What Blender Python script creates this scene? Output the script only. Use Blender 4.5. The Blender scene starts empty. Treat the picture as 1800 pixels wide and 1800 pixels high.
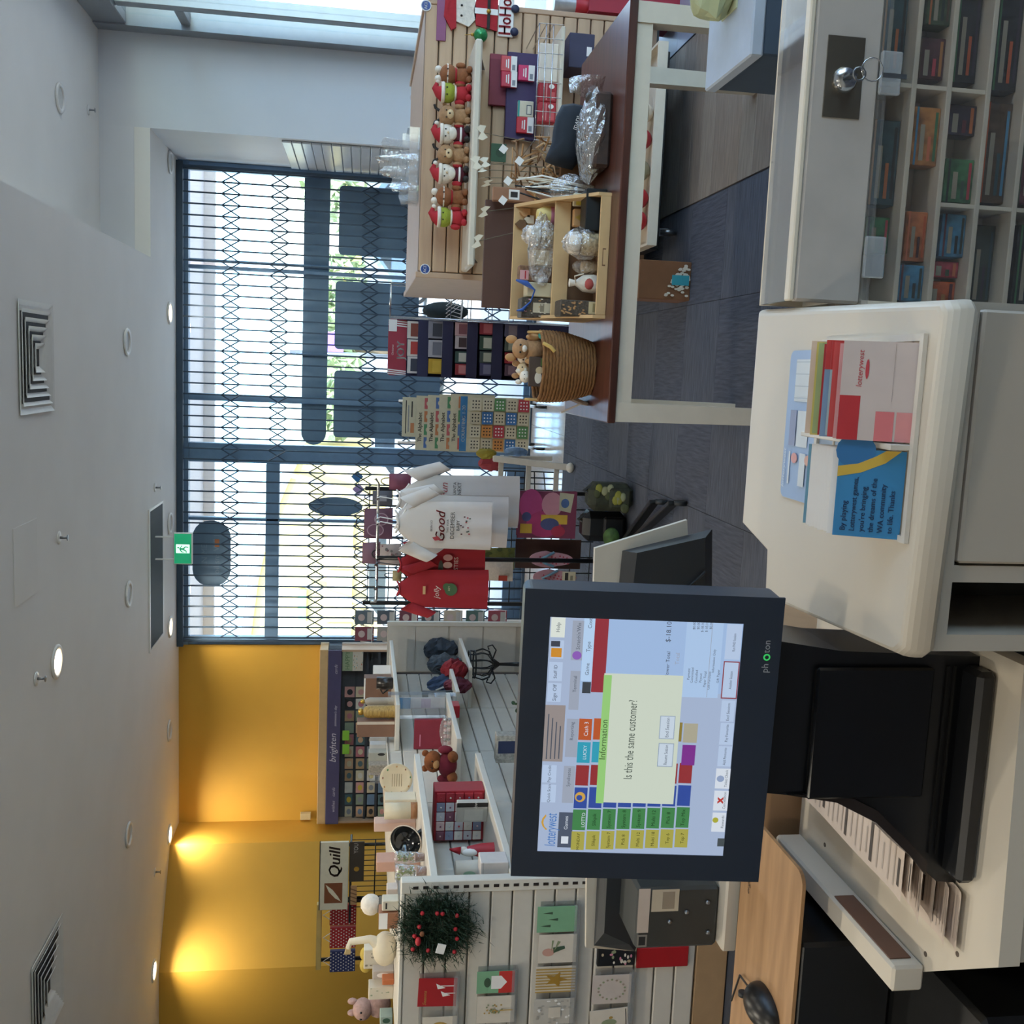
import bpy, math, random
from mathutils import Vector, Matrix
random.seed(7)
V = Vector
# ---------------------------------------------------------------- camera (photo was taken with the phone turned on its side)
FPX = 1800.0
CAM = V((0, 0, 1.63))
YAW, PITCH, ROLL = .1379, .1484, -.0228
_cy, _sy, _cp, _sp = math.cos(YAW), math.sin(YAW), math.cos(PITCH), math.sin(PITCH)
FW = V((-_sy*_cp, _cy*_cp, -_sp)); _R0 = V((_cy, _sy, 0)); _D0 = FW.cross(_R0)
RT = _R0*math.cos(ROLL) + _D0*math.sin(ROLL)
DN = -_R0*math.sin(ROLL) + _D0*math.cos(ROLL)
scene = bpy.context.scene
COL = scene.collection
cd = bpy.data.cameras.new('camera'); cam = bpy.data.objects.new('camera', cd); COL.objects.link(cam)
cd.sensor_fit = 'HORIZONTAL'; cd.sensor_width = 36; cd.lens = 36.0; cd.clip_start = .05; cd.clip_end = 400
cam.matrix_world = Matrix(((DN.x, RT.x, -FW.x, CAM.x), (DN.y, RT.y, -FW.y, CAM.y), (DN.z, RT.z, -FW.z, CAM.z), (0, 0, 0, 1)))
scene.camera = cam
# ---------------------------------------------------------------- sky, sun, exposure
w = bpy.data.worlds.new('sky'); scene.world = w; w.use_nodes = True
nt = w.node_tree; bg = nt.nodes['Background']
sk = nt.nodes.new('ShaderNodeTexSky'); sk.sky_type = 'NISHITA'; sk.sun_disc = False
sk.sun_elevation = math.radians(52); sk.sun_rotation = math.radians(190); sk.air_density = 1.0; sk.dust_density = .2; sk.ozone_density = 2.5
# broken cloud over the whole sky
tc = nt.nodes.new('ShaderNodeTexCoord'); mp = nt.nodes.new('ShaderNodeMapping'); mp.inputs['Scale'].default_value = (2.2, 2.2, 5)
nz = nt.nodes.new('ShaderNodeTexNoise'); nz.inputs['Scale'].default_value = 2.4; nz.inputs['Detail'].default_value = 6
cr = nt.nodes.new('ShaderNodeValToRGB'); cr.color_ramp.elements[0].position = .45; cr.color_ramp.elements[1].position = .6
mx = nt.nodes.new('ShaderNodeMixRGB'); mx.inputs['Color2'].default_value = (3.8, 3.65, 3.45, 1)
nt.links.new(tc.outputs['Generated'], mp.inputs['Vector']); nt.links.new(mp.outputs['Vector'], nz.inputs['Vector'])
nt.links.new(nz.outputs['Fac'], cr.inputs['Fac']); nt.links.new(cr.outputs['Color'], mx.inputs['Fac'])
tn = nt.nodes.new('ShaderNodeMixRGB'); tn.blend_type = 'MULTIPLY'; tn.inputs['Fac'].default_value = 1; tn.inputs['Color2'].default_value = (.78, .92, 1.0, 1)
nt.links.new(sk.outputs['Color'], tn.inputs['Color1']); nt.links.new(tn.outputs['Color'], mx.inputs['Color1']); nt.links.new(mx.outputs['Color'], bg.inputs['Color'])
bg.inputs['Strength'].default_value = 1.0
sl = bpy.data.lights.new('sun', 'SUN'); sl.energy = 10.0; sl.angle = .01; sl.color = (1, .95, .86)
so = bpy.data.objects.new('sun', sl); COL.objects.link(so); so.rotation_euler = (math.radians(42), math.radians(-15), 0); so.location = (0, -20, 30)
vs = scene.view_settings
vs.view_transform = 'Standard'; vs.look = 'None'; vs.gamma = 1; vs.use_curve_mapping = False; vs.exposure = .3
LAMP_W = 9.0          # watts of one ceiling downlight
scene.cycles.max_bounces = 7; scene.cycles.diffuse_bounces = 4; scene.cycles.glossy_bounces = 3; scene.cycles.transparent_max_bounces = 12
scene.cycles.use_adaptive_sampling = True; scene.cycles.adaptive_threshold = .06; scene.cycles.adaptive_min_samples = 16
scene.cycles.sample_clamp_indirect = 6
try:
    scene.cycles.use_denoising = True; scene.cycles.denoiser = 'OPENIMAGEDENOISE'
except Exception: pass
# ---------------------------------------------------------------- pixel -> point of the room (1800 frame, x right, y down)
def ray(x, y): return FW + RT*((900-y)/FPX) + DN*((x-900)/FPX)
def PY(x, y, Y): r = ray(x, y); return CAM + r*(Y/r.y)
def PZ(x, y, Z): r = ray(x, y); return CAM + r*((Z-CAM.z)/r.z)
def PX(x, y, X): r = ray(x, y); return CAM + r*(X/r.x)
def rect(x0, x1, y0, y1, Y):
    """upright rectangle seen in the photo between x0..x1 (height) and y0..y1 (width) standing at depth Y -> cx, cz, w, h"""
    c = PY((x0+x1)/2, (y0+y1)/2, Y); d = (c-CAM).dot(FW)
    return c.x, c.z, (y1-y0)*d/FPX, (x1-x0)*d/FPX
# ---------------------------------------------------------------- materials
def lin(h):
    if isinstance(h, str):
        h = h.lstrip('#'); h = [int(h[i:i+2], 16)/255 for i in (0, 2, 4)]
    return tuple(((c/12.92) if c <= .04045 else ((c+.055)/1.055)**2.4) for c in h) + (1,)
_M = {}
def mat(col, rough=.55, metal=0, var=.05, scale=18, bump=0, stretch=None, spec=.5, emit=None, es=1, trans=None, key=None, coat=0):
    k = key or (col, rough, metal, var, scale, bump, stretch, spec, emit, es, trans, coat)
    if k in _M: return _M[k]
    m = bpy.data.materials.new('mat_%03d' % len(_M)); _M[k] = m
    m.use_nodes = True; t = m.node_tree; b = t.nodes['Principled BSDF']
    c = lin(col); b.inputs['Base Color'].default_value = c; b.inputs['Roughness'].default_value = rough
    b.inputs['Metallic'].default_value = metal; b.inputs['Specular IOR Level'].default_value = spec
    if coat: b.inputs['Coat Weight'].default_value = coat; b.inputs['Coat Roughness'].default_value = .08
    if var or bump:
        tc = t.nodes.new('ShaderNodeTexCoord'); n = t.nodes.new('ShaderNodeTexNoise')
        n.inputs['Scale'].default_value = scale; n.inputs['Detail'].default_value = 4
        if stretch:
            mp = t.nodes.new('ShaderNodeMapping'); mp.inputs['Scale'].default_value = stretch
            t.links.new(tc.outputs['Object'], mp.inputs['Vector']); t.links.new(mp.outputs['Vector'], n.inputs['Vector'])
        else: t.links.new(tc.outputs['Object'], n.inputs['Vector'])
        if var:
            r = t.nodes.new('ShaderNodeMapRange'); r.inputs['From Min'].default_value = .3; r.inputs['From Max'].default_value = .7
            r.inputs['To Min'].default_value = 1-var; r.inputs['To Max'].default_value = 1+var
            x = t.nodes.new('ShaderNodeVectorMath'); x.operation = 'SCALE'; x.inputs[0].default_value = c[:3]
            t.links.new(n.outputs['Fac'], r.inputs['Value']); t.links.new(r.outputs['Result'], x.inputs['Scale'])
            t.links.new(x.outputs['Vector'], b.inputs['Base Color'])
        if bump:
            bp = t.nodes.new('ShaderNodeBump'); bp.inputs['Strength'].default_value = bump; bp.inputs['Distance'].default_value = .01
            t.links.new(n.outputs['Fac'], bp.inputs['Height']); t.links.new(bp.outputs['Normal'], b.inputs['Normal'])
    if emit:
        b.inputs['Emission Color'].default_value = lin(emit); b.inputs['Emission Strength'].default_value = es
    return m
def clear(tint='#ffffff', gloss=.12, rough=.05, cover=0.0, col='#dfe6ea', key=None, bump=0, bscale=30):
    """clear film / glass / acrylic: see-through with a share of gloss, and a share of milky cover"""
    k = key or ('clear', tint, gloss, rough, cover, col, bump)
    if k in _M: return _M[k]
    m = bpy.data.materials.new('mat_%03d' % len(_M)); _M[k] = m; m.use_nodes = True; t = m.node_tree
    t.nodes.remove(t.nodes['Principled BSDF']); out = t.nodes['Material Output']
    tr = t.nodes.new('ShaderNodeBsdfTransparent'); tr.inputs['Color'].default_value = lin(tint)
    gl = t.nodes.new('ShaderNodeBsdfGlossy'); gl.inputs['Roughness'].default_value = rough
    mx = t.nodes.new('ShaderNodeMixShader'); lw = t.nodes.new('ShaderNodeLayerWeight'); lw.inputs['Blend'].default_value = .25
    ma = t.nodes.new('ShaderNodeMath'); ma.operation = 'MULTIPLY_ADD'; ma.inputs[1].default_value = min(1, gloss*3); ma.inputs[2].default_value = gloss*.5
    t.links.new(lw.outputs['Facing'], ma.inputs[0]); t.links.new(ma.outputs[0], mx.inputs[0])
    t.links.new(tr.outputs[0], mx.inputs[1]); t.links.new(gl.outputs[0], mx.inputs[2]); last = mx
    if bump:
        tc = t.nodes.new('ShaderNodeTexCoord'); n = t.nodes.new('ShaderNodeTexNoise'); n.inputs['Scale'].default_value = bscale
        bp = t.nodes.new('ShaderNodeBump'); bp.inputs['Strength'].default_value = bump; bp.inputs['Distance'].default_value = .02
        t.links.new(tc.outputs['Object'], n.inputs['Vector']); t.links.new(n.outputs['Fac'], bp.inputs['Height'])
        t.links.new(bp.outputs['Normal'], gl.inputs['Normal']); t.links.new(bp.outputs['Normal'], lw.inputs['Normal'])
    if cover:
        df = t.nodes.new('ShaderNodeBsdfDiffuse'); df.inputs['Color'].default_value = lin(col)
        m2 = t.nodes.new('ShaderNodeMixShader'); m2.inputs[0].default_value = cover
        t.links.new(last.outputs[0], m2.inputs[1]); t.links.new(df.outputs[0], m2.inputs[2]); last = m2
    t.links.new(last.outputs[0], out.inputs['Surface'])
    return m
def wood(col, dark, scale=6, stretch=(1, 14, 14), rough=.5, key=None):
    k = ('wood', col, dark, scale, stretch, rough)
    if k in _M: return _M[k]
    m = bpy.data.materials.new('mat_%03d' % len(_M)); _M[k] = m; m.use_nodes = True; t = m.node_tree; b = t.nodes['Principled BSDF']
    tc = t.nodes.new('ShaderNodeTexCoord'); mp = t.nodes.new('ShaderNodeMapping'); mp.inputs['Scale'].default_value = stretch
    n = t.nodes.new('ShaderNodeTexNoise'); n.inputs['Scale'].default_value = scale; n.inputs['Detail'].default_value = 6
    r = t.nodes.new('ShaderNodeValToRGB'); r.color_ramp.elements[0].color = lin(dark); r.color_ramp.elements[1].color = lin(col)
    r.color_ramp.elements[0].position = .33; r.color_ramp.elements[1].position = .62
    t.links.new(tc.outputs['Object'], mp.inputs['Vector']); t.links.new(mp.outputs['Vector'], n.inputs['Vector'])
    t.links.new(n.outputs['Fac'], r.inputs['Fac']); t.links.new(r.outputs['Color'], b.inputs['Base Color']); b.inputs['Roughness'].default_value = rough
    return m
# ---------------------------------------------------------------- mesh building
class MB:
    def __init__(s): s.v = []; s.f = []; s.m = []; s.s = []
    def add(s, vs, fs, mi=0, smooth=False):
        o = len(s.v); s.v += [V(p) for p in vs]
        for f in fs: s.f.append([i+o for i in f]); s.m.append(mi); s.s.append(smooth)
        return s
    def box(s, c, size, rot=None, mi=0, ch=0):
        c = V(c); hx, hy, hz = [abs(q)/2 for q in size]
        ch = min(ch, hx*.49, hy*.49, hz*.49)
        if ch <= 0:
            p = [V((x*hx, y*hy, z*hz)) for x in (-1, 1) for y in (-1, 1) for z in (-1, 1)]
            fs = [(0, 1, 3, 2), (4, 6, 7, 5), (0, 4, 5, 1), (2, 3, 7, 6), (0, 2, 6, 4), (1, 5, 7, 3)]
        else:
            p = []; ix = {}
            for a in (-1, 1):
                for b in (-1, 1):
                    for d in (-1, 1):
                        ix[a, b, d] = len(p)
                        p += [V((a*hx, b*(hy-ch), d*(hz-ch))), V((a*(hx-ch), b*hy, d*(hz-ch))), V((a*(hx-ch), b*(hy-ch), d*hz))]
            fs = []
            q = [(-1, -1), (1, -1), (1, 1), (-1, 1)]
            for a in (-1, 1):
                fs.append([ix[a, i, j] for i, j in q][::a]); fs.append([ix[i, a, j]+1 for i, j in q][::-a]); fs.append([ix[i, j, a]+2 for i, j in q][::a])
            for i, j in q:
                k = i*j
                fs.append([ix[i, j, -1], ix[i, j, 1], ix[i, j, 1]+1, ix[i, j, -1]+1][::-k])
                fs.append([ix[i, -1, j], ix[i, 1, j], ix[i, 1, j]+2, ix[i, -1, j]+2][::k])
                fs.append([ix[-1, i, j]+1, ix[1, i, j]+1, ix[1, i, j]+2, ix[-1, i, j]+2][::-k])
            for (a, b, d), i in ix.items(): fs.append([i, i+1, i+2][::a*b*d])
        if rot is not None: p = [rot @ q for q in p]
        return s.add([c+q for q in p], fs, mi)
    def b2(s, lo, hi, mi=0, ch=0):
        return s.box([(a+b)/2 for a, b in zip(lo, hi)], [b-a for a, b in zip(lo, hi)], None, mi, ch)
    def cyl(s, p0, p1, r0, r1=None, n=12, mi=0, cap=True, smooth=True):
        p0 = V(p0); p1 = V(p1); r1 = r0 if r1 is None else r1
        a = (p1-p0).normalized(); u = a.cross(V((0, 0, 1)) if abs(a.z) < .9 else V((1, 0, 0))).normalized(); w = a.cross(u)
        vs = []
        for p, r in ((p0, r0), (p1, r1)):
            for i in range(n): t = 2*math.pi*i/n; vs.append(p+u*(r*math.cos(t))+w*(r*math.sin(t)))
        s.add(vs, [(i, (i+1) % n, n+(i+1) % n, n+i) for i in range(n)], mi, smooth)
        if cap:
            o = len(s.v)-2*n
            s.f += [list(range(o+n-1, o-1, -1)), list(range(o+n, o+2*n))]; s.m += [mi, mi]; s.s += [False, False]
        return s
    def tube(s, pts, r, n=6, mi=0, closed=False, smooth=True):
        pts = [V(p) for p in pts]; N = len(pts); rs = r if isinstance(r, (list, tuple)) else [r]*N
        vs = []; pu = None
        for i, p in enumerate(pts):
            a = pts[(i+1) % N] if (closed or i < N-1) else p; b = pts[i-1] if (closed or i > 0) else p
            d = (a-b).normalized()
            if pu is None: pu = d.cross(V((0, 0, 1)) if abs(d.z) < .9 else V((1, 0, 0)))
            u = (pu-d*pu.dot(d)).normalized(); w = d.cross(u); pu = u
            for k in range(n): t = 2*math.pi*k/n; vs.append(p+u*(rs[i]*math.cos(t))+w*(rs[i]*math.sin(t)))
        fs = []
        for i in range(N if closed else N-1):
            j = (i+1) % N
            fs += [(i*n+k, i*n+(k+1) % n, j*n+(k+1) % n, j*n+k) for k in range(n)]
        s.add(vs, fs, mi, smooth)
        if not closed: s.add(vs[:n], [list(range(n))[::-1]], mi); s.add(vs[-n:], [list(range(n))], mi)
        return s
    def lathe(s, prof, c, n=20, mi=0, axis=None, smooth=True, cap=True):
        c = V(c); R = axis or Matrix.Identity(3); vs = []
        for r, z in prof:
            for i in range(n): t = 2*math.pi*i/n; vs.append(c+R @ V((r*math.cos(t), r*math.sin(t), z)))
        fs = [(j*n+i, j*n+(i+1) % n, (j+1)*n+(i+1) % n, (j+1)*n+i) for j in range(len(prof)-1) for i in range(n)]
        s.add(vs, fs, mi, smooth)
        for j, rev in ((0, True), (len(prof)-1, False)):
            if cap and prof[j][0] > 1e-5:
                k = list(range(j*n, j*n+n)); s.add([vs[q] for q in k], [list(range(n))[::-1] if rev else list(range(n))], mi)
        return s
    def sph(s, c, r, n=12, m=8, mi=0, rot=None, jit=0):
        if not isinstance(r, (list, tuple)): r = (r, r, r)
        c = V(c); vs = []; rnd = random.Random(len(s.v)+1)
        for j in range(1, m):
            ph = math.pi*j/m
            for i in range(n):
                t = 2*math.pi*i/n; k = 1+jit*(rnd.random()-.5)
                vs.append(V((r[0]*math.sin(ph)*math.cos(t), r[1]*math.sin(ph)*math.sin(t), r[2]*math.cos(ph)))*k)
        vs += [V((0, 0, r[2])), V((0, 0, -r[2]))]; T = len(vs)-2
        fs = [(j*n+i, (j+1)*n+i, (j+1)*n+(i+1) % n, j*n+(i+1) % n) for j in range(m-2) for i in range(n)]
        fs += [(T, i, (i+1) % n) for i in range(n)] + [(T+1, (m-2)*n+(i+1) % n, (m-2)*n+i) for i in range(n)]
        if rot is not None: vs = [rot @ q for q in vs]
        return s.add([c+q for q in vs], fs, mi, True)
    def prism(s, poly, o, u, v, t, mi=0):
        """2-D outline in the frame (o,u,v) extruded by the vector t"""
        o = V(o); u = V(u); v = V(v); t = V(t); a = [o+u*x+v*y for x, y in poly]; n = len(a)
        if (u.cross(v)).dot(t) < 0: a = a[::-1]
        s.add(a+[p+t for p in a], [list(range(n))[::-1], list(range(n, 2*n))]+[(i, (i+1) % n, n+(i+1) % n, n+i) for i in range(n)], mi)
        return s
    def flat(s, poly, o, u, v, mi=0):
        o = V(o); u = V(u); v = V(v); a = [o+u*x+v*y for x, y in poly]; s.add(a, [list(range(len(a)))], mi); return s
    def grid(s, fn, nu, nv, mi=0, smooth=True):
        vs = [fn(i/nu, j/nv) for j in range(nv+1) for i in range(nu+1)]
        s.add(vs, [(j*(nu+1)+i, j*(nu+1)+i+1, (j+1)*(nu+1)+i+1, (j+1)*(nu+1)+i) for j in range(nv) for i in range(nu)], mi, smooth); return s
    def mesh(s, name, mats, off=V((0, 0, 0))):
        me = bpy.data.meshes.new(name); me.from_pydata([tuple(p-off) for p in s.v], [], s.f)
        for q in (mats if isinstance(mats, (list, tuple)) else [mats]): me.materials.append(q)
        me.polygons.foreach_set('material_index', s.m); me.polygons.foreach_set('use_smooth', s.s); me.update(); return me
    def base(s):
        xs = [p.x for p in s.v]; ys = [p.y for p in s.v]; zs = [p.z for p in s.v]
        return V(((min(xs)+max(xs))/2, (min(ys)+max(ys))/2, min(zs)))
def link(name, data, parent=None):
    o = bpy.data.objects.new(name, data); COL.objects.link(o)
    if parent is not None: o.parent = parent
    return o
def wloc(o):
    p = V(o.location)
    while o.parent is not None: o = o.parent; p += V(o.location)
    return p
def part(mb, name, mats, parent, label=None, kind=None):
    """mesh given in room coordinates, hung under its thing (roots are unrotated while being built)"""
    o = link(name, mb.mesh(name, mats, wloc(parent)), parent)
    if label: o['label'] = label
    if kind: o['kind'] = kind
    return o
def tag(o, label, cat, group=None, kind=None):
    o['label'] = label; o['category'] = cat
    if group: o['group'] = group
    if kind: o['kind'] = kind
    return o
def thing(name, label, cat, loc=(0, 0, 0), group=None):
    o = link(name, None); o.location = V(loc); o.empty_display_size = .05
    return tag(o, label, cat, group)
def solo(mb, name, mats, label, cat, group=None, kind=None):
    b = mb.base(); o = link(name, mb.mesh(name, mats, b)); o.location = b
    return tag(o, label, cat, group, kind)
def struct(mb, name, mats):
    b = mb.base(); o = link(name, mb.mesh(name, mats, b)); o.location = b; o['kind'] = 'structure'; return o
def inst(name, me, loc, parent, rot=None, scale=None):
    o = link(name, me, parent); o.location = V(loc)-wloc(parent) if parent else V(loc)
    if rot: o.rotation_euler = rot
    if scale: o.scale = scale
    return o
def dup(root, loc, label=None, rz=0):
    r = root.copy(); COL.objects.link(r); r.location = V(loc); r.rotation_euler = (0, 0, rz)
    if label: r['label'] = label
    for ch in list(root.children):
        c = ch.copy(); COL.objects.link(c); c.parent = r
        for g in list(ch.children):
            d = g.copy(); COL.objects.link(d); d.parent = c
    return r
# ---------------------------------------------------------------- flat print: patches and lettering on a plane
_T = {}
def glyphs(txt):
    if txt in _T: return _T[txt]
    cu = bpy.data.curves.new('t', 'FONT'); cu.body = txt; cu.size = 1; cu.resolution_u = 2
    ob = bpy.data.objects.new('t', cu); me = bpy.data.meshes.new_from_object(ob)
    vs = [(p.co.x, p.co.y) for p in me.vertices]; fs = [list(p.vertices) for p in me.polygons]
    bpy.data.objects.remove(ob); bpy.data.curves.remove(cu); bpy.data.meshes.remove(me)
    wd = max([p[0] for p in vs] or [1]); _T[txt] = (vs, fs, wd); return _T[txt]
def prints(name, parent, o, u, v, n, w, h, els, lift=.0006, label=None):
    """els in shares of w,h: ('r',s0,t0,s1,t1,m) ('e',s,t,rs,rt,m) ('p',[pts],m) ('t',text,s,t,height,m,{maxw,shear,al,bold})"""
    o = V(o); u = V(u).normalized(); v = V(v).normalized(); n = V(n).normalized(); mb = MB(); mats = []
    def mi(m):
        if m not in mats: mats.append(m)
        return mats.index(m)
    def at(s_, t_, k): return o+u*(s_*w)+v*(t_*h)+n*(lift*(1+.35*k))
    k = 0
    for e in els:
        k += 1
        if e[0] == 'r': mb.add([at(e[1], e[2], k), at(e[3], e[2], k), at(e[3], e[4], k), at(e[1], e[4], k)], [(0, 1, 2, 3)], mi(e[5]))
        elif e[0] == 'e': mb.add([at(e[1]+e[3]*math.cos(a*math.pi/8), e[2]+e[4]*math.sin(a*math.pi/8), k) for a in range(16)], [list(range(16))], mi(e[5]))
        elif e[0] == 'p': mb.add([at(a, b, k) for a, b in e[1]], [list(range(len(e[1])))], mi(e[2]))
        elif e[0] == 't':
            op = e[6] if len(e) > 6 else {}
            vs, fs, wd = glyphs(e[1]); hh = e[4]*h/.72; ww = wd*hh
            sx = 1.0 if 'maxw' not in op or ww <= op['maxw']*w else op['maxw']*w/ww
            ox = {'c': -ww*sx/2, 'l': 0, 'r': -ww*sx}[op.get('al', 'c')]; sh = op.get('shear', 0)
            for bo in ([0] if not op.get('bold') else [0, op['bold']*hh]):
                mb.add([at(e[2], e[3], k)+u*(ox+bo+(x+sh*y)*hh*sx)+v*(y*hh) for x, y in vs], fs, mi(e[5]))
    if not mb.v: return None
    return part(mb, name, mats, parent, label)
XU, YU, ZU = V((1, 0, 0)), V((0, 1, 0)), V((0, 0, 1))
def rotz(a): return Matrix.Rotation(a, 3, 'Z')
def rotx(a): return Matrix.Rotation(a, 3, 'X')
def roty(a): return Matrix.Rotation(a, 3, 'Y')
# ================================================================ the room
WHITE = mat('#d9d6d0', .6, var=.02); WALLG = mat('#d3d6da', .7, var=.02, scale=3); CEIL = mat('#e4e2dd', .75, var=.025, scale=2)
YELLOW = mat('#cfa03c', .7, var=.03, scale=3); LAM = mat('#d6d0c4', .35, var=.02, scale=5); CREAM = mat('#d8cfbd', .45, var=.03)
BLACK = mat('#16191d', .4, var=.08); DARK = mat('#24282c', .5, var=.08); FRAME = mat('#7392b2', .38, var=.05, metal=.1)  # FRAME is lightened to blue: haze around the window put into its colour
CHROME = mat('#c9cccf', .18, metal=1, var=.02); STEEL = mat('#8d9196', .3, metal=.9, var=.04); ALU = mat('#a7adb3', .38, metal=.75, var=.03)
RED = mat('#b3202c', .5); DRED = mat('#8c1d2a', .55); PURE = mat('#f0eeea', .5, var=.02); NAVY = mat('#2b2f4d', .5); GREEN = mat('#3f7d4a', .6)
KRAFT = mat('#a98556', .75, var=.07, scale=30); KRAFTD = mat('#6f5137', .8, var=.07, scale=30); GOLD = mat('#c39a45', .35, metal=.7); PINK = mat('#d98aa0', .55)
BROWN = mat('#7a4a2c', .8, var=.1); TAN = mat('#b98d5e', .7, var=.08); BLUE = mat('#2f6db4', .45); YEL = mat('#e3c33c', .5); TEAL = mat('#2e9c94', .5)
CLEAR = clear(gloss=.16, cover=.05); GLASS = clear(tint='#f1f8fa', gloss=.05, rough=.02); CELLO = clear(gloss=.28, rough=.08, cover=.06, col='#e8e8e6', bump=.9, bscale=45)
CZ, HZ = 3.31, 3.69
# floor: slab, carpet squares, boards, tiles, the pale strip at the shopfront
fl = struct(MB().b2((-7, -3, -.2), (4.2, 9.9, -.006)), 'floor', mat('#484c56', .9, var=.1))
CA = mat('#4d515c', .95, var=.3, scale=6, stretch=(1.2, 14, 1), bump=.5, key='ca'); CB = mat('#484c58', .95, var=.3, scale=6, stretch=(14, 1.2, 1), bump=.5, key='cb')
tmesh = [MB().box((0, 0, 0), (.498, .498, .006), None, 0, .001).mesh('carpet_tile', q) for q in (CA, CB)]
for i in range(6):
    for j in range(13): inst('carpet_tile', tmesh[(i+j) % 2], (-1.88+.5*i, 1.89+.5*j, -.003), fl)
wd = [wood('#8a7f74', '#736860', 5, (1.2, 12, 1), .45), wood('#948a7e', '#7d7268', 5, (1.3, 11, 1), .45)]
pm = [MB().box((0, 0, 0), (.85, .178, .006), None, 0, .001).mesh('floor_board', q) for q in wd]
for j in range(34): inst('floor_board', pm[(j*7 % 3) % 2], (.873+.43, 2.1+.18*j, -.003), fl)
tl = MB().box((0, 0, 0), (.396, .396, .006), None, 0, .002).mesh('floor_tile', mat('#9aa3b4', .3, var=.05, scale=4))
for i in range(4):
    for j in range(14): inst('floor_tile', tl, (1.935+.4*i, 3.0+.4*j, -.003), fl)
vn = MB().box((0, 0, 0), (.998, .878, .006), None, 0, .001).mesh('vinyl_sheet', mat('#c9c4bd', .16, var=.06, scale=6, stretch=(8, 1, 1)))
for i in range(8):
    for j in range(2): inst('vinyl_sheet', vn, (-4.0+i, 8.58+.88*j, -.003), fl)
# ceiling: the lower one, the higher strip on the right, the step between
struct(MB().b2((-7, -3, CZ), (.775, 9.95, CZ+.12)).b2((.775, 8.66, CZ), (1.76, 9.95, CZ+.12)), 'ceiling', CEIL)
struct(MB().b2((.7755, -3, HZ), (4.2, 8.66, HZ+.12)), 'ceiling_upper', CEIL)
struct(MB().b2((.725, -3, CZ+.1205), (.775, 8.66, HZ)), 'trim_1', CEIL)
# walls
struct(MB().b2((1.76, 8.66, 0), (2.62, 8.8, HZ)), 'wall_front', WALLG); struct(MB().b2((.776, 8.66, CZ+.121), (1.76, 8.8, HZ)), 'trim_3', WALLG); gw = struct(MB().b2((1.76, 8.8, 0), (1.9, 9.95, CZ)), 'wall_return', WALLG)
rm = MB().box((0, 0, 0), (.018, 1.14, .074), None, 0, .006).mesh('wall_slat', mat('#c3c9cf', .35, var=.03))
for i in range(29): inst('wall_slat', rm, (1.749, 9.3, .06+.079*i), gw)
struct(MB().b2((-2.76, 9.9, 0), (-2.731, 10.02, CZ)).b2((-4.53, 9.9, 0), (-2.76, 10.02, CZ)), 'wall_yellow', YELLOW)
mb = MB(); z0, z1 = 0, CZ
pts = [(-4.53, 9.9), (-4.53, 9.42), (-5.47, 8.86), (-6.2, 8.86), (-6.2, 9.05), (-5.52, 9.05), (-4.66, 9.55), (-4.66, 9.9)]
mb.prism(pts, (0, 0, 0), XU, YU, (0, 0, CZ)); struct(mb, 'wall_left', YELLOW)
struct(MB().b2((-7.1, -3, 0), (-7, 9.9, CZ)), 'wall_west', mat('#c9bfae', .8)); struct(MB().b2((-7.1, -3.1, 0), (2.75, -3, 3.9)), 'wall_back', mat('#c9c3ba', .8))
struct(MB().b2((-7, 9.05, 0), (-6.2, 9.15, CZ)), 'wall_north', YELLOW)
# right-hand shopfront to the mall: aluminium frame and panes
wr = struct(MB().b2((2.46, 8.5, 0), (2.62, 8.66, HZ)), 'window_2', ALU)
for y0, y1 in ((8.1, 8.2), (6.2, 6.28), (4.3, 4.38), (2.4, 2.48)): part(MB().b2((2.5, y0, .1), (2.6, y1, 3.45), 0, .006), 'window_post', ALU, wr)
part(MB().b2((2.47, -1, 3.45), (2.62, 8.5, 3.69), 0, .006), 'window_head', ALU, wr); part(MB().b2((2.47, -1, 0), (2.62, 8.5, .1), 0, .006), 'window_sill', ALU, wr)
part(MB().b2((2.5, 8.2, 2.98), (2.6, 8.5, 3.05), 0, .004), 'window_rail', ALU, wr)
for y0, y1 in ((8.2, 8.5), (6.28, 8.1), (4.38, 6.2), (2.48, 4.3), (-.9, 2.4)): part(MB().b2((2.545, y0, .1), (2.553, y1, 3.45)), 'pane', GLASS, wr)
struct(MB().b2((2.46, -3, 0), (2.62, -1, HZ)), 'wall_right', WALLG)
# ---------------------------------------------------------------- ceiling fittings
LIT = mat('#fff3d8', .5, var=0, emit='#ffe9c0', es=14); RING = mat('#e4e3df', .4, var=.02); DEAD = mat('#c6c6c2', .5)
def downlight(x, y, z, lit, label, grp, k_=1.0):
    t = thing('downlight', label, 'light', (x, y, z), grp)
    part(MB().lathe([(.072, -.002), (.098, -.002), (.1, -.008), (.094, -.016), (.074, -.014), (.072, -.002)], (x, y, z), 28, cap=False), 'trim_ring', RING, t)
    part(MB().lathe([(.0715, -.0025), (.0001, -.0025)], (x, y, z-.002), 24, cap=False), 'lens', LIT if lit else DEAD, t)
    if lit:
        l = bpy.data.lights.new('downlight_lamp', 'AREA'); l.shape = 'DISK'; l.size = .14; l.energy = LAMP_W*k_; l.color = (1, .9, .74); l.spread = math.radians(150)
        o = bpy.data.objects.new('downlight_lamp', l); COL.objects.link(o); o.parent = t; o.location = (0, 0, -.02)
    return t
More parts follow.
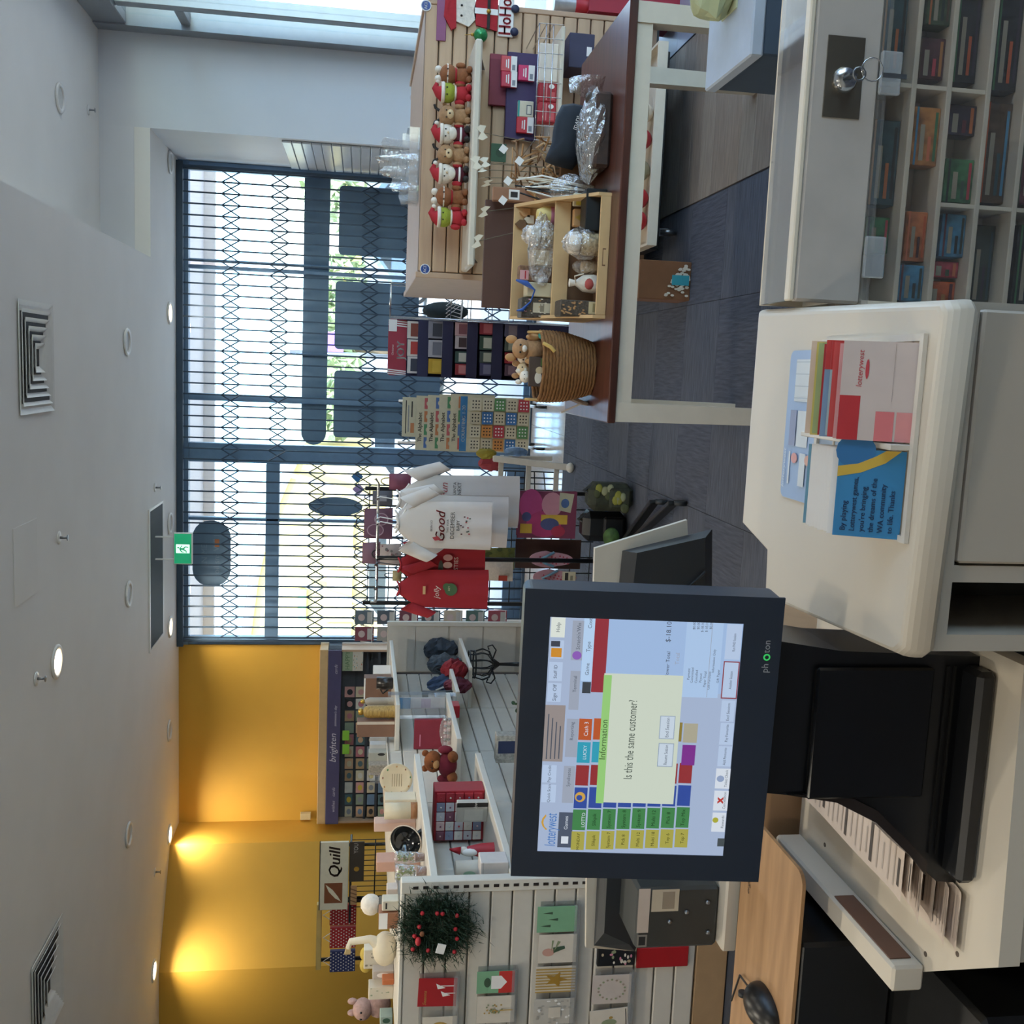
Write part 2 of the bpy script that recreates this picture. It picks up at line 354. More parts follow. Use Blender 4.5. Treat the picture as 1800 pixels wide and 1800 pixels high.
for px, py, lit, lb in [(298, 285, 0, 'unlit white ring downlight in the shopfront recess at the far right'), (297, 550, 1, 'lit downlight above the barred shopfront window, right of the exit sign'),
    (222, 601, 0, 'unlit white ring downlight beyond the square ceiling vent'), (225, 1044, 0, 'unlit ring downlight before the long slot grille'),
    (298, 920, 0, 'unlit ring downlight right behind the green exit sign'), (298, 1102, 1, 'lit downlight between the slot grille and the yellow wall'),
    (98, 1163, 1, 'large bright downlight nearest the camera'), (225, 1467, 0, 'faint unlit downlight over the card displays'),
    (297, 1467, 1, 'lit downlight washing the corner of the yellow wall'), (297, 1284, 0, 'unlit recessed downlight along the tan wall'), (270, 1725, 1, 'lit downlight at the very end of the yellow wall')]:
    p = PZ(px, py, CZ)
    if px == 270: p = V((-5.3, 8.62, CZ))
    downlight(p.x, p.y, CZ, lit, lb, 'recessed downlights')
p = PZ(104, 172, HZ); downlight(p.x, p.y, HZ, 0, 'unlit downlight in the raised ceiling at the right', 'recessed downlights')
# unseen lit downlights added over and behind the counter to brighten the room
for i, x in enumerate((-3.6, -1.75, .1)):
    for j, y in enumerate((4.1, 2.2, .2, -1.8)):
        downlight(x, y, CZ, 1, 'added unseen lit downlight over the counter area, %s row, %s column' % (['first', 'second', 'third', 'rearmost'][j], ['left', 'middle', 'right'][i]), 'added downlights over the counter', [1.3, 1.0, .4][i])
def vent(x, y, label):
    t = thing('air_diffuser', label, 'vent', (x, y, CZ)); mw = mat('#e6e6e2', .4, var=.03)
    part(MB().b2((x-.23, y-.23, CZ-.002), (x+.23, y+.23, CZ+.0)), 'backing', mat('#4a4b4b', .7), t)
    for k in range(6):
        a = .285-.042*k; b = a-.03 if k else a-.05; z = CZ-.012-.003*k; m2 = MB()
        c = [(-a, -a), (a, -a), (a, a), (-a, a)]; d = [(-b, -b), (b, -b), (b, b), (-b, b)]
        for q in range(4):
            r = (q+1) % 4
            m2.add([(x+c[q][0], y+c[q][1], z), (x+c[r][0], y+c[r][1], z), (x+d[r][0], y+d[r][1], z+.022), (x+d[q][0], y+d[q][1], z+.022)], [(0, 1, 2, 3)])
            m2.add([(x+c[q][0], y+c[q][1], z), (x+c[r][0], y+c[r][1], z), (x+c[r][0], y+c[r][1], z+.004), (x+c[q][0], y+c[q][1], z+.004)], [(0, 1, 2, 3)])
        part(m2, 'vane' if k else 'frame', mw, t)
vent(-.036, 5.68, 'square white ceiling air diffuser with stepped vanes, right of the bright downlight'); vent(-3.55, 5.66, 'square white ceiling air diffuser near the yellow wall')
t = thing('slot_grille', 'long flat return air grille in the ceiling before the shopfront', 'vent', (-1.82, 8.8, CZ))
part(MB().b2((-2.4, 8.53, CZ-.002), (-1.25, 9.07, CZ)), 'backing', mat('#5d666e', .6), t)
for a, b, c, d in ((-2.42, 8.5, -1.23, 8.53), (-2.42, 9.07, -1.23, 9.1), (-2.42, 8.53, -2.4, 9.07), (-1.25, 8.53, -1.23, 9.07)): part(MB().b2((a, b, CZ-.012), (c, d, CZ)), 'frame', RING, t)
gv = MB().box((0, 0, 0), (1.14, .004, .008)).mesh('vane', mat('#717a82', .5))
for k in range(26): inst('vane', gv, (-1.825, 8.55+.02*k, CZ-.007), t)
for px, py, lb in [(103, 945, 'chrome sprinkler head in a white ring, middle of the ceiling'), (272, 857, 'small sprinkler head near the shopfront'), (63, 1193, 'chrome sprinkler head beside the bright downlight'), (272, 1533, 'small dark sprinkler near the yellow wall'), (155, 193, 'small dark sprinkler in the raised ceiling')]:
    z = HZ if py < 200 else CZ; p = PZ(px, py, z); t = thing('sprinkler', lb, 'sprinkler', (p.x, p.y, z), 'ceiling sprinklers')
    part(MB().lathe([(.02, 0), (.038, -.001), (.036, -.006), (.02, -.008)], (p.x, p.y, z), 20), 'rose', RING, t)
    part(MB().cyl((p.x, p.y, z-.005), (p.x, p.y, z-.045), .008, .006, 8).lathe([(.004, -.045), (.017, -.047), (.017, -.05), (.004, -.05)], (p.x, p.y, z), 12), 'deflector', STEEL, t)
a = PZ(22, 930, CZ); b = PZ(66, 1040, CZ)
struct(MB().b2((b.x, a.y, CZ-.004), (a.x, b.y, CZ-.0005), 0, .002), 'trim_2', CEIL)
# exit sign hung below the ceiling
cx, cz, ww, hh = rect(306, 338, 936, 992, 8.75); t = thing('exit_sign', 'green and white running man exit sign hanging from the ceiling', 'sign', (cx, 8.75, cz-hh/2))
part(MB().box((cx, 8.75, cz), (ww, .035, hh), None, 0, .004), 'housing', PURE, t); EG = mat('#1f9b6c', .4, emit='#1f9b6c', es=.55); EW = mat('#eafff4', .4, emit='#d8ffe9', es=.8)
part(MB().b2((cx-.1, 8.74, cz+hh/2), (cx-.09, 8.76, CZ)).b2((cx+.09, 8.74, cz+hh/2), (cx+.1, 8.76, CZ)), 'hanger', PURE, t)
man = [('r', .03, .05, .97, .95, EG), ('r', .36, .14, .64, .86, EW), ('e', .535, .74, .022, .045, EG), ('p', [(.47, .68), (.53, .68), (.52, .46), (.46, .46)], EG),
       ('p', [(.46, .48), (.52, .5), (.58, .36), (.56, .22), (.53, .22), (.545, .35)], EG), ('p', [(.46, .5), (.5, .46), (.44, .3), (.37, .3), (.37, .34), (.42, .35)], EG),
       ('p', [(.48, .68), (.5, .62), (.42, .56), (.4, .44), (.38, .44), (.395, .6)], EG), ('p', [(.52, .66), (.53, .6), (.6, .52), (.61, .56)], EG)]
prints('running_man', t, (cx-ww/2, 8.75-.0175, cz-hh/2), XU, ZU, -YU, ww, hh, man)
# ================================================================ shopfront: frame, glass, grille, what stands outside
WY = 9.9; WX0, WX1 = -2.731, 1.76
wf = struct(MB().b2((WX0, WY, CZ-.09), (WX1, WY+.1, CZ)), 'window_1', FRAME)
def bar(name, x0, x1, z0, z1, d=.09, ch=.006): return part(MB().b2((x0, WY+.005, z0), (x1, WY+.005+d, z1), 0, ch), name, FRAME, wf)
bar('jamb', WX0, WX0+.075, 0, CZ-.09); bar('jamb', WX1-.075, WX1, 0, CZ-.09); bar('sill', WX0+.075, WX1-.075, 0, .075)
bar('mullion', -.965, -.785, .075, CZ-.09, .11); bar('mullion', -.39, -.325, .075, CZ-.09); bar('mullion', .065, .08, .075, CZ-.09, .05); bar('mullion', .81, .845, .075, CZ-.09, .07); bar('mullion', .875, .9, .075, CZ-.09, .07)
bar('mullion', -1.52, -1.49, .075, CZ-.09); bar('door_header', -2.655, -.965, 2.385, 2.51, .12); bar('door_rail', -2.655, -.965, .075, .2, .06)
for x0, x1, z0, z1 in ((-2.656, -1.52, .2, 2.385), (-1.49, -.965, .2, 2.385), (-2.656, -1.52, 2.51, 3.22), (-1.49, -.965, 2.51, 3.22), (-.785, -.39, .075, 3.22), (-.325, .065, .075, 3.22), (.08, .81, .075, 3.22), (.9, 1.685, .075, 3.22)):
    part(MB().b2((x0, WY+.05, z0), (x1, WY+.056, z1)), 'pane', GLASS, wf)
DEC = mat('#67829b', .55, var=.05)  # posters made paler and bluer, the window's hazy glare painted in
def rr(w, h, r, n=5):
    o = []
    for cx, cy, a0 in ((w-r, r, -90), (w-r, h-r, 0), (r, h-r, 90), (r, r, 180)):
        for k in range(n+1): a = math.radians(a0+90*k/n); o.append((cx+r*math.cos(a), cy+r*math.sin(a)))
    return o
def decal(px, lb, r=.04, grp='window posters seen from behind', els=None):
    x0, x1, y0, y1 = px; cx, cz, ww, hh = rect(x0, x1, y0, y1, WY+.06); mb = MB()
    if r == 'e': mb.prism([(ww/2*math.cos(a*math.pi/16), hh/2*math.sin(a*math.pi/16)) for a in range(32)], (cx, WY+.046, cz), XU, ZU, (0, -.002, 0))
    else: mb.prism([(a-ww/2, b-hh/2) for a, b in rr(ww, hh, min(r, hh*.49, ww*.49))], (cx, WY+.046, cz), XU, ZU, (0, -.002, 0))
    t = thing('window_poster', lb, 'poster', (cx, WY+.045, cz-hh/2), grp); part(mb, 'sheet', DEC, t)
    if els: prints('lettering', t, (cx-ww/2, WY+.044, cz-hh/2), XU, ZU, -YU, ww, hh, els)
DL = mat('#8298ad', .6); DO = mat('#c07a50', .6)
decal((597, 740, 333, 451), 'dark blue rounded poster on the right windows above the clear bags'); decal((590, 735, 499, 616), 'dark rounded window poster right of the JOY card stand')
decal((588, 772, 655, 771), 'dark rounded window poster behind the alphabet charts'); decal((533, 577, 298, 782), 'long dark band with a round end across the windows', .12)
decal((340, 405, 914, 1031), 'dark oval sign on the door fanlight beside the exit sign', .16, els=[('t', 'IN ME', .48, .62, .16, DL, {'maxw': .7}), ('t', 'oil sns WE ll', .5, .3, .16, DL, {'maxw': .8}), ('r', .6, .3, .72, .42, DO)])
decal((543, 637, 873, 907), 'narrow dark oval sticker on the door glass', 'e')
# blue diamond and purple diamond stickers on the door glass
for px, py, c, lb in ((628, 838, '#4a86c4', 'blue diamond sticker on the door glass'), (630, 860, '#c7a7d8', 'pale purple diamond sticker on the door glass')):
    p = PY(px, py, WY+.045); solo(MB().prism([(-.06, 0), (0, -.06), (.06, 0), (0, .06)], (p.x, WY+.048, p.z), XU, ZU, (0, -.003, 0)), 'window_sticker', mat(c, .5), lb, 'sticker', 'diamond stickers')
# folding security grille in front of the glass
gt = thing('security_grille', 'folding trellis security grille across the whole shopfront window', 'grille', (-.5, 9.8, 0)); GM = mat('#3d5166', .45, metal=.2)  # grille tinted blue, window haze mixed into its colour
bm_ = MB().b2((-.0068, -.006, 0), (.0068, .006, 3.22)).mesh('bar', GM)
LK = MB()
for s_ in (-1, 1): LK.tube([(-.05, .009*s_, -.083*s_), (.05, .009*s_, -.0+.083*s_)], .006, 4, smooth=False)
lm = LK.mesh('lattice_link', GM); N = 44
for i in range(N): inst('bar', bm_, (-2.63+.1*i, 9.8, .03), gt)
for i in range(N-1):
    x = -2.58+.1*i
    for z in ((2.83, 2.03, 1.6, 1.2, .82, .42) if x < -.9 else (2.83, 2.4, 1.58, 1.2, .82, .42)): inst('lattice_link', lm, (x, 9.8, z), gt)
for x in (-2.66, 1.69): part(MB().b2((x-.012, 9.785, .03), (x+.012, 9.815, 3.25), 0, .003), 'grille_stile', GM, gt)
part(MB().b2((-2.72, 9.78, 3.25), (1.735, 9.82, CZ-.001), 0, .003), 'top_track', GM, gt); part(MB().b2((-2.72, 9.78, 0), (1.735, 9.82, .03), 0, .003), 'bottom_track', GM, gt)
# ---------------------------------------------------------------- outside
struct(MB().b2((-60, 10.1, -.3), (60, 120, -.12)), 'ground_outside', mat('#b9b6b0', .8, var=.08, scale=.4))
struct(MB().b2((-14, 9.96, 3.42), (2.75, 12.3, 3.62)).b2((-14, 12.2, 3.3), (2.75, 12.3, 3.42)), 'verandah_soffit', mat('#efe7e4', .7, var=.02))
struct(MB().b2((-14, -3.2, 3.9), (2.75, 9.955, 4.2)), 'roof', mat('#9a9a98', .8))
for x in (.3, -2.45): solo(MB().box((x, 10.9, 3.405), (.09, .4, .03), None, 0, .006), 'verandah_light', mat('#ffffff', .5, emit='#fff6dc', es=5), 'white strip light under the verandah %s' % ('right of the oval sign' if x > 0 else 'left of the oval sign'), 'light')
# pale yellow building with a bowed roof across the car park
bt = thing('yellow_building', 'pale yellow building with a long bowed roof edge across the car park', 'building', (-9, 45, 0)); BY = mat('#f0d588', .8, var=.06, scale=.3); BS = mat('#b9b9bd', .6)
roof = [(-18, 0), (-3.6, 0), (-3.6, 4.2), (-5.2, 4.9), (-7, 5.6), (-9.5, 6.1), (-12, 6.4), (-18, 6.5)]
part(MB().prism(roof, (0, 45, -.1), XU, ZU, (0, 9, 0)), 'wall', BY, bt)
part(MB().tube([(x, 44.8, z+.0) for x, z in roof[2:]], .22, 8), 'roof_edge', BS, bt)
for x, a, b in ((-6, 3.6, .28), (-8.6, 3.2, .2), (-10.8, 3.0, .25)): part(MB().tube([(x, 44.6, 0), (x+1.2, 44.6, a+1.0)], b*.4, 6), 'brace', BS, bt)
for x in (-7.4, -9.8, -12.2): part(MB().box((x, 44.9, 2.4), (1.6, .2, 1.1)), 'window', mat('#cfc7a0', .4), bt)
part(MB().box((-10.6, 44.85, 4.0), (1.5, .15, .35)), 'sign_board', mat('#7fbf86', .5), bt)
b2_ = thing('shop_block', 'low white and yellow shop block behind the parked cars', 'building', (9, 60, 0))
part(MB().box((9, 62, 1.9), (26, 4, 4.0)), 'wall', mat('#efe6d6', .8), b2_); part(MB().box((7, 59.9, 2.4), (9, .3, 1.2)), 'fascia', mat('#e8d56a', .7), b2_)
for k in range(4): part(MB().box((0+5*k, 59.9, 1.0), (2.6, .2, 2)), 'window', mat('#8d99a3', .3), b2_)
def tree(x, y, h, lb, c):
    t = thing('tree', lb, 'tree', (x, y, -.1), 'trees along the car park'); part(MB().cyl((x, y, -.1), (x, y, h*.55), .14, .08, 8), 'trunk', mat('#6b5b48', .9), t)
    m2 = MB(); r_ = random.Random(int(x*10))
    for k in range(160):
        a = r_.random()*6.28; q = r_.random()**.5; zz = h*(.45+.5*r_.random()); d = V((math.cos(a)*q*h*.35, math.sin(a)*q*h*.3, zz)); s_ = .1*h*(.6+.6*r_.random())
        m2.add([V((x, y, -.1))+d+V((r_.uniform(-s_, s_), r_.uniform(-s_, s_), r_.uniform(-s_, s_))) for _ in range(4)], [(0, 1, 2), (0, 2, 3), (1, 3, 2)])
    part(m2, 'foliage', mat(c, .8, var=.25), t)
for x, y, h, c, lb in ((6.5, 42, 4.3, '#b3bf92', 'pale green tree at the far right of the car park'), (3.2, 46, 4.0, '#a9b88c', 'bushy green tree behind the middle window poster'), (.6, 44, 4.1, '#b0bc90', 'green tree behind the right edge of the poster band'), (-1.9, 47, 4.2, '#adba8e', 'green tree between the mullion and the alphabet charts'), (10, 44, 4.6, '#b6c096', 'light tree beyond the clear plastic bags')): tree(x, y, h, lb, c)
# parked station wagon and a second car
def car(x, y, body, lb, rz=0):
    t = thing('car', lb, 'car', (x, y, -.12), 'cars in the car park'); L, W = 4.4, 1.75; bmat = mat(body, .25, metal=.3, coat=.6)
    sil = [(-2.2, .3), (-2.15, .75), (-1.9, .92), (-1.0, 1.0), (-.35, 1.5), (1.2, 1.55), (1.95, 1.05), (2.2, .95), (2.2, .3)]
    part(MB().prism(sil, (x, y-W/2, -.12), XU, ZU, (0, W, 0)), 'body', bmat, t)
    part(MB().prism([(-.85, 1.02), (-.3, 1.44), (1.1, 1.48), (1.65, 1.04)], (x, y-W/2-.012, -.12), XU, ZU, (0, .01, 0)), 'window', mat('#27313a', .1), t)
    for wx in (-1.35, 1.35):
        ax = rotx(math.radians(90)); wh = part(MB().lathe([(.2, -.1), (.32, -.09), (.33, .0), (.32, .09), (.2, .1)], (x+wx, y-W/2+.05, .21), 24, axis=ax), 'wheel', BLACK, t)
        m2 = MB().lathe([(.001, .0), (.06, .0), (.06, .03), (.001, .03)], (x+wx, y-W/2-.06, .21), 12, axis=ax)
        for k in range(8):
            a = k*math.pi/4; m2.box((x+wx+.12*math.cos(a), y-W/2-.07, .21+.12*math.sin(a)), (.2, .02, .045), roty(-a))
        m2.lathe([(.2, -.01), (.235, -.01), (.235, .02), (.2, .02)], (x+wx, y-W/2-.07, .21), 24, axis=ax); part(m2, 'wheel_rim', CHROME, t)
    return t
car(-1.55, 23, '#c9ccd0', 'silver car with bright alloy wheel seen beside the JOY card stand'); car(3.4, 30, '#5b6f85', 'blue grey car behind the dark window posters'); car(-5.8, 27, '#dfe3e6', 'white car beyond the shop door')
b = thing('street_banner', 'purple street banner outside between the window posters', 'banner', (.25, 26, 0)); part(MB().cyl((.25, 26, -.1), (.25, 26, 3.4), .04), 'pole', STEEL, b)
part(MB().box((.5, 26, 2.4), (.55, .03, .6)), 'flag', mat('#9a6bc4', .6), b)
# colourful things of the mall seen through the right-hand glass
for i, (y, z, c) in enumerate(((5.0, 2.2, '#e9b8a0'), (6.4, 1.5, '#d9e4ef'), (7.6, 2.6, '#e8dcb4'), (9.0, 1.3, '#b9c6d8'))):
    solo(MB().box((5.4+.3*i, y, z/2), (.5, 1.1, z), None, 0, .03), 'mall_banner_stand', mat(c, .6), ['peach', 'pale blue', 'cream', 'blue grey'][i]+' upright display stand beyond the right-hand glass', 'stand')
struct(MB().b2((8.5, -3, -.01), (8.7, 10.1, 3.2)), 'mall_facade', mat('#b9b0a4', .7, var=.15, scale=1.5))
struct(MB().b2((2.62, -3, -.2), (14, 10.1, -.01)), 'mall_floor', mat('#c9c6c2', .4, var=.04))
# ================================================================ small goods helpers
def item(px, Y, z0=None):
    cx, cz, w_, h_ = rect(*px, Y); zb = cz-h_/2
    if z0 is not None: h_ = max(.01, cz+h_/2-z0); zb = z0
    return cx, w_, zb, h_
def bx(name, label, cat, px, Y, dep, m, z0=None, els=None, group=None, ch=.003, rz=0, side='front', rx=0):
    """chamfered carton / book / card standing at depth Y (its front face) with optional print on the front"""
    cx, w_, zb, h_ = item(px, Y, z0); mb = MB().b2((cx-w_/2, Y, zb), (cx+w_/2, Y+dep, zb+h_), 0, min(ch, dep*.3))
    if not els:
        o = solo(mb, name, m, label, cat, group); o.rotation_euler = (rx, 0, rz); return o
    t = thing(name, label, cat, (cx, Y+dep/2, zb), group); part(mb, 'body', m, t)
    prints('print', t, (cx-w_/2, Y, zb), XU, ZU, -YU, w_, h_, els); t.rotation_euler = (rx, 0, rz); return t
def ballpts(n, seed):
    r = random.Random(seed); return [(r.random(), r.random()) for _ in range(n)]
def dots(n, seed, ms, r=.03, ar=1):
    rn = random.Random(seed); return [('e', .06+.88*rn.random(), .06+.88*rn.random(), r*(.6+.7*rn.random()), r*ar*(.6+.7*rn.random()), rn.choice(ms)) for _ in range(n)]
def crumple(mb, c, r, seed=1, n=14, m=9, amt=.35, mi=0):
    """crinkled film blob"""
    rn = random.Random(seed); c = V(c); vs = []
    for j in range(m+1):
        ph = math.pi*j/m
        for i in range(n):
            t = 2*math.pi*i/n; k = 1+amt*(rn.random()-.5)
            vs.append(c+V((r[0]*math.sin(ph)*math.cos(t)*k, r[1]*math.sin(ph)*math.sin(t)*k, r[2]*math.cos(ph)*(1+amt*.4*(rn.random()-.5)))))
    fs = []
    for j in range(m):
        for i in range(n):
            a, b, d, e = j*n+i, j*n+(i+1) % n, (j+1)*n+(i+1) % n, (j+1)*n+i; fs += [(a, b, d), (a, d, e)]
    mb.add(vs, fs, mi); return mb
# ================================================================ display table (white frame, brown top)
TZ = .75; TX0, TX1, TY0, TY1 = -.17, 1.285, 3.62, 4.42
tt = thing('display_table', 'white framed table with a dark brown wooden top', 'table', (.56, 4.0, 0)); TW = mat('#d2cab8', .5, var=.03)
part(MB().b2((TX0, TY0, TZ-.03), (TX1, TY1, TZ), 0, .004), 'table_top', wood('#5a3429', '#42251f', 3, (1, 9, 9), .28), tt)
for y in (TY0+.015, TY1-.035): part(MB().b2((TX0+.075, y, TZ-.088), (TX1-.075, y+.02, TZ-.0302)), 'apron', TW, tt)
for x in (TX0+.02, TX1-.04): part(MB().b2((x, TY0+.09, TZ-.088), (x+.02, TY1-.09, TZ-.0302)), 'apron', TW, tt)
for x in (TX0+.005, TX1-.075):
    for y in (TY0+.008, TY1-.078):
        mb = MB(); a = V((x+.035, y+.035, 0)); mb.add([a+V((i*.035, j*.035, TZ-.0302)) for i, j in ((-1, -1), (1, -1), (1, 1), (-1, 1))]+[a+V((i*.03, j*.03, 0)) for i, j in ((-1, -1), (1, -1), (1, 1), (-1, 1))], [(0, 1, 2, 3), (7, 6, 5, 4)]+[(i, 4+i, 4+(i+1) % 4, (i+1) % 4) for i in range(4)])
        part(mb, 'leg', TW, tt)
# ================================================================ maple slat gondola behind the table
GY = 5.55; GX0, GX1, GZ = .475, 1.84, 1.35
MAP = wood('#c9a988', '#b8977a', 2.5, (1, 10, 10), .5); MAPD = mat('#c0a084', .55, var=.04)
gg = thing('slatwall_gondola', 'maple slatwall gondola on castors with toys along its top shelf', 'gondola', (1.15, GY+.4, 0))
part(MB().b2((GX0, GY+.03, .12), (GX1, GY+.06, GZ)), 'back_board', mat('#8d7560', .7), gg)
bm2 = MB().box((0, 0, 0), (GX1-GX0-.03, .03, .066), None, 0, .004).mesh('slat', MAP)
for i in range(16): inst('slat', bm2, ((GX0+GX1)/2+.015, GY+.014, GZ-.036-.072*i), gg)
part(MB().b2((GX0-.004, GY-.004, .12), (GX0+.026, 7.15, GZ+.012), 0, .003), 'end_panel', MAPD, gg); part(MB().b2((GX1, GY-.004, .12), (GX1+.026, 7.15, GZ+.012), 0, .003), 'end_panel', MAPD, gg)
part(MB().b2((GX0+.03, 7.1, .12), (GX1, 7.15, GZ), 0, .003), 'rear_panel', MAPD, gg); part(MB().b2((GX0+.026, GY+.06, GZ-.02), (GX1, 7.1, GZ), 0, .002), 'top_board', MAPD, gg)
SZ = PY(828, 300, 5.2).z; sx0 = PY(830, 468, 5.2).x; sx1 = PY(830, 66, 5.2).x
part(MB().b2((sx0, 5.2, SZ-.035), (sx1, GY-.002, SZ), 0, .008), 'shelf', CREAM, gg)
for x in (sx0+.05, (sx0+sx1)/2, sx1-.05): part(MB().prism([(0, 0), (.26, 0), (.26, -.05)], (x, 5.28, SZ-.0355), YU, ZU, (.006, 0, 0)), 'shelf_bracket', STEEL, gg)
LZ = PY(984, 120, 5.15).z; lx0, lx1 = PY(984, 250, 5.15).x, PY(984, 45, 5.15).x
part(MB().b2((lx0, 5.15, LZ-.02), (lx1, GY-.002, LZ), 0, .004), 'lower_shelf', CREAM, gg)
mb = MB()
for z in (.04, .075, .11): mb.tube([(lx0, GY-.005, LZ+z), (lx0, 5.14, LZ+z), (lx1, 5.14, LZ+z), (lx1, GY-.005, LZ+z)], .0028, 5)
for k in range(9): x = lx0+(lx1-lx0)*k/8; mb.tube([(x, 5.14, LZ-.01), (x, 5.14, LZ+.115)], .0022, 5)
part(mb, 'wire_fence', CHROME, gg)
bx0, bx1 = .66, 1.64; BZ = PY(1165, 250, 5.15).z
part(MB().b2((bx0, 5.3, .12), (bx1, GY+.03, BZ), 0, .004), 'base', BLACK, gg); part(MB().b2((GX0+.03, GY+.06, .1), (GX1, 7.1, .12)), 'base_board', BLACK, gg)
part(MB().b2((bx0, 5.15, BZ), (bx1, GY-.0, BZ+.012)).b2((bx0, 5.15, BZ+.012), (bx1, 5.165, BZ+.05)).b2((bx0, 5.165, BZ+.012), (bx0+.012, GY, BZ+.05)).b2((bx1-.012, 5.165, BZ+.012), (bx1, GY, BZ+.05)), 'base_tray', CREAM, gg)
for x in (bx0+.1, bx1-.1):
    for y in (5.4, 6.95): part(MB().cyl((x-.012, y, .05), (x+.012, y, .05), .05, n=16).b2((x-.02, y-.02, .05), (x+.02, y+.02, .12)), 'castor', STEEL, gg)
p = PY(747, 473, GY-.01)
def badge(px, py, Y, r, lb, c, tx=None):
    p = PY(px, py, Y); t = thing('round_badge', lb, 'sticker', (p.x, Y, p.z-r), 'round stickers on the slatwall')
    part(MB().cyl((p.x, Y, p.z), (p.x, Y-.004, p.z), r, n=24), 'disc', c, t)
    if tx: prints('lettering', t, (p.x-r, Y-.004, p.z-r), XU, ZU, -YU, 2*r, 2*r, [('e', .5, .5, .42, .42, mat('#2b4a94', .4)), ('t', tx, .5, .38, .3, PURE, {'maxw': .7, 'bold': .05})])
badge(747, 473, GY-.002, .027, 'round blue sticker at the left end of the slatwall top board', PURE, 'ACE'); badge(749, 10, GY-.002, .027, 'round blue sticker at the right end of the slatwall top board', PURE, 'ACE')
badge(727, 172, GZ and 8.655, .03, 'faint round sticker on the grey wall above the toys', mat('#cfc3c0', .6))
# ---------------------------------------------------------------- plush toys on the shelf
FUR_B = mat('#8f5b3a', .95, var=.15, scale=60, bump=.4); FUR_T = mat('#a9835f', .95, var=.15, scale=60, bump=.4); FUR_W = mat('#e6ddcf', .95, var=.08, scale=60, bump=.4); FUR_G = mat('#9aa53a', .95, var=.12, scale=60, bump=.4); FELT_R = mat('#b02a33', .9, var=.1, scale=50)
MUZ = mat('#d9bf98', .95, var=.08); DKC = mat('#33302f', .9)
def plush(kind, py, lb, hgt=.19, Y=5.36, z0=None, px=None):
    x = PY(780, py, Y).x if px is None else px; z = SZ if z0 is None else z0; s = hgt/.19; t = thing('plush_toy', lb, 'plush toy', (x, Y, z), 'plush toys on the slatwall shelf' if z0 is None else None)
    f = {'gingerbread': FUR_B, 'green': FUR_G, 'reindeer': FUR_T, 'santa': FUR_W}[kind]; coat_ = {'gingerbread': FUR_B, 'green': FELT_R, 'reindeer': FUR_T, 'santa': mat('#5a1f2c', .9)}[kind]
    def P(a, b, c): return (x+a*s, Y+b*s, z+c*s)
    part(MB().sph(P(0, .0, .045), (.042*s, .036*s, .046*s), 14, 9), 'body', coat_, t)
    hd = part(MB().sph(P(0, -.006, .115), (.05*s, .042*s, .044*s), 16, 10), 'head', f, t)
    for sg in (-1, 1):
        part(MB().sph(P(.045*sg, -.012, .055), (.016*s, .016*s, .026*s), 8, 6), 'arm', coat_ if kind != 'santa' else FELT_R, t); part(MB().sph(P(.024*sg, -.036, .014), (.018*s, .026*s, .015*s), 8, 6), 'foot', DKC if kind == 'santa' else (FELT_R if kind == 'green' else f), t)
        part(MB().sph(P(.017*sg, -.046, .122), .004*s, 6, 4), 'eye', BLACK, hd)
    if kind == 'reindeer':
        part(MB().sph(P(0, -.043, .102), (.024*s, .016*s, .018*s), 10, 6), 'muzzle', MUZ, hd); part(MB().sph(P(0, -.058, .106), .005*s, 6, 4), 'nose', DKC, hd)
        for sg in (-1, 1): part(MB().tube([P(.02*sg, 0, .15), P(.034*sg, 0, .175), P(.05*sg, 0, .18)], .007*s, 6), 'antler', DKC, hd); part(MB().sph(P(.056*sg, 0, .13), (.018*s, .008*s, .01*s), 8, 5), 'ear', f, hd)
    elif kind == 'gingerbread':
        for sg in (-1, 1): part(MB().sph(P(.022*sg, -.004, .165), .018*s, 10, 6), 'bobble', FUR_W, hd)
        part(MB().tube([P(.052*math.cos(a*.52), .045*math.sin(a*.52), .12+.0*a) for a in range(12)], .004*s, 5, closed=True), 'icing_band', FUR_W, hd)
        part(MB().lathe([(.03*s, .074*s), (.04*s, .08*s), (.03*s, .086*s)], (x, Y, z), 12), 'scarf', FELT_R, t)
    else:
        h = part(MB().tube([P(0, .0, .138), P(.006, 0, .16), P(.022, 0, .178), P(.045, -.004, .17)], [.046*s, .032*s, .018*s, .008*s], 12), 'hat', FELT_R, t)
        part(MB().lathe([(.044*s, -.009*s), (.051*s, -.008*s), (.053*s, 0), (.051*s, .008*s), (.044*s, .009*s)], P(0, -.003, .14), 16), 'hat_trim', FUR_W, h); part(MB().sph(P(.05, -.006, .166), .012*s, 8, 6), 'bobble', FUR_W, h)
        if kind == 'santa':
            part(MB().sph(P(0, -.03, .09), (.034*s, .018*s, .026*s), 10, 7), 'beard', FUR_W, hd); part(MB().sph(P(0, -.05, .11), .006*s, 6, 4), 'nose', MUZ, hd)
            part(MB().lathe([(.04*s, .04*s), (.0445*s, .045*s), (.04*s, .05*s)], (x, Y, z), 14), 'belt', PURE, t)
        else: part(MB().lathe([(.03*s, .072*s), (.043*s, .078*s), (.03*s, .085*s)], (x, Y, z), 12), 'collar', FUR_W, t)
    return t
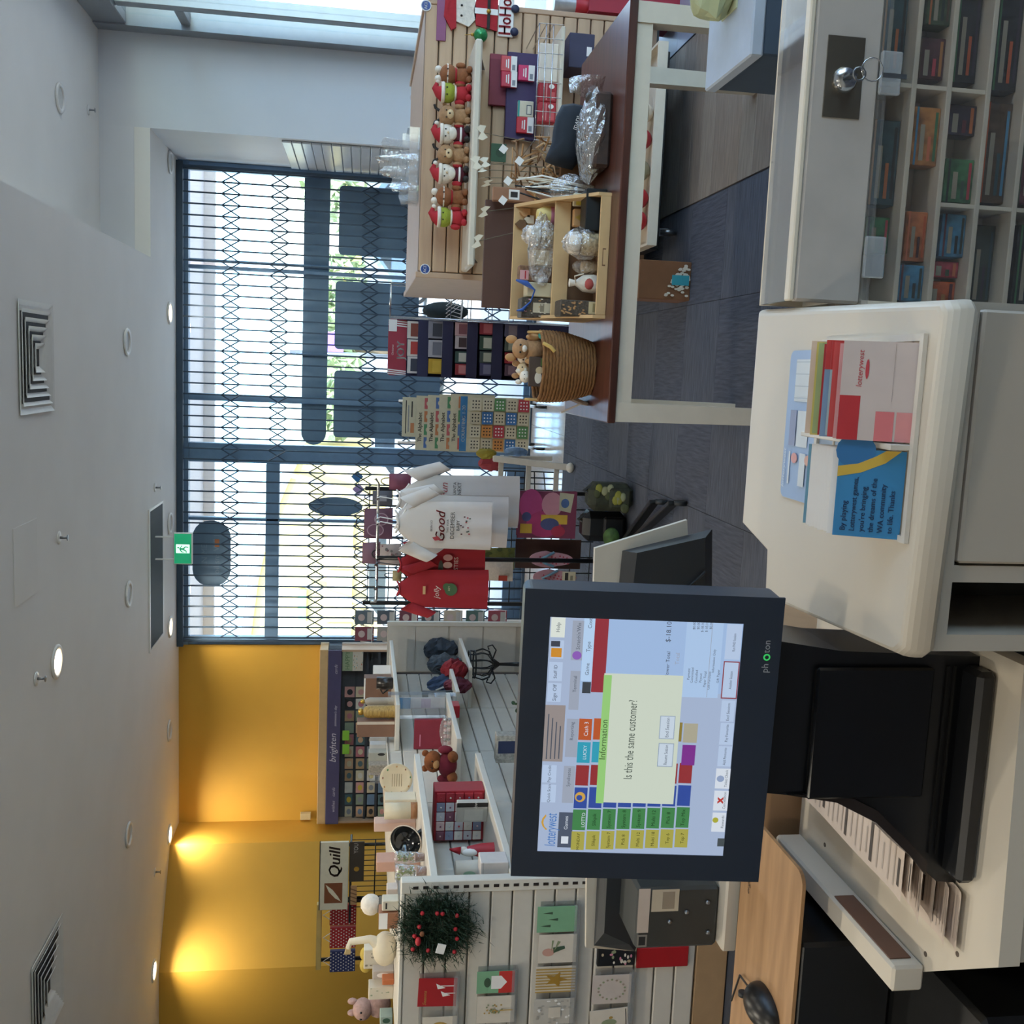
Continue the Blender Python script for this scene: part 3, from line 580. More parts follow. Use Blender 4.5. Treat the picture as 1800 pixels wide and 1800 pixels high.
for k, py, lb in (('gingerbread', 131, 'brown gingerbread plush at the right end of the toy row'), ('green', 163, 'green faced plush in a red hat beside the rightmost gingerbread'), ('reindeer', 203, 'tan reindeer plush right of the two Santas'),
    ('santa', 236, 'Santa plush between the two reindeer'), ('reindeer', 272, 'tan reindeer plush between the two Santas'), ('santa', 306, 'Santa plush left of the second reindeer'), ('gingerbread', 346, 'brown gingerbread plush toward the left of the toy row'), ('green', 382, 'green faced plush in a red hat at the left end of the toy row')): plush(k, py, lb)
# clear tray and clear bags on the gondola top
t = thing('clear_tray', 'long clear acrylic tray on top of the gondola', 'tray', (PY(730, 300, 5.75).x, 5.75, GZ)); a, b = PY(725, 357, 5.75).x, PY(725, 228, 5.75).x
part(MB().b2((a, 5.68, GZ+.001), (b, 5.69, GZ+.06)).b2((a, 5.69, GZ+.001), (b, 5.85, GZ+.006)).b2((a, 5.85, GZ+.001), (b, 5.86, GZ+.09)).b2((a, 5.69, GZ+.006), (a+.005, 5.85, GZ+.07)).b2((b-.005, 5.69, GZ+.006), (b, 5.85, GZ+.07)), 'tray', CLEAR, t)
BAG = clear(gloss=.5, rough=.06, cover=.22, col='#dfe6ec', bump=.8, bscale=25)
for k, py in enumerate((262, 284, 303, 322, 341)):
    c = PY(690, py, 5.77); hh = .16+.07*math.sin(k*.9+.6); w2 = .045; mb = MB()
    mb.grid(lambda u, v, c=c, hh=hh, k=k: V((c.x-w2+2*w2*u+.02*v*math.sin(k+3*u), 5.75+.03*math.sin(6*u+k)*v+.05*(v-.5)*(1 if k % 2 else -1), GZ+.008+hh*v*(1-.25*abs(u-.5)))), 6, 6)
    solo(mb, 'clear_bag', BAG, ['rightmost crinkled clear bag in the acrylic tray', 'second clear bag from the right in the acrylic tray', 'tall clear bag in the middle of the acrylic tray', 'second clear bag from the left in the acrylic tray', 'leftmost clear bag in the acrylic tray'][k], 'bag', 'clear bags in the acrylic tray')
# ---------------------------------------------------------------- Christmas plaques on the slatwall (right)
t = thing('christmas_plaque', 'purple hanging banner strip at the top right of the slatwall', 'sign', PY(776, 34, GY-.01)); cx, cz, ww, hh = rect(768, 785, -20, 69, GY-.01)
part(MB().box((cx, GY-.006, cz), (ww, .008, hh), None, 0, .002), 'board', mat('#8f4f78', .5), t)
cx, cz, ww, hh = rect(798, 832, -6, 46, GY-.02); t = thing('santa_plaque', 'flat wooden Santa head plaque with long white beard', 'plaque', (cx, GY-.02, cz-hh/2))
part(MB().prism([(-.07, -.03), (-.045, .05), (.06, .05), (.085, 0), (.06, -.06), (-.03, -.065)], (cx, GY-.004, cz), XU, ZU, (0, -.012, 0)), 'face', FUR_W, t); part(MB().prism([(-.08, .035), (.075, .04), (.05, .095), (-.03, .1), (-.095, .06)], (cx, GY-.004, cz), XU, ZU, (0, -.016, 0)), 'hat', FELT_R, t)
for sg in (-.02, .03): part(MB().sph((cx+sg, GY-.018, cz+.01), .006, 8, 5), 'eye', BLACK, t)
cx, cz, ww, hh = rect(838, 872, -10, 50, GY-.02); t = thing('santa_body_plaque', 'red wooden Santa coat plaque with white trim', 'plaque', (cx, GY-.02, cz-hh/2))
part(MB().prism([(-.09, -.06), (.09, -.06), (.07, .05), (0, .065), (-.07, .05)], (cx, GY-.004, cz), XU, ZU, (0, -.012, 0)), 'coat', FELT_R, t); part(MB().b2((cx-.014, GY-.02, cz-.06), (cx+.014, GY-.0165, cz+.06)), 'trim', PURE, t); part(MB().b2((cx-.085, GY-.022, cz-.02), (cx+.085, GY-.0165, cz-.005)), 'belt', DKC, t); part(MB().sph((cx, GY-.024, cz-.012), .012, 8, 5), 'buckle', GOLD, t)
cx, cz, ww, hh = rect(872, 906, -34, 62, GY-.02); t = thing('hohoho_sign', 'red HoHoHo cut-out letter sign on the slatwall', 'sign', (cx, GY-.02, cz-hh/2))
part(MB().box((cx, GY-.008, cz-.005), (ww*.98, .01, hh*.8), None, 0, .003), 'backing', PURE, t); prints('lettering', t, (cx-ww/2, GY-.013, cz-hh/2), XU, ZU, -YU, ww, hh, [('t', 'HoHoHo', .5, .2, .66, RED, {'maxw': .95, 'bold': .04})], lift=.002)
for sg in (-.4, 0, .4): part(MB().sph((cx+sg*ww, GY-.02, cz-hh*.5), (.022, .012, .022), 10, 6), 'bell', NAVY, t)
p = PY(845, 62, GY-.05); t = thing('green_bauble', 'shiny green bauble hanging at the shelf end', 'bauble', (p.x, p.y, p.z-.035)); part(MB().sph(p, .036, 16, 10), 'ball', mat('#2f8f55', .15, metal=.3), t); part(MB().cyl(p+V((0, 0, .034)), p+V((0, 0, .05)), .008, n=8), 'cap', GOLD, t)
part(MB().tube([p+V((0, 0, .05)), p+V((0, .02, .08))], .002, 4), 'hook', GOLD, t)
# folder, purple board of chocolate packets
bx('red_folder', 'plain dark red calendar sleeve hanging on the slatwall', 'calendar', (860, 906, 98, 184), GY-.03, .022, mat('#7d2b3c', .6), els=[('r', .9, .0, 1, 1, mat('#8f3a4a', .6))])
cx, cz, ww, hh = rect(890, 946, 96, 242, GY-.06); PB = thing('purple_display_board', 'dark purple display board holding small packets', 'display', (cx, GY-.05, cz-hh/2)); part(MB().box((cx, GY-.04, cz), (ww, .03, hh), None, 0, .003), 'board', mat('#43355f', .6), PB)
RP = [mat('#c62f4b', .4), mat('#d04a52', .4), mat('#d12f68', .4), mat('#c93040', .4)]
for px, c, lb in (((881, 909, 99, 125), 1, 'red and white packet high on the purple board, right'), ((881, 909, 126, 152), 0, 'dark pink packet below the right red one on the purple board'), ((911, 940, 115, 141), 2, 'bright pink packet on the purple board'), ((910, 938, 178, 205), None, 'cream tablet packet on the purple board'), ((908, 938, 206, 233), 3, 'red packet at the left of the purple board')):
    M0 = RP[c] if c is not None else mat('#d9d0b8', .5); bx('packet', lb, 'packet', px, GY-.085, .026, M0, els=[('r', 0, 0, 1, .38, PURE), ('r', .1, .1, .45, .3, mat('#8a8f98', .5)), ('r', .2, .5, .8, .58, PURE), ('r', .25, .64, .75, .7, PURE)] if c is not None else [('r', .15, .12, .75, .45, mat('#5a5f66', .5)), ('r', .2, .17, .7, .4, mat('#e8e2cf', .5)), ('r', 0, .88, 1, 1, TEAL)], group='packets on the purple board')
# wire shelf packs
for px, c, lb in (((948, 982, 78, 142), '#e5dccf', 'white sock shaped pack lying in the wire fenced shelf'), ((962, 980, 80, 136), '#b92f38', 'red pack at the right end of the wire fenced shelf'), ((948, 980, 145, 178), '#a92834', 'red patterned pack in the middle of the wire fenced shelf'), ((947, 980, 180, 214), '#b3303b', 'red patterned pack at the left of the wire fenced shelf')):
    i = px[2]; bx('gift_pack', lb, 'packet', px, 5.2+(.09 if c == '#b92f38' else .0), .06, mat(c, .6), z0=LZ+.001, els=None if i in (78,) else [('r', .08, .55, .92, .62, mat('#d98a8a', .5)), ('r', .08, .7, .92, .74, mat('#d98a8a', .5)), ('e', .78, .3, .12, .16, PURE), ('r', .1, .1, .5, .35, mat('#cf5a60', .5))], group='packs in the wire fenced shelf')
# red Christmas bin with wrap rolls, right
bt = thing('christmas_bin', 'tall red cardboard Christmas bin standing right of the gondola', 'bin', (2.14, 5.75, 0)); zt = PY(1035, 20, 5.6).z
part(MB().b2((1.9, 5.6, 0), (2.4, 5.606, zt)).b2((1.9, 5.9, 0), (2.4, 5.906, zt)).b2((1.9, 5.606, 0), (1.906, 5.9, zt)).b2((2.394, 5.606, 0), (2.4, 5.9, zt)).b2((1.906, 5.606, .01), (2.394, 5.9, .02)), 'bin_wall', mat('#a6273a', .55, var=.03), bt)
prints('lettering', bt, (1.9, 5.6, zt-.3), XU, ZU, -YU, .5, .3, [('t', 'Christmas', .56, .55, .2, PURE, {'shear': .25, 'maxw': .95}), ('t', 'merry', .25, .82, .08, PURE, {'shear': .2})])
rt = PY(972, 15, 5.7).z; SIL = mat('#a3a5a6', .35, metal=.4, var=.1, scale=50)
for k in range(5):
    for j in range(2):
        x = 1.945+.085*k+.02*j; y = 5.68+.12*j; t = thing('wrapping_roll', 'silver wrapping roll in the %s row of the red bin, %s from the left' % (['front', 'back'][j], ['first', 'second', 'third', 'fourth', 'fifth'][k]), 'wrapping roll', (x, y, .021), 'silver rolls in the red bin')
        part(MB().cyl((x, y, .021), (x, y, rt-.02*((k*3+j) % 3)), .036, n=16), 'roll', SIL, t); part(MB().cyl((x, y, zt-.1), (x, y, zt+.06), .0372, n=16), 'band', RED, t)
# navy cardboard display beside the lower shelf
bx('navy_carton', 'navy display carton under the wire fenced shelf', 'carton', (1000, 1045, 60, 118), 5.3, .2, mat('#3d3b55', .6), els=[('r', .35, .1, .62, .3, PURE)])
# soft balls on the base tray
for px, c, lb in (((1128, 1151, 182, 217), '#d9cdb8', 'white round tin on the low tray under the table'), ((1128, 1150, 228, 264), '#a02a33', 'dark red ball with a tan patch on the low tray'), ((1128, 1149, 282, 320), '#8f8a70', 'grey green ball with a pale band on the low tray'), ((1128, 1147, 331, 369), '#a51f2c', 'red ball second from the left on the low tray'), ((1128, 1147, 371, 408), '#b3212f', 'red ball at the left end of the low tray')):
    cx, w_, zb, h_ = item(px, 5.32, BZ+.0125); r = w_/2; t = thing('round_ornament', lb, 'ornament', (cx, 5.32, BZ+.0125), 'round ornaments on the low tray'); part(MB().sph((cx, 5.32, BZ+.0125+r), r, 20, 12), 'ball', mat(c, .6, var=.1), t)
    part(MB().lathe([(r*.9, -.02), (r*1.004, -.012), (r*1.006, .012), (r*.9, .02)], (cx, 5.32, BZ+.0125+r), 20), 'band', mat('#d8ccb0' if 'tin' not in lb else '#9a8f78', .6), t)
# small flower carton under the table
cx, w_, zb, h_ = item((1122, 1182, 458, 525), 5.1, 0); FLW = [('e', .1+.8*a, .05+.5*b*(.25+.75*(1-a)), .03, .035, CREAM) for a, b in ballpts(70, 3)]
t = thing('flower_carton', 'small brown carton printed with white flowers and a teal label under the table', 'carton', (cx, 5.2, 0)); part(MB().b2((cx-w_/2, 5.1, 0), (cx+w_/2, 5.3, h_), 0, .003), 'box', mat('#7a5234', .8), t)
prints('print', t, (cx-w_/2, 5.1, 0), XU, ZU, -YU, w_, h_, FLW+[('r', .38, .05, .64, .38, mat('#2f8f9b', .6))])
# ================================================================ goods on the table
# folded dark board behind the crate
bx('brown_board', 'large dark brown cardboard sheet standing behind the craft crate', 'cardboard', (850, 902, 355, 540), 4.36, .02, mat('#5b3f35', .7, var=.05), z0=TZ, ch=.002)
# kraft crate, two tiers
c0, c1 = PY(1065, 560, 3.74).x, PY(1065, 338, 3.74).x; CW = c1-c0; CYF, CYB = 3.74, 4.14; KB = mat('#c7a678', .75, var=.05); zt0 = PY(900, 450, CYB).z; zl = PY(1052, 450, CYF).z; zm0, zm1 = PY(1000, 450, 3.93).z, PY(972, 450, 3.93).z
ct = thing('kraft_crate', 'two tier kraft cardboard display crate full of wrapped gifts', 'crate', ((c0+c1)/2, 3.94, TZ))
part(MB().b2((c0+.012, CYB-.012, TZ), (c1-.012, CYB, zt0), 0, .002), 'back_board', KB, ct); part(MB().b2((c0+.012, CYF, TZ), (c1-.012, CYF+.012, zl), 0, .002), 'front_board', KB, ct)
part(MB().b2((c0+.012, 3.925, zm0), (c1-.012, 3.937, zm1), 0, .002), 'middle_board', KB, ct); part(MB().b2((c0+.012, 3.937, zm0), (c1-.012, CYB-.012, zm0+.008)), 'upper_floor', KRAFTD, ct); part(MB().b2((c0+.012, CYF+.012, TZ), (c1-.012, CYB-.012, TZ+.008)), 'lower_floor', KRAFTD, ct)
part(MB().b2((c0+.012, 3.9375, TZ+.008), (c1-.012, 3.945, zm0)), 'riser', KRAFTD, ct)
for x in (c0, c1-.012): part(MB().prism([(CYF, TZ), (CYB, TZ), (CYB, zt0), (3.92, zm1+.01), (CYF, zl+.01)], (x, 0, 0), YU, ZU, (.012, 0, 0)), 'side_board', KB, ct)
prints('handle_mark', ct, (c0, CYF, TZ), XU, ZU, -YU, CW, zl-TZ, [('r', .42, .55, .56, .62, KRAFTD), ('r', .42, .3, .43, .6, KRAFTD), ('r', .55, .3, .56, .6, KRAFTD)])
U0, L0 = zm0+.0085, TZ+.0085; PATT = mat('#4f463c', .6, var=.45, scale=160)
bx('patterned_carton', 'dark leaf patterned carton with cream label, left end of the upper tier', 'carton', (916, 975, 524, 558), 3.96, .1, PATT, z0=U0, els=[('r', .25, .28, .75, .72, mat('#cbbfa4', .6)), ('r', .3, .45, .7, .55, mat('#8a7f6a', .6))]+dots(26, 4, [CREAM, PINK, TAN], .03))
bx('cream_carton', 'plain cream carton beside the dark patterned one on the upper tier', 'carton', (926, 975, 497, 522), 3.96, .09, mat('#cdbf9f', .7), z0=U0)
bx('cookie_bag', 'bag of brown cookies with a pink striped tag on the upper tier', 'bag', (912, 975, 468, 495), 3.99, .05, mat('#7d5b42', .6, var=.5, scale=70), z0=U0, els=[('r', .1, .78, .7, .98, mat('#d9a3a3', .5)), ('r', .15, .84, .65, .87, RED)])
mb = MB().tube([PY(907, 492, 3.95), PY(925, 498, 3.945), PY(940, 510, 3.945), PY(933, 530, 3.945), PY(918, 545, 3.945), PY(908, 546, 3.95)], [.004, .012, .004, .003, .008, .003], 6); solo(mb, 'blue_ribbon', mat('#2b53a0', .4), 'blue ribbon looped over the cartons in the crate', 'ribbon')
bx('cream_sachet', 'cream drawstring sachet in the middle of the upper tier', 'sachet', (936, 975, 440, 466), 3.97, .06, mat('#cdbba0', .8, bump=.6), z0=U0, els=dots(12, 9, [CREAM, TAN], .05))
def jar(px, Y, z0, lb):
    cx, w_, zb, h_ = item(px, Y, z0); r = w_/2; y = Y+r; t = thing('gift_jar', lb, 'jar', (cx, y, z0), 'cellophane wrapped jars in the crate')
    part(MB().lathe([(r*.85, 0), (r, .004), (r, h_*.55), (r*.8, h_*.62), (r*.8, h_*.66)], (cx, y, z0), 20), 'jar', mat('#b5a27e', .5, var=.4, scale=90), t)
    part(MB().lathe([(r*.86, h_*.66), (r*1.02, h_*.7), (r*.9, h_*.95), (r*.35, h_*1.0), (.001, h_)], (cx, y, z0), 20), 'cloth_lid', FUR_W, t); part(MB().lathe([(r*.8, h_*.64), (r*.92, h_*.655), (r*.8, h_*.67)], (cx, y, z0), 16), 'string', BROWN, t)
    part(crumple(MB(), (cx, y, z0+h_*.56), (r*1.3, r*1.25, h_*.56), int(px[2])), 'wrap', CELLO, t); return t
jar((928, 972, 394, 430), 3.95, U0, 'white topped jar in clear wrap on the upper tier of the crate'); jar((1000, 1046, 405, 446), 3.77, L0, 'white topped jar in clear wrap on the lower tier of the crate')
cx, w_, zb, h_ = item((945, 972, 360, 392), 3.97, U0); t = thing('egg_mug', 'round pink and yellow money tin at the right of the upper tier', 'tin', (cx, 4.01, U0)); part(MB().lathe([(w_*.38, 0), (w_*.5, h_*.25), (w_*.5, h_*.52)], (cx, 4.01, U0), 20), 'lower_half', mat('#cf7f95', .5), t); part(MB().lathe([(w_*.5, h_*.5), (w_*.48, h_*.75), (w_*.3, h_*.97), (.001, h_)], (cx, 4.01, U0), 20), 'upper_half', mat('#d6c078', .5), t)
for k, (px, py) in enumerate(((925, 372), (932, 384), (917, 392))): 
    p = PY(px, py, 4.09); solo(MB().prism([(-.016, -.02), (.016, -.02), (.016, .005), (0, .022), (-.016, .005)], (p.x, 4.126, p.z), XU, ZU, (0, -.012, 0)), 'house_ornament', [TAN, CREAM, KRAFTD][k], ['tan', 'cream', 'dark brown'][k]+' house shaped ornament against the crate back', 'ornament', 'house ornaments')
bx('black_carton', 'black box lying at the right of the lower tier', 'carton', (1030, 1048, 332, 404), 3.78, .1, BLACK, z0=L0)
bx('gift_card_stack', 'white and yellow card standing behind the black box', 'card', (1008, 1034, 340, 362), 3.9, .02, mat('#cfc7ab', .6), z0=L0, els=[('r', .05, .1, .55, .9, mat('#d7c24e', .6))])
bx('kraft_house_box', 'small kraft house box with gold label on the lower tier', 'box', (1008, 1042, 368, 398), 3.89, .03, TAN, z0=L0, els=[('p', [(.1, .5), (.5, .95), (.9, .5)], GOLD), ('r', .2, .08, .8, .4, CREAM)])
cx, w_, zb, h_ = item((1018, 1046, 455, 480), 3.82, L0); t = thing('wrapped_candle', 'pale candle in clear wrap between jar and white pouch', 'candle', (cx, 3.86, L0)); part(MB().cyl((cx, 3.86, L0), (cx, 3.86, L0+h_*.8), w_*.42, n=18), 'candle', mat('#c9b492', .6), t); part(crumple(MB(), (cx, 3.86, L0+h_*.6), (w_*.55, w_*.55, h_*.6), 5), 'wrap', CELLO, t)
cx, w_, zb, h_ = item((1004, 1046, 480, 513), 3.8, L0); t = thing('drawstring_pouch', 'white drawstring pouch with red print on the lower tier', 'pouch', (cx, 3.84, L0)); part(MB().lathe([(w_*.42, 0), (w_*.5, h_*.2), (w_*.44, h_*.55), (w_*.14, h_*.8), (w_*.22, h_)], (cx, 3.84, L0), 16), 'pouch', FUR_W, t)
part(MB().sph((cx-w_*.05, 3.84-w_*.4, L0+h_*.38), (w_*.3, .012, h_*.16), 10, 6), 'red_print', mat('#b5544e', .8), t); part(MB().tube([(cx, 3.84-w_*.14, L0+h_*.8), (cx+w_*.3, 3.8, L0+h_*.9), (cx+w_*.45, 3.8, L0+h_*.6)], .003, 5), 'cord', CREAM, t)
bx('dark_floral_carton', 'dark floral carton with cream label, left end of the lower tier', 'carton', (984, 1048, 528, 556), 3.79, .11, PATT, z0=L0, els=[('r', .2, .03, .95, .3, mat('#c9b98f', .6)), ('r', .3, .12, .85, .2, mat('#9a8a60', .6))]+[('e', .1+.8*a, .36+.6*b, .05, .03, TAN) for a, b in ballpts(30, 8)])
crn = MB(); crumple(crn, PY(965, 440, 3.95)+V((0, 0, .03)), (.13, .035, .05), 12, 18, 9, .5); solo(crn, 'cellophane_sheet', CELLO, 'loose crinkled cellophane spread over the gifts in the crate', 'cellophane')
# hamper in cellophane, navy pouch, craft bits
h0, h1 = PY(1080, 300, 3.8).x, PY(1080, 156, 3.8).x; ht = thing('gift_hamper', 'dark brown hamper wrapped in shiny clear cellophane at the right of the table', 'hamper', ((h0+h1)/2, 3.93, TZ)); hz = PY(1028, 230, 3.85).z
part(MB().b2((h0+.01, 3.8, TZ), (h1-.01, 4.06, TZ+.06), 0, .01), 'hamper', mat('#38261f', .6, var=.3, scale=40), ht)
for k in range(5): part(MB().sph((h0+.05+.055*k, 3.9+.05*(k % 2), TZ+.066), (.026, .026, .018), 10, 6), 'treat', [mat('#5a3a2c', .5), mat('#3f3632', .5), mat('#7a5a44', .5)][k % 3], ht)
part(crumple(MB(), ((h0+h1)/2, 3.93, TZ+(hz-TZ)*.52), ((h1-h0)*.56, .16, (hz-TZ)*.56), 21, 22, 10, .22), 'wrap', clear(gloss=.55, rough=.07, cover=.1, col='#d9dde0', bump=.9, bscale=35), ht)
part(MB().grid(lambda u, v: V((h1-.02+.07*u, 3.86+.04*math.sin(5*v+3*u), TZ+.02+.14*v-.02*u*math.sin(7*v))), 6, 6), 'wrap_end', CELLO, ht)
pl = [(760, 320), (880, 305), (1000, 330), (1060, 420), (1062, 560), (1000, 720), (960, 820), (930, 930), (870, 1010), (690, 965), (580, 922), (600, 850), (655, 720), (665, 600), (700, 440)]
mb = MB(); A = [PY(850+a/6, 130+b/6, 4.17) for a, b in pl]; cen = sum(A, V())/len(A)
dz = TZ+.002-min(a.z for a in A); A = [a+V((0, 0, dz)) for a in A]; cen += V((0, 0, dz))
n = len(A); vs = [a+V((0, .0, 0)) for a in A]+[cen.lerp(a, .86)+V((0, -.035, 0)) for a in A]+[cen.lerp(a, .5)+V((0, -.05, 0)) for a in A]+[cen.lerp(a, .88)+V((0, .03, 0)) for a in A]+[cen+V((0, -.053, 0)), cen+V((0, .04, 0))]
fs = []
for i in range(n):
    j = (i+1) % n; fs += [(i, n+i, n+j, j), (n+i, 2*n+i, 2*n+j, n+j), (2*n+i, 4*n, 2*n+j), (i, j, 3*n+j, 3*n+i), (3*n+i, 3*n+j, 4*n+1)]
mb.add(vs, fs, 0, True); t = thing('navy_pouch', 'navy fabric wash bag lettered DAD leaning on the wrapped hamper', 'bag', V((cen.x, 4.17, TZ)))
part(mb, 'pouch', mat('#1c2530', .8, var=.08), t); ang = math.radians(-14); uu = V((math.cos(ang), 0, math.sin(ang))); vv = V((-math.sin(ang), 0, math.cos(ang))); q = PY(1008, 216, 4.1)
q.z += dz; prints('lettering', t, V((q.x-.04, 4.105, q.z+.012)), uu, vv, -YU, .08, .025, [('t', '[DAD]', .5, .1, .55, PURE, {})]); part(MB().b2((cen.x-.16, 4.165, cen.z-.06), (cen.x-.145, 4.18, cen.z-.01)), 'strap', BLACK, t)
# raffia craft heap with tags, green card
zc = TZ; t = thing('raffia_bundle', 'heap of natural raffia bows and twigs with white tags at the back of the table', 'craft supplies', (PY(900, 290, 4.3).x, 4.3, TZ)); rn = random.Random(5); c = PY(905, 292, 4.3)
for k in range(22):
    a = V((c.x+rn.uniform(-.08, .08), 4.3+rn.uniform(-.06, .06), rn.uniform(.85, 1.02))); pp = [a+V((rn.uniform(-.07, .07), rn.uniform(-.04, .04), rn.uniform(-.05, .06))) for _ in range(4)]; part(MB().tube([a]+pp, .0045, 5), 'raffia', [TAN, mat('#c9ab84', .8), mat('#a07a58', .8)][k % 3], t)
part(MB().lathe([(.06, 0), (.085, .1), (.08, .11), (.055, .01)], (c.x, 4.3, TZ), 16), 'pot', KRAFTD, t)
for px, py in ((885, 262), (913, 283), (893, 318), (884, 352)): p = PY(px, py, 4.22); part(MB().box(p, (.028, .003, .028), roty(.6)), 'tag', PURE, t)
bx('green_card', 'small green card behind the raffia bundle', 'card', (863, 890, 253, 284), 4.38, .004, mat('#33543d', .6), els=[('e', .5, .4, .25, .3, mat('#27422f', .6))])
bx('kraft_envelope_box', 'kraft box with white barcode label left of the raffia', 'box', (866, 935, 330, 354), 4.3, .03, mat('#a07458', .7), z0=TZ, els=[('r', .15, .7, .85, .82, PURE), ('r', .3, .72, .7, .8, DKC)])
for k, (px, py) in enumerate(((848, 233), (838, 286), (853, 285), (847, 298), (852, 312), (857, 322), (852, 372), (840, 424))):
    p = PY(px, py, 4.3); t = thing('butterfly_pick', ['white wooden butterfly on the highest wire pick', 'cream butterfly pick beside the shelf front', 'cream butterfly pick right of the twin wings', 'white butterfly pick leaning left', 'pale butterfly pick in the middle of the bunch', 'cream butterfly pick lowest in the bunch', 'cream butterfly pick left of the craft heap', 'white butterfly pick over the brown board'][k], 'ornament', (p.x, 4.3, TZ), 'butterfly picks')
    a = .4*k; w1 = MB()
    for sg in (-1, 1): w1.prism([(0, -.004), (.022*sg, -.018), (.03*sg, .004), (.02*sg, .022), (0, .006)], (p.x, 4.3, p.z), V((math.cos(a), .3*math.sin(a), .2)), V((-.2, .2, 1)), (0, -.003, 0))
    part(w1, 'wings', mat('#ddd6c2', .6), t); part(MB().tube([(p.x, 4.302, p.z), (p.x*.8+c.x*.2, 4.3, (p.z+TZ)/2), (p.x*.55+c.x*.45, 4.3, TZ)], .0014, 4), 'wire', mat('#6b6350', .6), t)
rk = MB(); rn = random.Random(9); t = thing('craft_picks', 'bundle of black and white craft sticks in clear film beside the crate', 'craft supplies', (PY(925, 330, 4.05).x, 4.05, TZ))
for k in range(12): a = PY(905+3*k, 312+rn.uniform(0, 30), 4.05); part(MB().tube([a, V((a.x+rn.uniform(-.03, .03), 4.05, a.z-.1)), V((a.x*.6+.4*t.location.x, 4.05, TZ))], .0035, 5), 'stick', [BLACK, PURE, CREAM][k % 3], t)
part(crumple(MB(), (t.location.x, 4.05, TZ+.09), (.06, .045, .09), 31), 'wrap', CELLO, t)
# woven basket with toys and books
bp = PZ(1052, 648, TZ); bxc, byc = bp.x, bp.y+.13; bt = thing('woven_basket', 'round woven seagrass basket holding soft toys and books', 'basket', (bxc, byc, TZ)); WOV = mat('#8a6138', .85, var=.35, scale=60, bump=.6, stretch=(1, 1, 6)); bh = .215
R = lambda f: .098+.034*math.sin(min(1, f*1.25)*math.pi/2)
NB = 17; rg = []
for k in range(NB): f = k/(NB-1); part(MB().tube([(bxc+R(f)*math.cos(a*math.pi/16), byc+R(f)*math.sin(a*math.pi/16), TZ+.0075+f*(bh-.015)+.0015*math.sin(a*1.7+k)) for a in range(32)], .0078, 6, closed=True), 'coil', WOV, bt)
part(MB().cyl((bxc, byc, TZ+.001), (bxc, byc, TZ+.008), .095, n=24), 'bottom', WOV, bt)
for sg in (-1, 1): part(MB().tube([(bxc+sg*R(1)*.97, byc+.035*math.cos(a*math.pi/6)*1.2, TZ+bh+.045*math.sin(a*math.pi/6)-.008) for a in range(7)], .006, 6), 'handle', mat('#b08e58', .8, var=.2), bt)
part(MB().tube([PY(955, 603, byc-.13), PY(968, 610, byc-.145), PY(975, 618, byc-.145)], .007, 6), 'bow', mat('#c9a85c', .7), bt)
IZ = TZ+.1
def book(px, lb, mcol, els, Y, rx=-.25, z0=IZ): return bx('picture_book', lb, 'book', px, Y, .018, mat(mcol, .6), z0=z0, els=els, group='books in the basket', rx=rx)
book((925, 985, 600, 632), 'black covered book at the right of the basket', '#2b2a2a', [('r', .1, .3, .3, .7, CREAM)], byc-.0, -.15)
book((930, 985, 628, 680), 'brown illustrated book leaning forward in the basket', '#4a3a30', [('e', .3, .75, .2, .09, CREAM), ('e', .65, .55, .18, .08, CREAM), ('e', .55, .72, .12, .1, mat('#c9b48c', .6)), ('r', .7, .3, .95, .7, mat('#59763a', .6))], byc-.05, -.12)
def soft(px, py, Y, s, lb, body, extra):
    p = PY(px, py, Y); zb = TZ+bh-.04; t = thing('soft_toy', lb, 'soft toy', (p.x, Y, zb), 'soft toys in the basket'); hh = p.z-zb
    part(MB().sph((p.x, Y, zb+hh*.45), (.04*s, .035*s, hh*.5), 12, 8), 'body', body, t); part(MB().sph((p.x, Y-.01, zb+hh), (.034*s, .03*s, .03*s), 12, 8), 'head', body, t)
    for sg in (-1, 1):
        part(MB().sph((p.x+.03*s*sg, Y, zb+hh+.032*s), (.014*s, .007*s, .02*s), 8, 6), 'ear', extra, t); part(MB().sph((p.x+.04*s*sg, Y-.02, zb+hh*.55), (.012*s, .012*s, .026*s), 8, 6), 'arm', extra, t); part(MB().sph((p.x+.012*s*sg, Y-.038*s, zb+hh+.006*s), .004*s, 6, 4), 'eye', BLACK, t)
    part(MB().sph((p.x, Y-.035*s, zb+hh-.008*s), (.012*s, .01*s, .009*s), 8, 5), 'muzzle', FUR_W, t)
soft(915, 613, byc+.03, 1.15, 'tan long eared soft toy at the right back of the basket', FUR_T, TAN); soft(920, 628, byc+.06, .85, 'cream soft toy behind the brown book', FUR_W, MUZ); soft(918, 650, byc+.045, .8, 'small brown nosed mouse toy in the basket', MUZ, FUR_T); soft(922, 662, byc+.02, .7, 'white bear toy at the left of the basket', FUR_W, FUR_W)
p = PY(955, 590, byc-.02); solo(MB().sph(p, (.016, .016, .02), 10, 6).tube([p, p+V((.01, 0, -.06))], .004, 5), 'teal_pom', TEAL, 'small white and teal pom ornament poking out of the basket', 'ornament')
# board leaning at the left end of the table
q0 = PY(1036, 722, 3.85); bb = MB().box((-.095, 4.0, TZ+.062), (.012, .16, .12), roty(.35), 0, .002); t = thing('tilted_board', 'small tilted wooden sign board beside the basket at the table end', 'board', (-.095, 4.0, TZ)); part(bb, 'board', mat('#7d6a5a', .6), t); part(MB().box((-.13, 4.0, TZ+.05), (.006, .012, .105), roty(-.45)), 'prop', PURE, t)
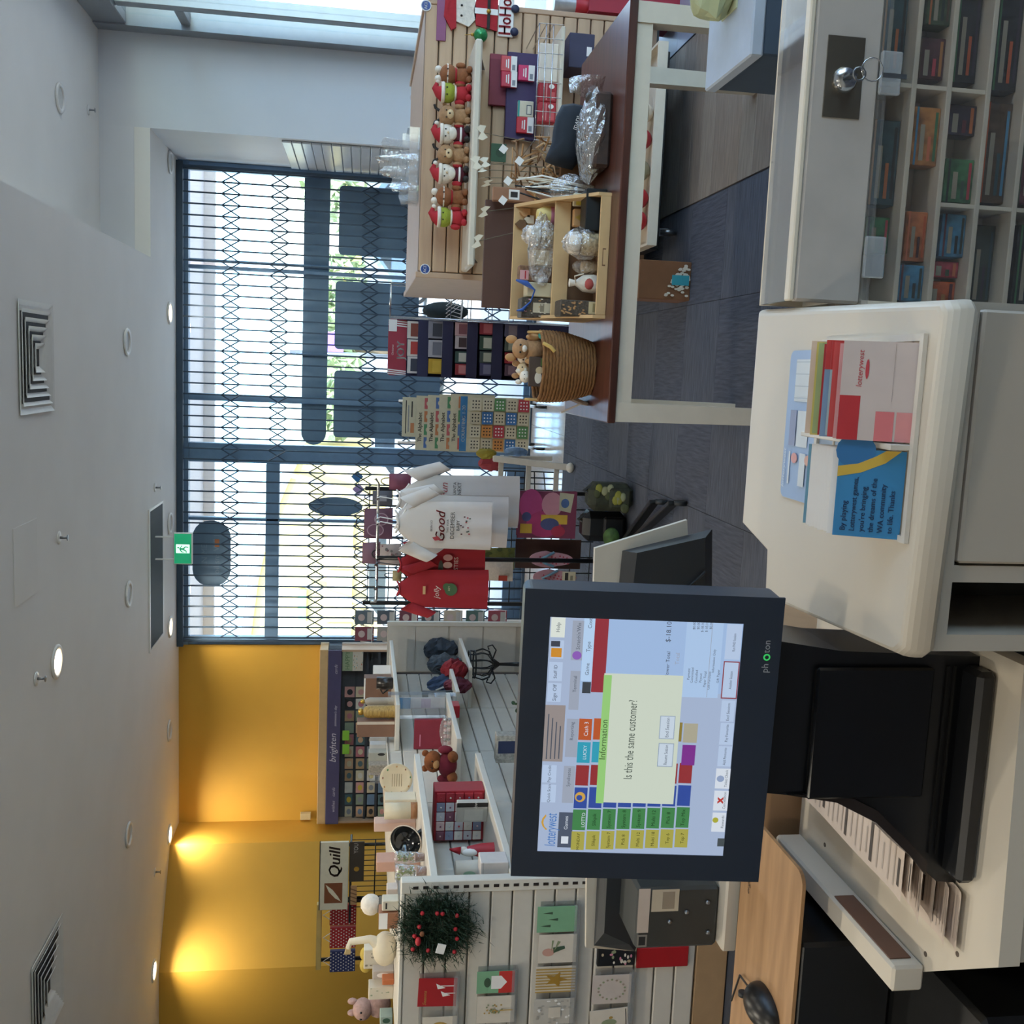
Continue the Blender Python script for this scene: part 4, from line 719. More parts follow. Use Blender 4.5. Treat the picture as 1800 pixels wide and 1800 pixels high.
# ================================================================ middle of the shop
# ---- navy JOY card stand
JY = 7.8; cx, cz, ww, hh = rect(683, 716, 560, 660, JY); jx0, jx1 = cx-ww/2, cx+ww/2; jt = thing('card_stand', 'navy cardboard card stand with a red JOY header', 'display stand', (cx, JY+.15, 0)); NV = mat('#2e3152', .6)
part(MB().b2((jx0, JY+.16, 0), (jx1, JY+.19, cz+hh/2-.02), 0, .003), 'back_panel', NV, jt)
rows = [(716, 735), (753, 778), (800, 821), (843, 865), (887, 908)]
zz = [PY(b+3, 610, JY).z for a, b in rows]
for k, z in enumerate(zz):
    y = JY+.1-.022*k
    part(MB().b2((jx0+.003, y-.02, z-.07), (jx1-.003, y-.016, z+.012), 0, .001), 'pocket_front', NV, jt); part(MB().b2((jx0+.003, y-.016, z-.006), (jx1-.003, JY+.16, z)), 'tier', NV, jt)
for x in (jx0, jx1-.004): part(MB().prism([(JY+.16, 0), (JY+.16, cz+hh*.2), (JY+.1, zz[0]+.1), (JY-.02, zz[4]), (JY-.05, 0)], (x, 0, 0), YU, ZU, (.004, 0, 0)), 'side_panel', NV, jt)
part(MB().b2((jx0, JY-.05, 0), (jx1, JY-.045, zz[4]-.07)), 'front_panel', NV, jt)
part(MB().prism([(a, b) for a, b in rr(ww, hh, .02)], (jx0, JY+.155, cz-hh/2), XU, ZU, (0, -.006, 0)), 'header', mat('#a33446', .5), jt)
ST = [('p', [(s0, 0), (s0+.02, 0), (s0+.045, 1), (s0+.025, 1)], PURE) for s0 in (.0, .035, .07)]+[('p', [(s0, 0), (s0+.02, 0), (s0+.045, 1), (s0+.025, 1)], PURE) for s0 in (.86, .9, .94)]
prints('header_print', jt, (jx0, JY+.149, cz-hh/2), XU, ZU, -YU, ww, hh, ST+[('r', .78, .55, .99, .98, PURE), ('t', 'JOY', .45, .12, .42, PURE, {'bold': .03}), ('t', 'Christmas', .45, .7, .1, PURE, {'shear': .2})])
def col(*hs): return [mat(h, .55) for h in hs]
CD = {0: [((565, 595), '#d8d2c8', '#8a4a3c', 'white card with a brown red picture'), ((597, 626), '#d8d2c8', '#b8433c', 'white card with a red picture'), ((627, 656), '#d5d0cb', '#3d4250', 'white card with a dark picture')],
      1: [((565, 595), '#8d8f9a', '#3f4450', 'grey card with dark trees'), ((598, 628), '#b3b3ba', '#7b7f8c', 'pale grey card'), ((631, 657), '#c9a63a', '#d9b94a', 'plain yellow card')],
      2: [((567, 590), '#c9a7ac', '#8a5a62', 'pink floral card'), ((591, 613), '#c4bcc0', '#4c3f44', 'pale card with a small bird'), ((618, 638), '#44615f', '#c9cfc8', 'teal card with a white leaf'), ((640, 659), '#9c3b44', '#c9868a', 'red card')],
      3: [((567, 588), '#93333f', '#b9666c', 'dark red card'), ((591, 615), '#3e5a50', '#c9cfc0', 'dark green card with two dots'), ((618, 638), '#4b5a5a', '#b9c0b0', 'grey green card'), ((639, 660), '#4a4d72', '#7d80a0', 'navy card')],
      4: [((570, 592), '#5c5a72', '#8a7f88', 'grey purple card'), ((595, 618), '#5d6a62', '#aab0a0', 'dull green card'), ((620, 639), '#a02f38', '#c97078', 'bright red card'), ((641, 661), '#5f4a5c', '#927a88', 'plum card')]}
for k, cs in CD.items():
    for (a, b), c1, c2, lb in cs:
        y = JY+.1-.022*k-.004; bx('greeting_card', lb+' in the %s row of the JOY stand' % ['top', 'second', 'third', 'fourth', 'lowest'][k], 'card', (rows[k][0], rows[k][1]+2, a, b), y, .006, mat(c1, .6), z0=zz[k]+.0005, els=[('r', .12, .12, .88, .72, mat(c2, .6))], group='cards on the JOY stand', ch=.001)
# ---- chrome hanger trolley behind it with dark bags
wt = thing('wire_trolley', 'chrome wire trolley with white hangers between the gondola and the JOY stand', 'trolley', (.5, 8.3, 0)); x0, x1 = PY(800, 563, 8.3).x, PY(800, 528, 8.3).x
for z in (.45, .62, .79, .95, 1.42): part(MB().tube([(x0, 8.2, z), (x1+.1, 8.2, z), (x1+.1, 8.45, z), (x0, 8.45, z)], .004, 6, closed=True), 'hoop', CHROME, wt)
for x in (x0, x1+.1):
    for y in (8.2, 8.45): part(MB().cyl((x, y, 0), (x, y, 1.42), .006, n=8), 'post', CHROME, wt)
for k in range(5): x = x0+.02+.03*k; part(MB().tube([(x-.03, 8.3, .86), (x, 8.3, .98), (x+.12, 8.3, .84), (x-.03, 8.3, .86)], .004, 5), 'hanger', PURE, wt)
cx, w_, zb, h_ = item((745, 828, 528, 562), 8.25); t = thing('hanging_bag', 'dark green bag hung above the wire trolley', 'bag', (cx, 8.45, zb)); part(MB().sph((cx, 8.45, zb+h_/2), (w_/2, .07, h_/2), 14, 9), 'bag', mat('#26363a', .7, var=.2), t); part(MB().tube([(cx-.03, 8.45, zb+h_*.9), (cx, 8.45, max(1.425, zb+h_)), (cx+.03, 8.45, zb+h_*.9)], .006, 6), 'strap', BLACK, t)
# ---- alphabet poster rack on castors
AY = 9.12; ax0, ax1 = PY(820, 795, AY).x, PY(820, 698, AY).x; ar = thing('poster_rack', 'white rolling rack carrying the children\'s wall charts', 'rack', ((ax0+ax1)/2, AY+.15, 0)); WM = mat('#c9ccce', .4, metal=.3)
for x in (ax0+.06, ax1-.06): part(MB().cyl((x, AY+.16, .1), (x, AY+.16, 1.3), .012, n=10), 'post', WM, ar); part(MB().tube([(x, AY-.1, .1), (x, AY+.05, .115), (x, AY+.3, .115), (x, AY+.45, .1)], .014, 8), 'foot', WM, ar)
for x in (ax0+.06, ax1-.06):
    for y in (AY-.1, AY+.45): part(MB().cyl((x-.012, y, .04), (x+.012, y, .04), .04, n=16).cyl((x, y, .04), (x, y, .1), .009, n=8), 'castor', BLACK, ar)
part(MB().b2((ax0+.05, AY+.15, .1), (ax1-.05, AY+.17, .13)), 'cross_bar', WM, ar)
for z in (.2, .45, .7, .95, 1.2): part(MB().b2((ax0, AY+.06, z), (ax1, AY+.15, z+.006)).b2((ax0, AY+.055, z), (ax1, AY+.06, z+.02)), 'ledge', CLEAR, ar)
PO = mat('#d8cfae', .6); POC = [mat(c, .6) for c in ('#5f7fb5', '#5d9a6a', '#d48a5c', '#cf6a6a')]
def poster(px, k, els, lb, m=PO): return bx('wall_chart', lb, 'chart', px, AY+.05-.012*k, .003, m, els=els, group='children\'s wall charts', ch=.0008)
poster((707, 760, 699, 768), 0, [('r', .08, .86, .92, .89, DKC), ('r', .12, .78, .8, .8, mat('#5a6a8a', .6)), ('r', .1, .6, .35, .72, mat('#cf8a5a', .6)), ('r', .5, .66, .9, .7, DKC)], 'cream chart with ruled lines at the top of the poster rack')
for k in range(4):
    x0 = 731+20*k; els = [('t', 'The Alphabet', .42, .87, .085, DKC, {'maxw': .72, 'bold': .04})]
    for j in range(4): els.append(('r', .04+.24*j, .62, .04+.24*j+.2, .82, POC[(j+k) % 4])); els.append(('e', .14+.24*j, .72, .05, .06, PO)); els.append(('r', .04+.24*j, .34, .24+.24*j, .56, POC[(j+k+1) % 4]))
    poster((x0, x0+80 if k < 3 else 868, 697-k, 792+k), k+1, els, 'Alphabet chart, %s of the four overlapping ones' % ['topmost', 'second', 'third', 'lowest'][k])
els = [('r', 0, .9, 1, 1, mat('#3f7fb0', .5)), ('t', 'COUNTING 1-20', .5, .925, .05, PURE, {'maxw': .8, 'bold': .04})]; rn = random.Random(3); GC = ['#d8d0b4', '#b43a44', '#3f74ad', '#5d8f5a', '#cf8d4c', '#d8d0b4', '#cdc3a6', '#d8d0b4']
for i in range(4):
    for j in range(5):
        c = GC[(i*3+j*2+(i*j)) % 8]; s0, t0 = .02+.245*i, .02+.172*j; els.append(('r', s0, t0, s0+.225, t0+.155, mat(c, .6)))
        for a in range(3):
            for b in range(3): els.append(('e', s0+.05+.06*a, t0+.035+.042*b, .014, .011, DKC if c[1] in 'dc' else PURE))
poster((808, 931, 699, 795), 6, els, 'counting chart with coloured squares at the bottom of the poster rack')
# ---- white wooden easel rack and oddments
et = thing('white_easel', 'white wooden easel rack standing by the shop door', 'easel', (-.75, 7.75, 0)); a = PZ(1008, 822, 0); top = PY(868, 806, 8.0); EWD = mat('#cfcabf', .6)
def beam(p, q, w1, w2, mb=None):
    p = V(p); q = V(q); d = (q-p); L = d.length; z = d.normalized(); x = z.cross(V((0, 1, .01))).normalized(); y = z.cross(x); R_ = Matrix((x, y, z)).transposed(); return (mb or MB()).box((p+q)/2, (w1, w2, L), R_, 0, min(w1, w2)*.15)
part(beam(a+V((0, 0, .03)), top, .05, .03), 'front_leg', EWD, et); part(beam(a+V((-.5, 0, .03)), top+V((-.5, 0, 0)), .05, .03), 'front_leg', EWD, et)
part(beam(V((a.x, 8.5, .03)), V((top.x, 8.02, top.z)), .04, .025), 'back_leg', EWD, et); part(beam(V((a.x-.5, 8.5, .03)), V((top.x-.5, 8.02, top.z)), .04, .025), 'back_leg', EWD, et)
for f in (.2, .55, .9): q = a.lerp(top, f); part(MB().box((q.x-.25, q.y+.02, q.z), (.5, .02, .04), None, 0, .003), 'rail', EWD, et)
part(MB().sph((a.x, a.y-.02, .03), (.04, .06, .03), 10, 6), 'foot_pad', EWD, et)
bl = thing('wire_plant_rack', 'black wire lattice rack leaning behind the easel', 'rack', (-.95, 8.45, 0)); x0, x1 = PY(960, 862, 8.45).x, PY(960, 830, 8.45).x
for k in range(4): x = x0+(x1-x0)*k/3; part(MB().tube([(x, 8.45, 0), (x, 8.47, .5)], .006, 5), 'upright', BLACK, bl)
for k in range(5): part(MB().tube([(x0, 8.45, .08+.09*k), (x1, 8.45, .1+.08*k)], .005, 5), 'cross_wire', BLACK, bl)
cx, w_, zb, h_ = item((886, 928, 785, 803), 8.05); t = thing('blue_parcel', 'crumpled blue and white packet tucked by the easel', 'packet', (cx, 8.05, zb)); part(crumple(MB(), (cx, 8.05, zb+h_/2), (w_/2, .03, h_/2), 4, 10, 7, .25), 'packet', mat('#86a8cf', .4, var=.35, scale=20), t); part(MB().b2((cx-w_/2, 8.05, zb+h_), (cx-w_/2+.01, 8.06, zb+h_+.03)), 'hang_tab', PURE, t)
cx, w_, zb, h_ = item((838, 884, 788, 828), 8.1); t = thing('toy_parrot', 'red and yellow feathered toy clipped on the easel top', 'toy', (cx, 8.1, zb)); part(crumple(MB(), (cx-.03, 8.1, zb+h_*.45), (.06, .04, .1), 3, 12, 8, .5), 'red_body', mat('#a8404a', .7), t); part(crumple(MB(), (cx+.05, 8.08, zb+h_*.65), (.045, .03, .08), 6, 12, 8, .5), 'yellow_wing', mat('#a89a3a', .7), t)
# ---- garment rack with shirts
RY = 6.14; RZ = PY(663, 940, RY).z; r0, r1 = PY(663, 1052, RY).x, PY(663, 850, RY).x; gr = thing('garment_rack', 'black and chrome garment rack on a four legged castor base', 'garment rack', (-1.2, RY, 0))
part(MB().cyl((-1.15, RY, .05), (-1.15, RY, RZ), .014, n=12), 'post', BLACK, gr); part(MB().tube([(r0-.02, RY, RZ+.03), (r0-.02, RY, RZ), (r0, RY, RZ-.004), (r1, RY, RZ), (r1+.03, RY, RZ+.02)], .009, 8), 'rail', CHROME, gr)
ctr = V((-1.15, RY, .07)); ends = [PZ(1150, 882, .07), PZ(1183, 884, .07), V((-1.62, 5.6, .07)), V((-1.43, 6.26, .07))]
for e in ends:
    part(beam(ctr, e, .05, .025), 'base_leg', BLACK, gr); part(MB().cyl((e.x-.012, e.y, .032), (e.x+.012, e.y, .032), .032, n=16).cyl((e.x, e.y, .03), (e.x, e.y, .065), .01, n=8), 'castor', DARK, gr)
def shirt(yl, yr, xt, xh, Y, m, lb, els, sl=.5, grp='shirts on the garment rack', seed=1, cut=None):
    cx, cz, ww, hh = rect(xt, xh, yl, yr, Y); z1, z0 = cz+hh/2, cz-hh/2; hw = ww/2; t = thing('t_shirt', lb, 't-shirt', (cx, Y, z0), grp); rn = random.Random(seed); ph = rn.random()*6
    def half(v): return hw*(.94+.06*(1-v)) if v < .72 else hw*(.94-.62*((v-.72)/.28)**1.6)
    def front(sg):
        def fn(u, v):
            a = half(v); s = 2*u-1
            return V((cx+a*s, Y+sg*(.03*(1-s*s)**.6*(1-.4*v)+.006*math.sin(7*s+ph+2*v)*(1-v)), z0+hh*v*(1-.02*abs(s))-.02*hh*max(0, v-.86)*8*(1-abs(s))**2))
        return fn
    mb = MB().grid(front(-1), 14, 14).grid(front(1), 14, 14); part(mb, 'body', m, t)
    for sg in (-1, 1):
        def fn(u, v, sg=sg):
            a = V((cx+sg*hw*.9, Y, z0+hh*.9)); b = V((cx+sg*hw*(.9+sl), Y, z0+hh*.62)); q = a.lerp(b, v); an = 2*math.pi*u; r = hw*.36*(1-.22*v); up = V((sg*.55, 0, .83)); return q+up*(r*math.cos(an))+V((0, .024*math.sin(an)-.004*math.sin(9*v+ph), 0))
        part(MB().grid(fn, 12, 6), 'sleeve', m, t)
    part(MB().tube([(cx+hw*.34*math.cos(a*math.pi/8), Y+.02*math.sin(a*math.pi/8), z1-.02*hh+hh*.03*math.cos(a*math.pi/8)**2) for a in range(16)], .006, 6, closed=True), 'collar', m, t)
    part(MB().tube([(cx-hw*.6, Y, z1-.09*hh), (cx, Y, z1+.0*hh), (cx+hw*.6, Y, z1-.09*hh)], .006, 5).tube([(cx, Y, z1), (cx, Y, z1+.02), (cx+.012, Y, RZ-.01), (cx, Y, RZ+.012), (cx-.012, Y, RZ)], .003, 5), 'hanger', PURE if m is TSW else DARK, t)
    part(MB().tube([(cx, RY, RZ), (cx, Y-.03, RZ), (cx, Y-.035, RZ+.015)], .006, 6), 'face_out_arm', CHROME, gr)
    if els: prints('chest_print', t, (cx-hw*.8, Y-.035, z0), XU, ZU, -YU, hw*1.6, hh, els)
    return t
TSW = mat('#d9d0c9', .9, var=.03, scale=8); TSR = mat('#a82a33', .9, var=.05, scale=8)
GT = [('t', 'BEEN SO', .5, .63, .022, DKC, {}), ('t', 'Good', .45, .5, .1, mat('#a83a40', .7), {'shear': .3, 'bold': .03}), ('p', [(.14, .53), (.24, .57), (.2, .63), (.12, .6)], mat('#a83a40', .7)), ('t', 'THIS YEAR', .5, .46, .022, DKC, {}), ('t', 'DECEMBER', .52, .4, .045, DKC, {'maxw': .7}), ('t', 'BABY', .52, .345, .035, DKC, {})]
LT = [('e', .3+.45*math.sin(k*.55)*.5+.22, .3+.03*math.cos(k*2.1)-.012*k % .05, .018, .011, mat(['#5a3a3a', '#47564c', '#a83a40'][k % 3], .7)) for k in range(12)]
shirt(834, 926, 700, 913, 6.05, TSW, 'white t-shirt at the back right of the garment rack, partly covered', [('t', 'Fun', .75, .6, .06, mat('#a83a40', .7), {'shear': .3}), ('t', 'SANTA', .8, .53, .025, DKC, {}), ('t', 'NEXT', .8, .49, .03, DKC, {})], .42, seed=2)
shirt(868, 962, 697, 893, 5.9, TSW, 'long white t-shirt directly behind the Good slogan shirt', None, .3, seed=5)
shirt(880, 966, 698, 864, 5.72, TSW, 'white t-shirt with red Good slogan, front of the garment rack', GT+LT, .5, seed=3)
shirt(958, 1030, 702, 852, 5.98, TSR, 'red t-shirt lettered BESTIES between the white and Jolly shirts', [('e', .3, .44, .1, .055, mat('#d9b0a4', .7)), ('e', .55, .44, .1, .055, mat('#d9b0a4', .7)), ('e', .78, .44, .1, .055, mat('#cf9a94', .7)), ('e', .4, .52, .3, .03, mat('#4a4f48', .7)), ('t', 'BESTIES', .5, .32, .05, mat('#dcc6bc', .7), {'maxw': .9})], .35, seed=8)
shirt(1000, 1070, 700, 858, 5.92, TSR, 'red t-shirt with Jolly and a green figure at the left of the rack', [('t', 'jolly', .42, .55, .06, mat('#e3d8cf', .7), {'shear': .25}), ('e', .52, .42, .2, .07, mat('#4d6a45', .7)), ('e', .6, .47, .12, .04, mat('#4d6a45', .7)), ('t', 'HEY', .55, .43, .022, mat('#d9c9a0', .7), {}), ('r', .36, .7, .62, .73, mat('#d9b080', .7))], .45, seed=11)
# ---- black grid stand behind the shirts: bags, thongs
gx0, gx1 = PY(940, 1062, 6.5).x, PY(940, 866, 6.5).x; gs = thing('grid_stand', 'black grid panel stand hung with bags and thongs behind the shirts', 'stand', ((gx0+gx1)/2, 6.5, 0)); gz1 = PY(640, 940, 6.5).z
for x in (gx0, gx1): part(MB().b2((x-.012, 6.49, .04), (x+.012, 6.515, gz1), 0, .002), 'upright', BLACK, gs); part(MB().b2((x-.02, 6.3, 0), (x+.02, 6.75, .04), 0, .004), 'foot', BLACK, gs)
for k in range(12): part(MB().cyl((gx0, 6.5, .12+(gz1-.15)*k/11), (gx1, 6.5, .12+(gz1-.15)*k/11), .004, n=6), 'wire', BLACK, gs)
for k in range(1, 7): x = gx0+(gx1-gx0)*k/7; part(MB().cyl((x, 6.5, .1), (x, 6.5, gz1), .004, n=6), 'wire', BLACK, gs)
def hangbag(px, Y, m, lb, els=None, cat='bag', thick=.02, grp='bags on the grid stand', handle=True):
    cx, cz, ww, hh = rect(*px, Y); t = thing('hanging_bag', lb, cat, (cx, Y, cz-hh/2), grp); z0 = cz-hh/2
    part(MB().grid(lambda u, v: V((cx+ww*(u-.5)*(1-.08*v), Y-thick*math.sin(math.pi*u)*math.sin(math.pi*min(1, v*1.05))*.9-.002, z0+hh*v)), 8, 8).grid(lambda u, v: V((cx+ww*(u-.5)*(1-.08*v), Y+thick*math.sin(math.pi*u)*math.sin(math.pi*min(1, v*1.05))*.6+.002, z0+hh*v)), 8, 8), 'bag', m, t)
    if handle: part(MB().tube([(cx-ww*.22, Y, z0+hh*.98)]+[(cx+ww*.22*math.cos(math.pi*(1-k/6)), Y+.02*math.sin(math.pi*k/6)*(1 if Y < 6.5 else -1), z0+hh+.05*math.sin(math.pi*k/6)) for k in range(7)], .004, 6), 'handle', BLACK, t)
    if els: prints('print', t, (cx-ww/2, Y-thick-.003, z0), XU, ZU, -YU, ww, hh, els)
    return t
PUR = mat('#6d4a5e', .6); PUL = mat('#a58a98', .6)
SCR = [('e', .3, .6, .2, .3, PUL), ('e', .3, .6, .17, .26, PUR), ('e', .65, .4, .2, .25, PUL), ('e', .65, .4, .17, .21, PUR)]
hangbag((640, 690, 892, 948), 6.44, PUR, 'purple printed bag with swirls above the front white shirt', SCR); hangbag((637, 668, 952, 992), 6.45, mat('#7a5868', .6), 'plain mauve bag beside the swirled purple one'); hangbag((684, 722, 832, 862), 6.43, mat('#7a3f55', .5, var=.2), 'small plum bag with a dark strap at the right of the grid stand'); hangbag((655, 690, 862, 888), 6.42, mat('#55555f', .6), 'grey lunch bag with black handles', [('r', .3, .3, .7, .7, mat('#8a8a92', .6))])
hangbag((668, 705, 955, 995), 6.41, mat('#b0a29c', .7), 'cream patterned bag above the red besties shirt', dots(10, 2, [mat('#7f5a60', .6), mat('#6a6a6a', .6)], .06)); hangbag((690, 706, 1002, 1022), 6.43, mat('#a59a70', .7), 'small khaki pouch above the Jolly shirt')
hangbag((846, 905, 962, 1000), 6.42, mat('#75793c', .7, var=.3), 'olive green printed cloth hanging below the besties shirt', dots(8, 3, [mat('#4f5a30', .7)], .09)); hangbag((850, 902, 984, 1022), 6.38, FUR_W, 'cream Christmas stocking with a red tag below the Jolly shirt', [('r', .05, .2, .3, .5, mat('#c04a3a', .6))], 'stocking')
POP = [('r', 0, 0, 1, 1, mat('#7a3550', .6)), ('e', .7, .78, .34, .2, mat('#b8457a', .6)), ('e', .3, .55, .28, .3, mat('#b03a6a', .6)), ('e', .72, .42, .26, .18, mat('#c98a98', .6)), ('r', .3, .15, .5, .6, mat('#c9a23c', .6)), ('p', [(.55, .1), (.95, .05), (.98, .3), (.6, .3)], mat('#b9b29a', .6)), ('e', .3, .45, .13, .16, mat('#4a4f7a', .6)), ('e', .75, .2, .1, .07, mat('#4f6a9a', .6)), ('r', .1, .75, .3, .95, mat('#c9a23c', .6)), ('e', .15, .3, .12, .12, mat('#a8324a', .6)), ('e', .45, .85, .1, .08, mat('#4a4f7a', .6))]
hangbag((908, 1012, 862, 945), 6.3, mat('#7a3550', .6), 'bright pink yellow and blue pop patterned tote bag', POP, thick=.03)
hangbag((892, 925, 880, 905), 6.4, mat('#7a2230', .6), 'dark red pouch half hidden behind the white shirts')
def camo(px, Y, lb, m0, spots, z0):
    cx, w_, zb, h_ = item(px, Y, z0); t = thing('backpack', lb, 'backpack', (cx, Y, z0), 'bags standing on the floor'); part(MB().box((cx, Y, z0+h_*.5), (w_, .17, h_), None, 0, .045), 'body', m0, t); part(MB().box((cx, Y-.1, z0+h_*.34), (w_*.72, .05, h_*.46), None, 0, .022), 'pocket', m0, t)
    part(MB().tube([(cx+w_*.1, Y-.03, z0+h_*.96), (cx+w_*.2, Y-.02, z0+h_*1.08), (cx+w_*.36, Y-.01, z0+h_*.9)], .012, 6), 'handle', BLACK, t)
    rn = random.Random(2)
    for k in range(spots): a = rn.uniform(-.9, .9); b = rn.uniform(-.7, .8); yy = Y-.088 if b > .1 else Y-.126; part(MB().sph((cx+w_*.5*a*.8, yy, z0+h_*(.5+.42*b)), (.03, .006, .022), 8, 5), 'camo_patch', [mat('#8d8b3a', .8), mat('#4a4f33', .8), mat('#8f9070', .8)][k % 3], t)
camo((1030, 1118, 848, 897), 6.0, 'camouflage patterned backpack on the carpet', mat('#34382c', .8, var=.4, scale=25), 12, 0); camo((1020, 1100, 897, 950), 6.12, 'plain black backpack on the carpet beside the camouflage one', BLACK, 0, 0)
p = PY(1075, 945, 5.92); solo(MB().sph((p.x, 5.93, p.z), (.06, .04, .05), 14, 9), 'green_pouch', mat('#44602f', .7, var=.4, scale=30), 'small green camouflage pouch clipped to the black backpack', 'pouch')
for k, (ya, yb, xa, lb) in enumerate(((968, 998, 930, 'coral dotted thong sandal with blue straps, right one of the hanging pair'), (1000, 1030, 936, 'coral dotted thong sandal with blue straps, left one of the hanging pair'))):
    cx, cz, ww, hh = rect(xa, xa+78, ya, yb, 6.32); t = thing('thong_sandal', lb, 'sandal', (cx, 6.32, cz-hh/2), 'hanging thong sandals'); ol = [(ww*.5*math.cos(a*math.pi/12)*(1 if math.sin(a*math.pi/12) > 0 else .8), hh*.5*math.sin(a*math.pi/12)) for a in range(24)]
    part(MB().prism(ol, (cx, 6.33, cz), XU, ZU, (0, -.018, 0)), 'sole', mat('#b98a94', .8), t); prints('dotted_footbed', t, (cx-ww/2, 6.312, cz-hh/2), XU, ZU, -YU, ww, hh, [('e', .25+.5*((q*7) % 10)/10, .12+.7*q/26, .05, .02, mat('#a8384a', .7)) for q in range(26)])
    part(MB().tube([(cx-ww*.42, 6.31, cz-hh*.05), (cx-ww*.2, 6.285, cz+hh*.15), (cx, 6.3, cz+hh*.3), (cx+ww*.2, 6.285, cz+hh*.15), (cx+ww*.42, 6.31, cz-hh*.05)], .009, 6), 'strap', mat('#6f93a8', .7), t)
bx('price_tag', 'cream price label clipped over the thong sandals', 'label', (988, 1012, 1005, 1022), 6.29, .002, mat('#c9c0a4', .6), els=[('r', .1, .55, .9, .8, DKC), ('r', .1, .2, .6, .4, mat('#7f7a68', .6))])
bx('brown_backing', 'dark brown backing card behind the thongs on the grid stand', 'card', (905, 1022, 948, 1000), 6.46, .006, mat('#4a322a', .7))
# ---- white card spinner at the door
SY = 8.6; sx = PY(700, 1098, SY).x; st = thing('card_spinner', 'white wire card spinner at the left of the shop door', 'spinner', (sx, SY+.15, 0)); sz1 = PY(622, 1098, SY).z
part(MB().cyl((sx, SY+.15, .06), (sx, SY+.15, sz1), .014, n=10), 'post', PURE, st); part(MB().lathe([(.24, 0), (.25, .02), (.2, .05), (.02, .07)], (sx, SY+.15, 0), 24), 'base', PURE, st)
rn = random.Random(12); CC = ['#6a7680', '#8a4a55', '#59636e', '#a9a39a', '#7a4450', '#8f9aa0', '#4f5a62', '#b0787c', '#c9b9a4', '#7d5560', '#5f7a74', '#9c8f86', '#a4505c', '#6f7f90']
for k in range(7):
    for j in range(2):
        x0 = 624+39*k; y0 = 1072 if j == 0 else 1101; cx, cz, ww, hh = rect(x0, x0+33, y0, y0+27, SY)
        part(MB().tube([(cx-ww*.52, SY+.02, cz+hh*.2), (cx-ww*.52, SY-.025, cz-hh*.4), (cx+ww*.52, SY-.025, cz-hh*.4), (cx+ww*.52, SY+.02, cz+hh*.2)], .004, 5).tube([(cx, SY-.02, cz-hh*.45), (sx, SY+.15, cz-hh*.45)], .003, 5), 'pocket', PURE, st)
        bx('spinner_card', '%s card, %s from the top in the %s column of the door spinner' % (['slate', 'wine', 'grey', 'pale', 'maroon', 'silver', 'dark'][(k*2+j) % 7], ['first', 'second', 'third', 'fourth', 'fifth', 'sixth', 'seventh'][k], ['right', 'left'][j]), 'card', (x0, x0+33, y0+1, y0+26), SY-.012, .014, mat(CC[k*2+j], .6), els=[('r', .1, .1, .9, .35, mat('#c9c4bd', .6)), ('e', .5, .65, .25, .18, mat('#d0b9b4', .6))], group='cards in the door spinner', ch=.001)
# ================================================================ white gondola on the left
GW = mat('#cfc9bd', .5, var=.03); GWD = mat('#bfb8ab', .5, var=.03); SHW = mat('#d9d4c8', .4, var=.02)
XB, XF = -2.4, -2.1; E0 = 3.98; ZT = 1.42
lg = thing('shelf_gondola', 'long white slatwall gondola with shelves of gifts, wreath hung on its end', 'gondola', (-2.6, 6.0, 0))
part(MB().b2((-2.5, E0+.02, .14), (-2.43, 7.9, ZT-.02)), 'core', GWD, lg); part(MB().b2((-3.1, E0-.02, 0), (-2.0, 7.9, .14), 0, .003), 'plinth', mat('#a98a66', .6), lg)
seams = [E0+.03, 4.66, 5.43, 6.2, 7.03, 7.86]
for i in range(5):
    y0, y1 = seams[i], seams[i+1]; me = MB().box((0, 0, 0), (.03, y1-y0-.006, .092), None, 0, .005).mesh('slat', GW)
    for k in range(13): inst('slat', me, (XB-.015, (y0+y1)/2, .2+.098*k), lg)
me = MB().box((0, 0, 0), (1.0, .02, .084), None, 0, .005).mesh('end_slat', GW); EP = E0-.012
part(MB().b2((-3.1, E0, .14), (-2.14, E0+.018, ZT-.01)), 'end_core', mat('#8f887c', .7), lg)
for k in range(14): inst('end_slat', me, (-2.62, EP, .19+.0905*k), lg)
part(MB().b2((-2.14, E0-.03, .14), (-2.085, E0+.02, ZT+.005), 0, .004), 'post', SHW, lg); part(MB().b2((-3.1, E0-.03, ZT-.012), (-2.14, E0+.02, ZT+.005), 0, .003), 'top_rail', SHW, lg)
sm_ = MB().box((0, 0, 0), (.012, .004, .022)).mesh('post_slot', mat('#2a2320', .8))
for k in range(27): inst('post_slot', sm_, (-2.112, E0-.0305, ZT-.055-.0417*k), lg)
for z, y0, y1, th in ((1.3, 4.005, 5.4, .032), (.963, 4.005, 5.4, .032), (1.045, 5.62, 6.46, .03), (.972, 6.48, 7.0, .026), (.83, 7.03, 7.84, .026), (1.372, 6.22, 7.76, .026), (.3, 4.0, 7.85, .03)):
    part(MB().b2((XB+.001, y0, z-th), (XF if z > .4 else -2.02, y1, z), 0, .003), 'shelf', SHW, lg)
part(MB().b2((-2.95, E0+.02, ZT-.02), (-2.4, 7.9, ZT), 0, .002), 'top_board', SHW, lg)
rp = part(MB().b2((-2.4, 7.9, 0), (-1.99, 7.94, 1.385), 0, .003), 'return_panel', GWD, lg)
for z in (.05, .36, .63, .905, 1.16): part(MB().b2((-2.39, 7.892, z+.004), (-2.0, 7.8995, z+.22 if z > 1 else z+.262)), 'return_board', GW, lg)
part(MB().b2((-2.02, 7.885, .05), (-1.985, 7.9, 1.39), 0, .002), 'return_post', SHW, lg)
